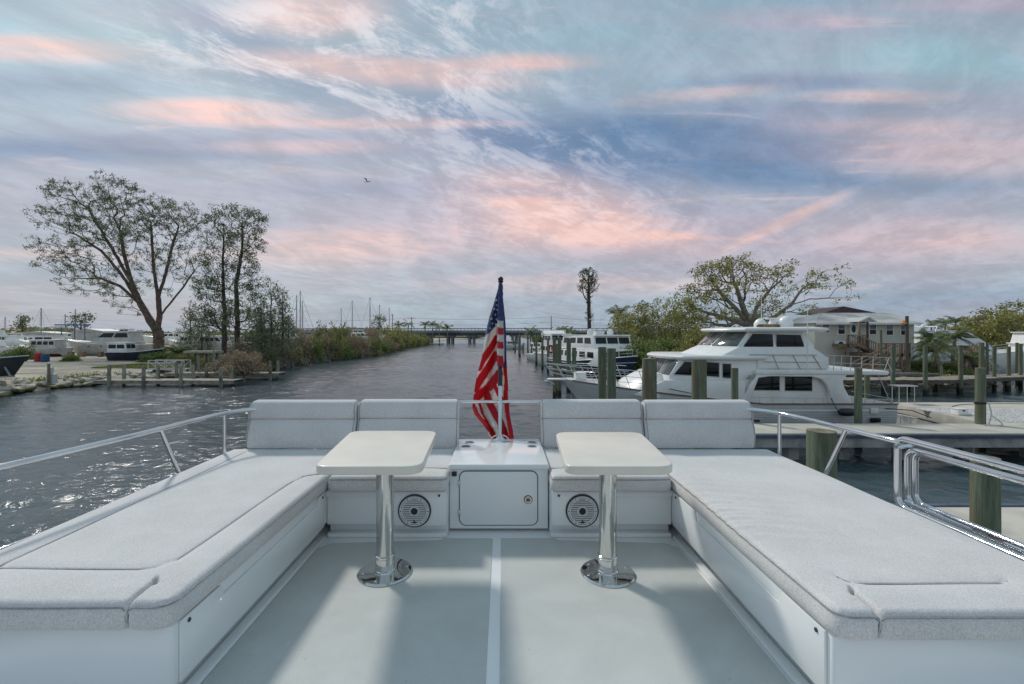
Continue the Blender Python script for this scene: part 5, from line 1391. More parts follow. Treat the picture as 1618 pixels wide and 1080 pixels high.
yb('white speedboat with a blue sheer line at the left edge', 25, 82, 9, PI*.97, B=3, fb=1.5, z=1.2, tiers=[(.35, .65, .7, .9, 1.2, .2, 1, 2)], stripe=MT['tarp'])
yb('long white sport boat behind the left bushes', 42, 98, 14, PI*.94, B=4, fb=1.7, z=1.5, tiers=[(.2, .65, .8, 1.3, 2, .3, 3, 2)], arch=True)
yb('white cruiser under a pale blue awning at the left', 75, 105, 13, PI, B=4, fb=1.5, z=1.3, tiers=[(.1, .8, .8, 1.6, .4, .2, 6, 2)])
yb('white cruiser farther left in the yard with dark windows', 8, 118, 13, PI*.9, B=4, fb=1.8, z=1.5, tiers=[(.15, .65, .8, 1.4, 1.6, .3, 4, 2), (.2, .5, .7, 1.0, 1.0, .3, 0, 2)])
for i, (px, d, L, lab) in enumerate(((190, 125, 12, 'distant white boat just left of the big trunk'), (222, 118, 10, 'distant white boat seen behind the big trunk'), (306, 78, 8, 'small white boat behind the timber frame'), (330, 88, 9, 'white boat stored behind the paired tree trunks'), (392, 96, 12, 'white cruiser glimpsed through the drooping trees'),
                                     (420, 112, 12, 'white boat deep in the yard right of the drooping trees'), (300, 130, 13, 'far white cruiser behind the palmetto bush'), (545, 150, 13, 'white cruiser showing above the mangroves'), (560, 175, 12, 'small white boat showing above the mangroves'), (150, 140, 14, 'far white cruiser under the blue boom'))):
    yb(lab, px, d, L, PI*rnd.choice([.95, 1.03, .05]), B=3.5, fb=1.7, z=1.5+.6*(d > 100), tiers=[(.15, .7, .78, 1.3, 1.2, .2, 4, 2)]+([(.2, .5, .7, 1.0, .8, .2, 2, 2)] if i % 2 else []), arch=(i % 3 == 0))
# sailing boats with masts over the bushes
SG = 'masted sailing boats beyond the left bank'
for px, yt, d, lab in ((468.5, 466, 150, 'sailing boat with the leftmost mast of the close trio'), (474.5, 459, 150, 'sailing boat with the tallest mast of the close trio'), (478, 474, 162, 'sailing boat with the rightmost mast of the close trio'), (539, 487, 200, 'sailing boat whose short mast stands alone above the bushes'),
                       (556.5, 474, 180, 'sailing boat with a raked backstay left of the tallest mast'), (584.5, 469, 170, 'sailing boat with the tallest white mast in the middle'), (599.5, 481, 190, 'sailing boat with its mast right of the feathery tree'), (615, 486, 200, 'sailing boat with the rightmost mast before the bridge'),
                       (65, 486, 130, 'sailing boat with a mast and slanting boom at far left'), (103, 496, 150, 'sailing boat with a short mast beside the blue boom'), (119, 488, 150, 'sailing boat behind the bare shrubby tree at left'), (8, 500, 170, 'sailing boat with the mast nearest the left edge')):
    p = atd(px, yt, d); L = 11; m = p.z-1.2-1.2
    local_boat(lab, (p.x+L*.55, d, 1.2), PI, L, 3.2, 1.2, MT['white'], [(.3, .7, .6, .5, .5, .2, 3, 1)], SG, mast=m, rail=False, cat='sailing boat', name='sailing_boat')
# blue boom / lift on the left
a, b_ = atd(88, 513, 110), atd(141, 513, 110)
tl = thing('travel_lift', 'blue steel boat hoist beam standing behind the weathered cruiser', 'boat hoist', (a.x, 110, 1))
MB().bar(a, b_, .8, .3).build('top_beam', MT['tarp'], tl, smooth=0)
for px in (97, 118, 134):
    c = atd(px, 515, 110); MB().bar((c.x, 110, 1), (c.x, 110, c.z), .14, .14).build('leg', MT['tarp'], tl, smooth=0)
# barrels, pile of junk
def barrel(px, d, mat, lab, h=1.5):
    p = atd(px, 568, d); t = MB().lathe((p.x, d, .95), [(.42, 0), (.45, .02), (.46, h*.3), (.48, h*.33), (.46, h*.36), (.46, h*.63), (.48, h*.66), (.46, h*.69), (.45, h), (.4, h)], 20).build('barrel', mat); tag(t, lab, 'barrel', 'barrels in the boat yard')
barrel(61, 64, MT['red'], 'red drum standing in the yard on the left', 1.35); barrel(71.5, 63.5, MT['blue'], 'dark blue drum beside the red drum', 1.25)
p = atd(52, 566, 64); tag(MB().tube([(p.x-.6, 64, 1.15), (p.x+.4, 64, 1.15)], .2, 10).build('fender', MT['white']), 'white cylinder fender lying left of the red drum', 'fender')
# dark boat bow on its trailer at the far left
pd = atd(34, 585, 38.5)
db = local_boat('charcoal hulled boat on a trailer cut by the left edge', (pd.x-9.0, 38.5, 1.75), 0.06, 9, 3.0, .95, MT['dark'], [(.3, .6, .6, .8, .8, .1, 1, 2)], LG, bottom=MT['dark'], stripe=MT['metal_g'], rail=False)
tr_ = thing('boat_trailer', 'grey steel trailer under the charcoal boat at the left edge', 'trailer', (pd.x-4, 38.5, .95))
for yy in (37.7, 39.3): MB().bar((pd.x-9, yy, 1.35), (pd.x-2.5, yy, 1.35), .1, .15).build('frame_rail', MT['mast'], tr_, smooth=0)
MB().bar((pd.x-2.5, 37.7, 1.35), (pd.x-.6, 38.5, 1.4), .1, .12).build('tow_bar', MT['mast'], tr_, smooth=0)
MB().bar((pd.x-2.5, 39.3, 1.35), (pd.x-.6, 38.5, 1.4), .1, .12).build('tow_bar', MT['mast'], tr_, smooth=0)
MB().bar((pd.x-.9, 38.5, 1.35), (pd.x-1.4, 38.5, 2.2), .1, .1).build('winch_post', MT['mast'], tr_, smooth=0)
for yy in (37.45, 39.55): MB().cone((pd.x-5, yy-.12, 1.28), (pd.x-5, yy+.12, 1.28), .34, n=20).build('wheel', MT['black'], tr_)
# yard sheds on the left
for px, yt, w, d, m, lab in ((55, 523, 16, 140, 'roof', 'low grey roofed shed in the yard at far left'), (140, 519, 9, 112, 'oldwhite', 'pale boxy shed behind the weathered cruiser')):
    p = atd(px, yt, d); s = thing('shed', lab, 'shed', (p.x, d, 1))
    MB().box(p.x-w/2+.3, p.x+w/2-.3, d, d+6, 1, p.z-.6).build('wall', MT['oldwhite'], s, smooth=0)
    MB().prism([(p.x-w/2, p.z-.7), (p.x+w/2, p.z-.7), (p.x, p.z)], 'y', d-.3, d+6.3).build('roof', MT['roof'], s, smooth=0)
    for k in range(3):
        xx = p.x-w/2+w*(k+.5)/3; MB().box(xx-.5, xx+.5, d-.04, d, 1.6, 2.6).build('window', MT['glass'], s, smooth=0)

# ================================================================== bridge, poles, wires
br = thing('bridge', 'long low concrete road bridge crossing the channel', 'bridge', (0, 257, 0))
zr = 5+2.0*257/720; 
MB().box(-130, 110, 255, 266, 4.05, 5.6).build('girder', MT['bridge_d'], br, smooth=0)
MB().box(-130, 110, 254.6, 266.4, 5.6, 6.3).build('road_deck', MT['bridge_c'], br, smooth=0)
for yy in (254.7, 266.1):
    MB().box(-130, 110, yy, yy+.25, 7.75, 8.1).build('parapet_rail', MT['bridge_c'], br, smooth=0)
    MB().box(-130, 110, yy, yy+.2, 6.3, 6.9).build('parapet_wall', MT['bridge_c'], br, smooth=0)
pm = MB().box(-.12, .12, 254.75, 254.95, 6.3, 7.8); po = pm.build('baluster', MT['bridge_c'], br, smooth=0); po.location.x += -129
for i in range(1, 120):
    c = po.copy(); COL.objects.link(c); c.location.x = po.location.x+i*2.0
for i in range(-9, 9):
    x = -5.5+12.2*i
    for yy in (256.5, 264):
        MB().cone((x-.6, yy, -2.5), (x-.6, yy, 3.5), .7, n=10).build('pier_column', MT['bridge_c'], br)
        MB().cone((x+1.8, yy, -2.5), (x+1.8, yy, 3.5), .6, n=10).build('pier_column', MT['bridge_c'], br)
    MB().box(x-2.2, x+3.2, 255.4, 265.4, 3.3, 4.05).build('pier_cap', MT['bridge_c'], br, smooth=0)
def upole(px, yt, d, lab, arm=2.2):
    p = atd(px, yt, d); t = thing('utility_pole', lab, 'utility pole', (p.x, d, 1), 'utility poles at the bridge')
    MB().cone((p.x, d, .5), (p.x, d, p.z), .24, .17, n=8).build('pole', MT['pole'], t)
    if arm: MB().bar((p.x-arm, d, p.z-.5), (p.x+arm, d, p.z-.5), .15, .2).build('crossarm', MT['pole'], t, smooth=0)
    return Vector((p.x, d, p.z-.4))
A = upole(650.5, 501, 235, 'utility pole with a crossarm left of the bridge'); Bp = upole(871, 499, 235, 'bare utility pole right of the bridge', 0)
Cp = upole(620, 496, 245, 'second utility pole with a transformer left of the bridge', .8)
def wire(a, b_, sag, lab):
    pts = [a.lerp(b_, t)-Vector((0, 0, sag*4*t*(1-t))) for t in [i/20 for i in range(21)]]
    tag(MB().tube(pts, .045, 4).build('power_line', MT['wire']), lab, 'power line', 'power lines over the channel')
wire(A, Bp, 1.0, 'upper power line strung over the bridge between the poles'); wire(A-Vector((0, 0, 2.6)), Bp-Vector((0, 0, 2.6)), 1.2, 'lower power line strung over the bridge between the poles')
wire(Bp, Vector((62, 228, 12.2)), 1.0, 'power line running right from the bare pole'); wire(Bp-Vector((0, 0, 2.6)), Vector((62, 228, 9.6)), 1.0, 'lower power line running right from the bare pole')
wire(A, Vector((-150, 240, 13)), 1.4, 'power line running left from the crossarm pole')
# low floating dock before the bridge on the left, white building right
fdk = thing('floating_dock', 'low pale floating dock by the left bank near the bridge', 'dock', (-30, 215, 0))
MB().box(-43.5, -26.5, 205, 209, .1, .75).build('pontoon', MT['conc'], fdk, smooth=0)
for x in (-43, -35, -28): MB().cone((x, 204.8, -1), (x, 204.8, 2.3), .2, n=8).build('post', MT['piling'], fdk)
rb = MB(); wb = thing('white_building', 'low white building with a long roof beyond the navy trawler', 'building', (25, 180, 1))
a, b_ = atd(861, 533, 170), atd(892, 524, 170)
MB().box(a.x, b_.x, 170, 182, .9, b_.z-1.2).build('wall', MT['siding'], wb, smooth=0)
MB().prism([(169.4, b_.z-1.2), (182.6, b_.z-1.2), (176, b_.z+.5)], 'x', a.x-.5, b_.x+.5).build('roof', MT['white'], wb, smooth=0)
for k in range(4): xx = a.x+1+(b_.x-a.x-2)*k/3; MB().box(xx-.5, xx+.5, 169.95, 170, 2, 3.2).build('window', MT['glass'], wb, smooth=0)

# ================================================================== house on the right
HD = 50.0
def H(px, py, d=HD): p = atd(px, py, d); return p.x, p.z
house = thing('house', 'cream two storey house with a pale metal roof behind the yacht', 'house', (38, HD, 1))
xl, zb_ = H(1287, 588); xr, ze = H(1444, 510)
MB().box(xl, xr, HD, HD+9, .9, ze).build('wall', MT['siding'], house, smooth=0)
zc = 1.1; k = 0
sm = MB(); zz = 1.2
while zz < ze-.15: sm.box(xl-.0, xr, HD-.022, HD, zz, zz+.19); zz += .225
sb = sm.build('clapboard', MT['siding'], house, smooth=0); sb['kind'] = 'stuff'
xr2, _ = H(1466, 515, HD+8)
MB().add([(xr+.02, HD+.3, .9), (xr+3.6, HD+10, .9), (xr+3.6, HD+10, ze-.2), (xr+.02, HD+.3, ze-.2), (xr-1, HD+10, .9), (xr-1, HD+10, ze-.2)], [(0, 1, 2, 3), (1, 4, 5, 2), (0, 3, 5, 4), (3, 2, 5), (0, 4, 1)]).build('side_wing', MT['siding_b'], house, smooth=0)
for t0 in (.15, .5, .8):
    P = Vector((xr+.02, HD+.3, 0)).lerp(Vector((xr+3.6, HD+10, 0)), t0); Q = P.lerp(Vector((xr+3.6, HD+10, 0)), .18)
    n_ = Vector((9.7, -3.58, 0)).normalized()
    MB().plate([(P.x, P.y, 4.0), (Q.x, Q.y, 4.0), (Q.x, Q.y, 5.6), (P.x, P.y, 5.6)], n_, .05).build('window', MT['glass'], house, smooth=0)
zr1 = H(1400, 494, HD+4)[1]
xA, xB = H(1284, 511)[0], H(1450, 511)[0]; yA, yB = HD-.6, HD+9.6; yR = HD+4.5; xR0, xR1 = H(1300, 494, HD+4)[0], H(1418, 494, HD+4)[0]
rf = MB(); rf.add([(xA, yA, ze), (xB, yA, ze), (xB, yB, ze), (xA, yB, ze), (xR0, yR, zr1), (xR1, yR, zr1)], [(0, 1, 5, 4), (1, 2, 5), (2, 3, 4, 5), (3, 0, 4), (3, 2, 1, 0)])
roof = rf.build('roof', MT['roof'], house, smooth=0)
mb = MB()   # standing seams
for i in range(40):
    x = xA+.2+(xB-xA-.4)*i/39; t1 = 1.0
    if x > xR1: t1 = max(0.02, (xB-x)/(xB-xR1))
    if x < xR0: t1 = max(0.02, (x-xA)/(xR0-xA))
    mb.bar((x, yA+.02, ze+.03), (x, yA+(yR-yA)*t1, ze+.03+(zr1-ze)*t1), .05, .05)
mb.build('roof_seam', MT['roof'], roof, smooth=0)
MB().box(xA-.03, xB+.03, yA-.05, yA, ze-.18, ze+.02).build('fascia', MT['white'], house, smooth=0)
ga = [H(1301, 494, HD+10), H(1333, 483.5, HD+10), H(1388, 494.5, HD+10)]
MB().prism(ga, 'y', HD+10, HD+16).build('rear_gable', MT['roof_d'], house, smooth=0)
def hwin(px, py, w, h, lab=None):
    x, z = H(px, py); f = MB().box(x-w/2-.09, x+w/2+.09, HD-.07, HD-.025, z-h/2-.09, z+h/2+.09).build('window', MT['white'], house, smooth=0)
    MB().box(x-w/2, x+w/2, HD-.085, HD-.071, z+.03, z+h/2).build('pane', MT['glass_l'], f, smooth=0); MB().box(x-w/2, x+w/2, HD-.085, HD-.071, z-h/2, z-.03).build('pane', MT['glass'], f, smooth=0)
for px, py in ((1304, 517), (1329, 519.5), (1378.5, 520), (1405, 521), (1428, 521)): hwin(px, py, .68, 1.05)
x, z = H(1348, 522); dr = MB().box(x-.42, x+.42, HD-.08, HD-.03, z-1.15, z+.95).build('door', MT['white'], house, smooth=0)
MB().prism([(x+.22*math.cos(a), z+.2+.42*math.sin(a)) for a in [2*PI*k/16 for k in range(16)]], 'y', HD-.1, HD-.081).build('oval_glass', MT['glass'], dr)
# little gable porch roof and its post
gx0, gz0 = H(1356, 508, HD-1.6); gx1, _ = H(1383, 508, HD-1.6); gxm, gzm = H(1371, 500.5, HD-1.6)
MB().add([(gx0, HD-1.7, gz0), (gxm, HD-1.7, gzm), (gx1, HD-1.7, gz0), (gx0, HD+1, gz0), (gxm, HD+1.5, gzm), (gx1, HD+1, gz0)], [(0, 1, 4, 3), (1, 2, 5, 4), (0, 2, 1)]).build('porch_roof', MT['roof'], house, smooth=0)
mb = MB(); mb.bar((gx0, HD-1.75, gz0), (gxm, HD-1.75, gzm), .1, .16); mb.bar((gxm, HD-1.75, gzm), (gx1, HD-1.75, gz0), .1, .16); mb.build('bargeboard', MT['white'], house, smooth=0)
MB().box(H(1294, 540)[0], H(1292, 540)[0]+.8, HD-.45, HD-.1, 3.7, 4.3)
ac = thing('air_conditioner', 'white air conditioner unit fixed under the first house window', 'air conditioner', (H(1325, 543)[0], HD, 3))
x, z = H(1325, 543); MB().box(x-.55, x+.55, HD-.5, HD-.1, z-.35, z+.35).build('casing', MT['white'], ac, bevel=.03)
MB().cone((x-.12, HD-.515, z), (x-.12, HD-.49, z), .27, n=20).build('fan_grille', MT['seam'], ac)
# wooden decks and stairs
dk = thing('timber_deck', 'brown timber deck with railings and crossed braces in front of the house', 'deck', (H(1400, 560)[0], HD-3, 1))
def deck_level(px0, px1, pyf, d0, d1, pyr):
    x0, zf = H(px0, pyf, d0); x1, _ = H(px1, pyf, d0); zr_ = H(px0, pyr, d0)[1]
    MB().box(x0, x1, d0, d1, zf-.3, zf).build('platform', MT['plank_new'], dk, smooth=0)
    MB().box(x0, x1, d0-.05, d0+.05, zr_-.08, zr_).build('top_rail', MT['plank_new'], dk, smooth=0)
    proto = MB().box(x0+.02, x0+.07, d0-.02, d0+.02, zf, zr_-.08).build('baluster', MT['plank_new'], dk, smooth=0)
    n = int((x1-x0)/.17)
    for i in range(1, n):
        c = proto.copy(); COL.objects.link(c); c.location.x = proto.location.x+i*(x1-x0)/n
    return x0, x1, zf, zr_
u = deck_level(1338.5, 1372, 543.5, HD-2.2, HD-.03, 528.5)
l = deck_level(1387, 1439, 558.5, HD-4.4, HD-.03, 541.8)
for x in (u[0]+.1, (u[0]+u[1])/2+.2, u[1]-.1): MB().box(x-.08, x+.08, HD-2.2, HD-2.04, .9, u[3] if x != (u[0]+u[1])/2+.2 else gz0).build('post', MT['plank_new'], dk, smooth=0)
MB().box(u[1]-.16, u[1], HD-2.25, HD-2.1, .9, gz0).build('post', MT['roof_d'], dk, smooth=0)
for k in range(5):
    x = l[0]+.1+(l[1]-l[0]-.2)*k/4; MB().box(x-.09, x+.09, HD-4.4, HD-4.22, .9, l[3]).build('post', MT['plank_new'], dk, smooth=0)
    if k < 4:
        x2 = l[0]+.1+(l[1]-l[0]-.2)*(k+1)/4
        MB().bar((x, HD-4.3, 1.1), (x2, HD-4.3, l[2]-.3), .08, .16).build('brace', MT['plank_new'], dk, smooth=0)
        MB().bar((x2, HD-4.2, 1.1), (x, HD-4.2, l[2]-.3), .08, .16).build('brace', MT['plank_new'], dk, smooth=0)
# stairs from the upper to the lower deck
for yy in (HD-2.3, HD-1.2):
    MB().bar((u[1]-1.2, yy, u[2]), (l[0]+1.6, yy, l[2]), .08, .3).build('stringer', MT['plank_new'], dk, smooth=0)
    MB().bar((u[1]-1.2, yy, u[2]+1.0), (l[0]+1.6, yy, l[2]+1.0), .08, .1).build('hand_rail', MT['plank'], dk, smooth=0)
for i in range(9):
    t = (i+.5)/9; x = u[1]-1.2+(l[0]+1.6-u[1]+1.2)*t; z = u[2]+(l[2]-u[2])*t
    MB().box(x-.14, x+.14, HD-2.3, HD-1.2, z-.02, z+.03).build('step', MT['plank_new'], dk, smooth=0)
    MB().box(x-.02, x+.02, HD-2.33, HD-2.28, z, z+1.0).build('baluster', MT['plank_new'], dk, smooth=0)
for yy in (HD-5.5, HD-4.6):
    MB().bar((l[0]-2.9, yy, 1.1), (l[0]+1.2, yy, l[2]), .08, .3).build('stringer', MT['plank_new'], dk, smooth=0)
    MB().bar((l[0]-2.9, yy, 2.0), (l[0]+1.2, yy, l[2]+.95), .08, .1).build('hand_rail', MT['plank_new'], dk, smooth=0)
# bird in the sky
def bird():
    c = atd(580, 287, 60); t = thing('bird', 'small dark bird gliding in the sky above the left trees', 'bird', c)
    mb = MB(); n = 8
    mb.tube([c+Vector((-.22, 0, -.03)), c+Vector((-.14, 0, 0)), c, c+Vector((.12, 0, .01)), c+Vector((.22, 0, .05)), c+Vector((.27, 0, .05))], [.01, .05, .065, .05, .03, .006], 8); mb.build('body', MT['white'], t)
    for s_, up in ((-1, .20), (1, .05)):
        V = [c+Vector((-.06, 0, .02)), c+Vector((.08, 0, .02)), c+Vector((.10, s_*.28, .16+up)), c+Vector((.02, s_*.62, .12+up)), c+Vector((-.05, s_*.26, .14+up))]
        V = [Vector((p.x+(p.y-c.y)*.45, p.y, p.z)) for p in V]
        m2 = MB(); m2.plate(V, (0, 0, 1), .012); m2.build('wing', MT['dark'], t, smooth=0)
    m2 = MB(); m2.plate([c+Vector((-.18, -.02, 0)), c+Vector((-.36, -.07, -.02)), c+Vector((-.36, .07, -.02)), c+Vector((-.18, .02, 0))], (0, 0, 1), .01); m2.build('tail', MT['dark'], t, smooth=0)
bird()
# ================================================================== vegetation
def frusta(P0, P1, R0, R1, n):
    P0, P1 = np.asarray(P0, float), np.asarray(P1, float); R0, R1 = np.asarray(R0, float), np.asarray(R1, float)
    d = P1-P0; L = np.linalg.norm(d, axis=1, keepdims=True); d = d/np.maximum(L, 1e-6)
    up = np.where(np.abs(d[:, 2:3]) > .9, np.array([[1., 0, 0]]), np.array([[0, 0, 1.]]))
    a = np.cross(d, up); a /= np.linalg.norm(a, axis=1, keepdims=True); b = np.cross(d, a)
    t = np.arange(n)*2*PI/n; ring = a[:, None]*np.cos(t)[None, :, None]+b[:, None]*np.sin(t)[None, :, None]
    V = np.concatenate([P0[:, None]+ring*R0[:, None, None], P1[:, None]+ring*R1[:, None, None]], 1)
    m = len(P0); base = (np.arange(m)*2*n)[:, None, None]; k = np.arange(n)
    Fq = np.stack([k, (k+1) % n, n+(k+1) % n, n+k], -1)[None]+base
    return V.reshape(-1, 3), Fq.reshape(-1, 4)
def leaf_quads(C, size, rng, elong=1.0, droop=0.0, col_lo=0.0, col_hi=1.0):
    """one small bent-free quad per centre"""
    n = len(C); u = rng.normal(size=(n, 3)); u[:, 2] -= droop*2; u /= np.linalg.norm(u, axis=1, keepdims=True)
    w = rng.normal(size=(n, 3)); v = np.cross(u, w); v /= np.maximum(1e-6, np.linalg.norm(v, axis=1, keepdims=True))
    s = size*rng.uniform(.6, 1.35, (n, 1)); U = u*s*elong; Vv = v*s/ max(1, elong)**.35
    Q = np.stack([C-U*.5, C+Vv*.42, C+U*.5, C-Vv*.42], 1).reshape(-1, 3)
    Fq = np.arange(n*4).reshape(-1, 4)
    c = np.repeat(rng.uniform(col_lo, col_hi, n), 4); col = np.stack([c, c, c, np.ones_like(c)], 1)
    return Q, Fq, col
def tree(name, label, cat, d, trunk, blobs, nattr, leaf, bark, r0=.3, lsize=.25, lper=14, lsig=.4, elong=1.6, droop=0.0, step=.7, depth=None, group=None, seed=1, twig=.012, bias=.35, limbs=(), lfrac=1.0, zbase=.9, sweep=0.0, pw=1.75):
    """trunk and limbs: photograph points at depth d; blobs: (px, py, rx, ry, weight) of the crown outline"""
    rng = np.random.default_rng(seed); s = d/F
    def W(px, py, dy=0.0): p = atd(px, py, d); return [p.x, p.y+dy, p.z]
    nodes, par = [], []
    def addline(pts, start=None):
        prev = start
        for i, p in enumerate(pts):
            p = np.array(p, float)
            if prev is None: nodes.append(p); par.append(-1); prev = 0; continue
            q = nodes[prev]; L = np.linalg.norm(p-q); k = max(1, int(L/step))
            for j in range(1, k+1):
                nodes.append(q+(p-q)*j/k+rng.normal(size=3)*step*.04); par.append(prev); prev = len(nodes)-1
        return prev
    b0 = W(*trunk[0]); b0[2] = zbase-.2
    addline([b0]+[W(*p[:2], (p[2] if len(p) > 2 else 0)) for p in trunk[1:]])
    for lm in limbs:
        p0 = np.array(W(*lm[0][:2], (lm[0][2] if len(lm[0]) > 2 else 0))); st = int(np.argmin([np.linalg.norm(n_-p0) for n_ in nodes]))
        addline([W(*p[:2], (p[2] if len(p) > 2 else 0)) for p in lm[1:]], st)
    core = len(nodes)
    wsum = sum(b[4]*b[2]*b[3] for b in blobs); A = []
    for px, py, rx, ry, w in blobs:
        n = max(2, int(nattr*w*rx*ry/wsum)); u = rng.normal(size=(n, 3)); u /= np.linalg.norm(u, axis=1, keepdims=True); u *= rng.uniform(.15, 1, (n, 1))**.45
        c = np.array(W(px, py)); dd = depth if depth else (rx+ry)*.5*s
        A.append(c+u*np.array([rx*s, dd, ry*s]))
    A = np.concatenate(A); A = A[A[:, 2] > zbase+.3]
    P = np.array(nodes); plen = np.zeros(len(P))
    for i in range(1, len(P)): plen[i] = plen[par[i]]+np.linalg.norm(P[i]-P[par[i]])
    A = A[np.argsort([np.min(np.linalg.norm(P-a, axis=1)) for a in A])]
    P = list(P); plen = list(plen); PN = np.zeros((len(P)+len(A)*14, 3)); PL = np.zeros(len(PN)); n = len(P); PN[:n] = P; PL[:n] = plen
    tips = []
    for a in A:
        dist = np.linalg.norm(PN[:n]-a, axis=1)
        cost = dist+bias*PL[:n]+np.maximum(0, PN[:n, 2]-a[2])*.9*(1-droop)
        cost[:1] += 50
        if n > 6: cost[:int(min(core, len(trunk)*2))] += .5
        i = int(np.argmin(cost)); q = PN[i].copy(); L = dist[i]; k = int(min(12, max(1, L/step))); prev = i
        mid = (q+a)/2+np.array([0, 0, -L*.10*(1-2*droop)])+rng.normal(size=3)*L*.07
        for j in range(1, k+1):
            t = j/k; p = (1-t)**2*q+2*t*(1-t)*mid+t*t*a
            if n >= len(PN): break
            PN[n] = p; PL[n] = PL[prev]+L/k; par.append(prev); prev = n; n += 1
        tips.append(prev)
    PN = PN[:n]; area = np.zeros(n); ch = np.zeros(n, int)
    for i in range(n-1, 0, -1):
        if ch[i] == 0: area[i] = twig**pw
        ch[par[i]] += 1; area[par[i]] += area[i]
    R = area**(1/pw); R *= 1.0; 
    k = r0/max(R[0], 1e-6); R = twig+(R-twig)*max(.3, k) if R[0] > twig else R
    pr = np.array(par[1:n]); ids = np.arange(1, n)
    thick = R[ids] > twig*3.2
    root = thing(name, label, cat, tuple(nodes[0]), group)
    VV, FF, off = [], [], 0
    for msk, sd_ in ((thick, 7), (~thick, 3)):
        if msk.sum():
            i1 = ids[msk]; i0 = pr[msk]; r_a = np.minimum(R[i0], R[i1]*1.25); v, f = frusta(PN[i0], PN[i1], r_a, R[i1], sd_); VV.append(v); FF.append(f+off); off += len(v)
    raw_mesh('trunk', np.concatenate(VV), np.concatenate(FF), bark, root, smooth=True)
    # leaves sit along the outer twigs
    tipd = np.full(n, 99)
    for i in range(n-1, 0, -1):
        if ch[i] == 0: tipd[i] = 0
        tipd[par[i]] = min(tipd[par[i]], tipd[i]+1)
    outer = np.where((R < twig*3.2) & (tipd <= 1) & (np.arange(n) >= core))[0]
    if lfrac < 1: outer = outer[rng.random(len(outer)) < lfrac]
    C = np.repeat(PN[outer], lper, 0)+rng.normal(size=(len(outer)*lper, 3))*lsig*np.array([1, 1, .75])
    if sweep: C[:, 2] -= np.abs(rng.normal(size=len(C)))*sweep
    Q, Fq, col = leaf_quads(C, lsize, rng, elong, droop)
    cl = rng.uniform(.0, .7, len(outer)); cc = np.clip(np.repeat(cl, lper*4)+np.repeat(rng.uniform(-.1, .4, len(C)), 4), 0, 1); col[:, :3] = cc[:, None]
    raw_mesh('crown', Q, Fq, leaf, root, col=col)
    return root

TG = 'trees on the left bank'
tree('feathery_tree', 'big spreading tree with a forked reddish trunk and thin feathery foliage on the left', 'tree', 80,
     [(252, 558), (250, 535), (249, 522)],
     [(182, 300, 34, 24, 1.2), (120, 308, 42, 20, 1.1), (92, 345, 34, 24, 1.0), (84, 388, 28, 18, 1), (110, 420, 36, 20, .8), (150, 350, 50, 40, .8), (205, 345, 44, 42, .8), (248, 330, 32, 24, 1.1), (288, 345, 30, 28, 1.0), (235, 380, 52, 42, .6), (310, 385, 22, 40, .8), (150, 405, 50, 32, .6), (135, 450, 34, 18, .7), (190, 455, 36, 26, .45), (290, 420, 26, 30, .6), (250, 430, 40, 34, .4), (198, 492, 18, 14, .6), (90, 420, 22, 10, .6)],
     1500, LF['needle'], BK['red'], r0=.85, lsize=.17, lper=17, lsig=.27, elong=3.2, pw=1.6, step=.8, depth=5.0, seed=3, twig=.028, bias=.34, group=TG,
     limbs=[[(249, 522), (236, 505), (222, 480), (208, 446), (196, 400), (188, 350)], [(236, 505), (214, 470), (190, 430), (160, 396), (120, 370)], [(222, 480), (190, 452), (160, 440), (130, 440)],
            [(249, 522), (252, 500), (250, 470), (244, 430), (240, 380), (238, 350)], [(252, 500), (268, 480), (290, 452), (312, 420)], [(208, 446), (170, 380), (140, 330)], [(250, 470), (262, 430), (274, 380), (285, 350)]])
for k, (bx, top, x1, seed, lab, blobs, d) in enumerate((
    (354, 340, 352, 5, 'slender upright tree with dark clumps, left of the leaning pair', [(342, 345, 14, 20, 1), (352, 380, 20, 26, .8), (340, 420, 22, 26, .8), (330, 460, 26, 26, 1.2), (345, 500, 24, 26, 1.0), (322, 505, 20, 26, .9), (352, 455, 12, 30, .8)], 72),
    (374, 330, 382, 6, 'slender tall tree with a rounded top, right of the leaning pair', [(398, 350, 24, 20, 1.3), (372, 338, 20, 14, 1.1), (384, 378, 34, 26, .9), (402, 400, 14, 16, .7), (385, 420, 24, 24, .8), (392, 458, 26, 26, .9), (375, 500, 28, 30, 1.0), (400, 505, 24, 22, .9)], 70))):
    tree('slender_tree', lab, 'tree', d, [(bx, 562), (bx+1, 500), (bx-1, 450), (x1, 400), (x1+2, top+14)], blobs, 520, LF['needle'], BK['dark'], r0=.40, lsize=.18, lper=18, lsig=.32, elong=2.4, step=.8, depth=2.6, seed=seed, twig=.02, bias=.25, group=TG)
for px, tp, d, seed, w, lab in ((428, 430, 66, 8, 22, 'young casuarina with drooping sprays right of the tall pair'), (446, 448, 68, 9, 16, 'small casuarina at the right end of the left grove'), (412, 462, 62, 10, 24, 'bushy drooping casuarina leaning over the farther pier'), (300, 470, 84, 12, 18, 'dark young tree behind the feathery tree fork'), (318, 500, 76, 13, 20, 'dense low tree between the trunk and the slender pair'), (455, 492, 78, 14, 18, 'thin young tree before the mangroves')):
    h = 575-tp
    tree('casuarina_tree', lab, 'tree', d, [(px, 570), (px+1, 520), (px, tp+10)], [(px, tp+h*.15, w*.35, h*.12, 1.2), (px+2, tp+h*.35, w*.8, h*.16, 1), (px-2, tp+h*.6, w*1.1, h*.18, .9), (px+3, tp+h*.82, w*1.25, h*.14, .9)], 190, LF['needle'], BK['dark'], r0=.2, lsize=.17, lper=14, lsig=.30, elong=2.6, droop=.4, step=.7, depth=2.0, seed=seed, twig=.018, bias=.2, group=TG, sweep=.25)

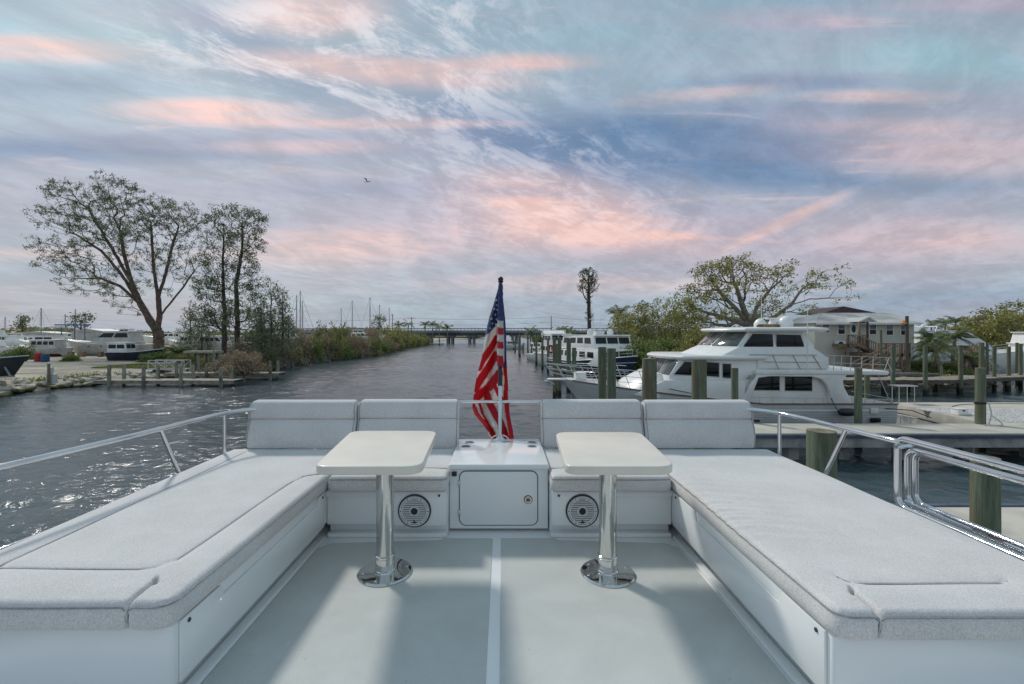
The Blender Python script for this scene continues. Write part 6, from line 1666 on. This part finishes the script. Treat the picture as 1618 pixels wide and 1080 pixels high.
# right-hand trees
RG = 'trees on the right bank'
tree('banyan_tree', 'broad storm-thinned tree with pale bare limbs above the yacht', 'tree', 58,
     [(1195, 590), (1190, 540), (1185, 515)],
     [(1130, 428, 34, 16, 1.5), (1165, 418, 30, 13, 1.5), (1110, 460, 36, 22, 1.0), (1150, 455, 44, 24, .8), (1205, 435, 30, 16, 1.0), (1240, 424, 20, 12, .8), (1265, 445, 30, 16, .6), (1300, 432, 22, 10, .6), (1312, 450, 26, 8, .5), (1325, 473, 22, 5, .35), (1225, 465, 40, 20, .5), (1090, 500, 34, 22, 1.1), (1130, 500, 30, 24, .8), (1190, 490, 34, 20, .6), (1260, 490, 34, 12, .4)],
     900, LF['olive'], BK['grey'], r0=.8, lsize=.20, lper=19, lsig=.28, elong=1.5, step=.8, depth=4.2, seed=21, twig=.018, bias=.30, group=RG, lfrac=.62,
     limbs=[[(1185, 515), (1165, 490), (1140, 465), (1125, 440)], [(1185, 515), (1172, 480), (1160, 445), (1158, 425)], [(1185, 515), (1195, 485), (1215, 460), (1245, 432)], [(1190, 520), (1225, 500), (1250, 482), (1280, 472), (1310, 470), (1340, 473)], [(1250, 482), (1268, 455), (1295, 438)], [(1180, 520), (1140, 500), (1105, 490), (1085, 480)], [(1215, 460), (1228, 440), (1238, 420)], [(1268, 455), (1300, 452), (1330, 452)]])
for px, tp, d, w, seed, lab, lf_ in ((985, 488, 60, 24, 31, 'bushy olive tree right of the norfolk pine', 'olive'), (1012, 478, 56, 20, 32, 'thin leaning olive tree with reddish twigs', 'olive'), (1045, 470, 62, 30, 33, 'rounded olive tree left of the banyan', 'olive'), (1075, 466, 54, 26, 34, 'leafy olive tree touching the banyan crown', 'olive'), (1050, 535, 50, 26, 35, 'dense green shrub tree behind the yacht bow', 'green'), (1000, 530, 53, 22, 36, 'dense green shrub tree beside the navy trawler', 'mangrove'), (1100, 520, 50, 26, 38, 'green tree behind the yacht wheelhouse', 'olive')):
    h = 585-tp
    tree('bushy_tree', lab, 'tree', d, [(px, 588), (px+3, 560), (px-2, tp+h*.45)], [(px, tp+h*.16, w*.7, h*.16, 1.1), (px-w*.4, tp+h*.38, w*.8, h*.2, 1), (px+w*.5, tp+h*.38, w*.8, h*.2, 1), (px, tp+h*.62, w*1.1, h*.2, 1), (px, tp+h*.85, w*1.1, h*.16, .9)], 300, LF[lf_], BK['grey'], r0=.22, lsize=.19, lper=22, lsig=.30, elong=1.4, step=.6, depth=2.4, seed=seed, twig=.018, bias=.22, group=RG)
tree('norfolk_pine', 'tall thin norfolk pine with a storm-stripped trunk and round top', 'tree', 85, [(931, 560), (931, 500), (930, 460), (930, 428)],
     [(930, 436, 16, 15, 2.0), (929, 452, 17, 12, 1.6), (930, 472, 6, 12, .7), (931, 498, 7, 12, .9)], 330, LF['needle'], BK['dark'], r0=.35, lsize=.20, lper=5, lsig=.16, elong=1.8, step=.6, depth=1.7, seed=41, twig=.03, bias=.55, group=RG)
for px, tp, d, w, seed, lab in ((1566, 487, 64, 22, 51, 'rounded olive tree behind the right hand cruisers'), (1590, 492, 60, 24, 52, 'wide olive tree behind the rightmost cruiser'), (1602, 475, 66, 7, 53, 'thin leaning tree poking above the others at the right edge'), (1545, 500, 68, 16, 54, 'low olive tree behind the tall aerials at the right'), (1525, 512, 72, 14, 55, 'small tree right of the palm tops'), (1625, 500, 62, 20, 56, 'olive tree cut by the right edge')):
    h = 575-tp
    tree('bushy_tree', lab, 'tree', d, [(px, 572), (px+2, 540), (px, tp+h*.4)], [(px, tp+h*.14, w*.75, h*.14, 1.1), (px-w*.4, tp+h*.33, w*.7, h*.18, 1), (px+w*.5, tp+h*.33, w*.7, h*.18, 1), (px, tp+h*.6, w, h*.25, .9)], 150, LF['olive'], BK['grey'], r0=.2, lsize=.26, lper=20, lsig=.36, elong=1.4, step=.7, depth=2.4, seed=seed, twig=.02, bias=.22, group=RG)
for px, tp, d, w, seed, lab in ((35, 497, 150, 6, 61, 'small lone tree on the skyline at far left'), (128, 494, 130, 16, 62, 'bare shrubby tree above the blue hoist beam'), (598, 497, 170, 11, 63, 'airy young tree among the masts')):
    tree('skyline_tree', lab, 'tree', d, [(px, 535), (px, 520), (px+1, tp+6)], [(px+2, tp+8, w, 8, 1), (px-2, tp+18, w, 8, .8)], 90, LF['needle'], BK['dark'], r0=.18, lsize=.45, lper=5, lsig=.5, elong=1.6, step=1.0, depth=2, seed=seed, twig=.03, group='lone trees on the left skyline')

# palms ---------------------------------------------------------------
def palm(label, x, y, z0, h, nf, fl, lean=(0, 0), seed=1, group='palms', trunk_r=.16, cat='palm tree'):
    q = random.Random(seed); t = thing('palm_tree', label, cat, (x, y, z0), group)
    top = Vector((x+lean[0], y+lean[1], z0+h))
    pts = [Vector((x+lean[0]*u*u, y+lean[1]*u*u, z0-.3+(h+.3)*u)) for u in [i/8 for i in range(9)]]
    MB().tube(pts, [trunk_r*(1.25-.4*i/8) for i in range(9)], 9).build('trunk', BK['grey'], t)
    V = []; Fq = []; C = []
    for i in range(nf):
        a = i*2.399+q.uniform(-.2, .2); el = q.uniform(-.35, 1.15); L = fl*q.uniform(.8, 1.1)
        d = Vector((math.cos(a)*math.cos(el), math.sin(a)*math.cos(el), math.sin(el))); p = top.copy(); n = 12; sidev = Vector((-math.sin(a), math.cos(a), 0)); c0 = q.random()
        for j in range(n):
            u = j/n; d2 = (d+Vector((0, 0, -1.5*u*u))).normalized(); p2 = p+d2*L/n
            ll = L*.26*math.sin(PI*min(1, u*.85+.12))
            for s_ in (-1, 1):
                for r_ in range(2):
                    b0 = p.lerp(p2, r_*.5); dirv = (sidev*s_*.75+d2*.55+Vector((0, 0, -.45-q.random()*.3))).normalized(); e = b0+dirv*ll; wv = d2*L*.016
                    k = len(V); V += [b0-wv, b0+wv, e+wv*.3, e-wv*.3]; Fq.append((k, k+1, k+2, k+3)); cc = min(1, max(0, c0*.6+q.random()*.4)); C += [(cc, cc, cc, 1)]*4
            k = len(V); V += [p-sidev*.03, p+sidev*.03, p2+sidev*.02, p2-sidev*.02]; Fq.append((k, k+1, k+2, k+3)); C += [(.9, .9, .9, 1)]*4
            p = p2
    raw_mesh('fronds', V, Fq, LF['palm'], t, col=C); return t
PG = 'palm trees on the right'
a = atd(1492, 578, 44); palm('leaning palm with a slim bare trunk behind the boardwalk', a.x-.3, 44, 1.1, 3.2, 20, 1.9, (-1.0, 0), 3, PG, .13)
a = atd(1475, 580, 46); palm('bushy palm clump nearest the house corner', a.x, 46, 1.1, 2.2, 26, 2.5, (.2, 0), 4, PG, .2)
a = atd(1505, 580, 47); palm('tall palm with arching fronds against the sky right of the house', a.x, 47, 1.1, 3.6, 20, 2.0, (.3, 0), 5, PG, .15)
a = atd(1530, 580, 50); palm('low palm beside the white cruiser hull', a.x, 50, 1.1, 1.2, 20, 1.7, (0, 0), 6, PG, .2)
for i, (px, tp, d) in enumerate(((1492, 505, 100), (1508, 503, 96), (1470, 508, 104), (1535, 506, 98))):
    p = atd(px, tp, d); palm(['far palm just right of the house roof', 'far palm second right of the house roof', 'far palm peeping over the house wing', 'far palm left of the olive trees'][i], p.x, d, 1.2, p.z-2.0, 16, 2.8, (.3, 0), 20+i, 'far palms on the right')
p = atd(977, 489, 66); palm('palm with wind-blown fronds left of the olive trees', p.x, 66, 1.0, p.z-1.6, 18, 2.2, (0, 0), 31, PG)
p = atd(1190, 500, 64); palm('palm crown hidden among the banyan limbs', p.x, 64, 1.0, p.z-1.6, 20, 2.6, (0, 0), 32, PG)
p = atd(281, 545, 62); palm('low palm shrub beside the big trunk on the left', p.x, 62, 1.0, 1.5, 26, 2.2, (0, 0), 33, 'palms on the left bank')
for i, (px, tp, d) in enumerate(((838, 518, 190), (672, 509, 240), (684, 508, 246), (694, 511, 238), (707, 513, 250), (630, 508, 215), (645, 506, 225), (878, 519, 210), (889, 518, 200), (900, 517, 190))):
    p = atd(px, tp, d); palm(['palm right of the flag at the channel edge', 'leftmost palm in the row left of the bridge', 'second palm in the row left of the bridge', 'third palm in the row left of the bridge', 'rightmost palm standing over the bridge end', 'palm above the mangroves near the crossarm pole', 'palm just left of the crossarm pole', 'small palm right of the bare utility pole', 'middle small palm near the white building', 'small palm against the trawler upper deck'][i], p.x, d, 1.0, p.z-2.5, 16, 4.2, (0, 0), 60+i, 'palms near the bridge', .25)

# shrubs: one mesh of foliage and stems per kind, copied along the banks --------------------------
def shrub_proto(kind, seed, n=2600, size=.26, stems=30):
    rng = np.random.default_rng(seed); u = rng.normal(size=(n, 3)); u /= np.linalg.norm(u, axis=1, keepdims=True); u[:, 2] = np.abs(u[:, 2])
    bump_ = 1+.28*np.sin(u[:, 0]*5+seed)*np.cos(u[:, 1]*6+seed*2)+.18*np.sin(u[:, 2]*9+seed*3)
    C = u*(rng.uniform(.12, 1, (n, 1))**.42)*bump_[:, None]+rng.normal(size=(n, 3))*.05
    Q, Fq, col = leaf_quads(C, size/2.2, rng, 1.4)
    cl = .5+.5*np.sin(C[:, 0]*6+seed)*np.sin(C[:, 1]*5+seed)*np.sin(C[:, 2]*7); cc = np.clip(cl*.6+rng.uniform(0, .4, n), 0, 1); col[:, :3] = np.repeat(cc, 4)[:, None]
    a = rng.uniform(0, 2*PI, stems); e = rng.uniform(.25, 1.3, stems); T = np.stack([np.cos(a)*np.cos(e), np.sin(a)*np.cos(e), np.sin(e)], 1)*rng.uniform(.8, 1.12, (stems, 1)); B0 = np.stack([np.cos(a)*.1, np.sin(a)*.1, np.full(stems, -.15)], 1)
    M = (B0+T)/2+rng.normal(size=(stems, 3))*.1
    v1, f1 = frusta(B0, M, np.full(stems, .018), np.full(stems, .012), 4); v2, f2 = frusta(M, T, np.full(stems, .012), np.full(stems, .005), 4)
    return (Q, Fq, col, np.concatenate([v1, v2]), np.concatenate([f1, f2+len(v1)]))
PRO = {}
def shrub(x, y, z, rx, rz, kind, label, group, rot=None):
    key = (kind, rnd.randrange(3)); 
    t = thing('shrub', label, 'shrub', (x, y, z), group, rz=(rnd.uniform(0, 6) if rot is None else rot)+1e-5); t.location = (x, y, z); t.scale = (rx, rx, rz)
    if key not in PRO:
        Q, Fq, col, sv, sf = shrub_proto(kind, key[1]*7+sum(map(ord, kind)) % 50, 5200 if kind != 'dry' else 1800, .17 if kind != 'dry' else .2, 34 if kind != 'dry' else 130)
        PRO[key] = (raw_mesh('foliage', Q, Fq, LF[kind], t, col=col), raw_mesh('stem', sv, sf, BK['grey'] if kind == 'dry' else BK['dark'], t)); 
        for o in PRO[key]: o.matrix_parent_inverse = Matrix()
        return t
    for o in PRO[key]:
        c = o.copy(); COL.objects.link(c); c.parent = t
    return t
MG = 'shrubs along the left mangrove bank'
line = [(395, 587), (410, 585), (428, 582), (446, 578), (462, 576), (478, 573), (495, 571), (512, 569), (528, 568), (544, 566.5), (558, 564.5), (572, 563), (586, 561), (600, 558.5), (613, 556), (624, 553), (634, 550), (643, 548), (651, 546.5), (659, 545.5), (668, 544.5)]
words_ = ['nearest the pier', 'beside the farther pier end', 'over a tangle of roots', 'with reddish bare twigs', 'thick at the waterline', 'drooping over the bank', 'bright green at its foot', 'under the trio of masts', 'with pale dead branches', 'left of the bend', 'at the bend of the bank', 'below the short lone mast', 'below the raked mast', 'leaning over the water', 'below the tallest white mast', 'below the airy young tree', 'where the bank turns away', 'below the rightmost mast', 'near the floating dock', 'left of the bridge pier', 'at the foot of the bridge']
kinds = ['dry', 'mangrove', 'dry', 'dry', 'mangrove', 'dry', 'green', 'dry', 'mangrove', 'green', 'dry', 'dry', 'mangrove', 'green', 'dry', 'olive', 'mangrove', 'olive', 'mangrove', 'olive', 'mangrove']
for i, (px, py) in enumerate(line):
    p = at(px, py, .1); hpx = [40, 46, 44, 46, 44, 42, 36, 40, 38, 34, 36, 34, 36, 36, 34, 34, 32, 30, 26, 22, 20][i]
    h = hpx/F*p.y*rnd.uniform(.62, 1.05); r = max(2.1, 19/F*p.y)
    shrub(p.x-r*.35, p.y+r*.6, .2, r, h, kinds[i], kinds[i].replace('dry', 'brown half-dead').replace('mangrove', 'grey green mangrove').replace('olive', 'yellowish green')+' shrub '+words_[i], MG)
    if i % 2 == 0:
        shrub(p.x-r*1.9, p.y+r*2.4, .5, r*1.0, h*rnd.uniform(1.1, 1.5), rnd.choice(['mangrove', 'olive', 'dry', 'mangrove']), 'taller shrub set back behind the one '+words_[i], MG)
# low bits
for px, py, r, h, kd, lab, g in ((262, 570, 2.0, 1.4, 'green', 'low green shrub at the foot of the big trunk', 'low shrubs on the left'), (240, 571, 1.6, 1.1, 'green', 'low fern-like shrub left of the big trunk', 'low shrubs on the left'), (300, 574, 1.6, 1.6, 'olive', 'low shrub right of the palm shrub', 'low shrubs on the left'),
                               (32, 571, 2.4, 1.9, 'green', 'round green shrub left of the red drum', 'low shrubs on the left'), (112, 571, 1.1, .9, 'green', 'small weed clump under the weathered cruiser', 'low shrubs on the left'), (360, 585, 1.8, 1.6, 'dry', 'brown tangle under the slender trees', 'low shrubs on the left'), (385, 588, 2.0, 2.0, 'dry', 'grey dead tangle at the water beside the piers', 'low shrubs on the left'), (338, 578, 1.5, 1.4, 'mangrove', 'shrub behind the dock sign', 'low shrubs on the left'),
                               (1455, 585, 1.4, 1.2, 'green', 'low shrub at the house corner', 'low shrubs on the right'), (1500, 590, 1.6, 1.0, 'green', 'low shrub under the leaning palm', 'low shrubs on the right'), (1535, 583, 1.6, 2.6, 'dry', 'reddish bare shrub by the white cruiser', 'low shrubs on the right'), (1480, 588, 1.3, 1.1, 'olive', 'low shrub between the palms', 'low shrubs on the right'), (1325, 575, 1.6, 2.0, 'olive', 'shrub under the air conditioner', 'low shrubs on the right'), (1010, 588, 2.2, 3.0, 'green', 'green shrub at the bank beside the navy bow', 'low shrubs on the right'), (1085, 590, 2.4, 3.0, 'olive', 'olive shrub at the bank behind the yacht bow', 'low shrubs on the right'),
                               (853, 543, 3.0, 3.4, 'green', 'green shrub on the bank behind the far small boats', 'low shrubs on the right')):
    p = at(px, py, 1.0 if px < 840 else 1.05); shrub(p.x, p.y, 1.0, r, h, kd, lab, g)
for px, py, r, h in ((915, 548, 4, 3.4), (1150, 552, 5, 4.0), (1235, 552, 5, 3.6)):
    pass
# distant tree line as one mass on each side
def far_wood(x0, x1, y0, y1, n, hz, seed, name, label):
    rng = np.random.default_rng(seed); X = rng.uniform(x0, x1, n); Yv = y0+(y1-y0)*rng.random(n)
    hh = hz*(.72+.28*np.sin(X*.035+seed)+.15*np.sin(X*.13))*rng.uniform(.15, 1, n)
    C = np.stack([X, Yv, 1+np.abs(hh)], 1); Q, Fq, col = leaf_quads(C, 2.4, rng, 1.2)
    cc = np.clip(.4+.3*np.sin(X*.06)+rng.uniform(-.3, .4, n), 0, 1); col[:, :3] = np.repeat(cc, 4)[:, None]
    o = raw_mesh(name, Q, Fq, LF['mangrove'], col=col); tag(o, label, kind='stuff')
far_wood(-700, -60, 255, 300, 26000, 6.5, 5, 'mangrove_wood', 'long low mangrove wood along the left horizon')
far_wood(-420, -70, 170, 185, 12000, 3.4, 6, 'scrub', 'band of scrub behind the boat yard')
far_wood(-900, -20, 520, 560, 14000, 7, 7, 'mangrove_wood', 'far woods beyond the bridge on the left')
far_wood(34, 900, 300, 345, 26000, 7.5, 8, 'mangrove_wood', 'woods along the right horizon')
far_wood(26, 60, 62, 74, 9000, 5.0, 9, 'thicket', 'dark thicket behind the yacht and the house')
far_wood(60, 130, 66, 80, 9000, 3.6, 10, 'thicket', 'scrub behind the right hand cruisers')
# grass on the left bank
def grass(cx0, cx1, cy0, cy1, n, z, seed, lab):
    rng = np.random.default_rng(seed); X = rng.uniform(cx0, cx1, n); Yv = rng.uniform(cy0, cy1, n)
    m = np.sin(X*.8+seed)+np.cos(Yv*1.1)+rng.normal(size=n)*.6 > -.6; X, Yv = X[m], Yv[m]; n = len(X)
    P = np.stack([X, Yv, np.full(n, z)], 1); w = rng.normal(size=(n, 3))*np.array([.06, .06, 0]); t = P+rng.normal(size=(n, 3))*.05; t[:, 2] = z+rng.uniform(.08, .28, n)
    V = np.stack([P-w, P+w, t], 1).reshape(-1, 3); c = np.repeat(rng.random(n), 3); col = np.stack([c, c, c, np.ones_like(c)], 1)
    tag(raw_mesh('grass', V, np.arange(n*3).reshape(-1, 3), LF['grass'], col=col), lab, kind='stuff')
grass(-47.5, -36.5, 52.5, 60, 26000, .96, 3, 'patch of lawn behind the left piers')
grass(-46, -40.5, 40, 50, 900, .8, 4, 'sparse grass at the top of the boulders')
grass(28, 42, 41, 47, 5000, 1.05, 5, 'thin grass by the boardwalk')
mb = MB(); mb.prism([(-45, 53), (-35.2, 53), (-34.0, 60), (-46, 60)], 'z', .60, 1.0)
# driftwood tangle at the mangrove edge
for k, (px, py) in enumerate(((470, 577), (500, 572), (440, 583))):
    p = at(px, py, .1); mb = MB()
    for j in range(26):
        a = Vector((p.x+rnd.uniform(-2.4, 2.4), p.y+rnd.uniform(-.6, 1.4), rnd.uniform(-.2, .4))); b_ = a+Vector((rnd.uniform(-1.4, 1.4), rnd.uniform(-.6, .6), rnd.uniform(.2, 1.9))); m_ = (a+b_)/2+Vector((rnd.uniform(-.3, .3), 0, rnd.uniform(0, .4))); mb.tube([a, m_, b_], [.05, .035, .015], 5)
    tag(mb.build('fallen_branches', BK['grey']), ['tangle of dead branches at the middle of the left bank', 'tangle of dead branches farther along the left bank', 'tangle of dead branches close to the pier end'][k], 'branches', 'dead branches at the water')
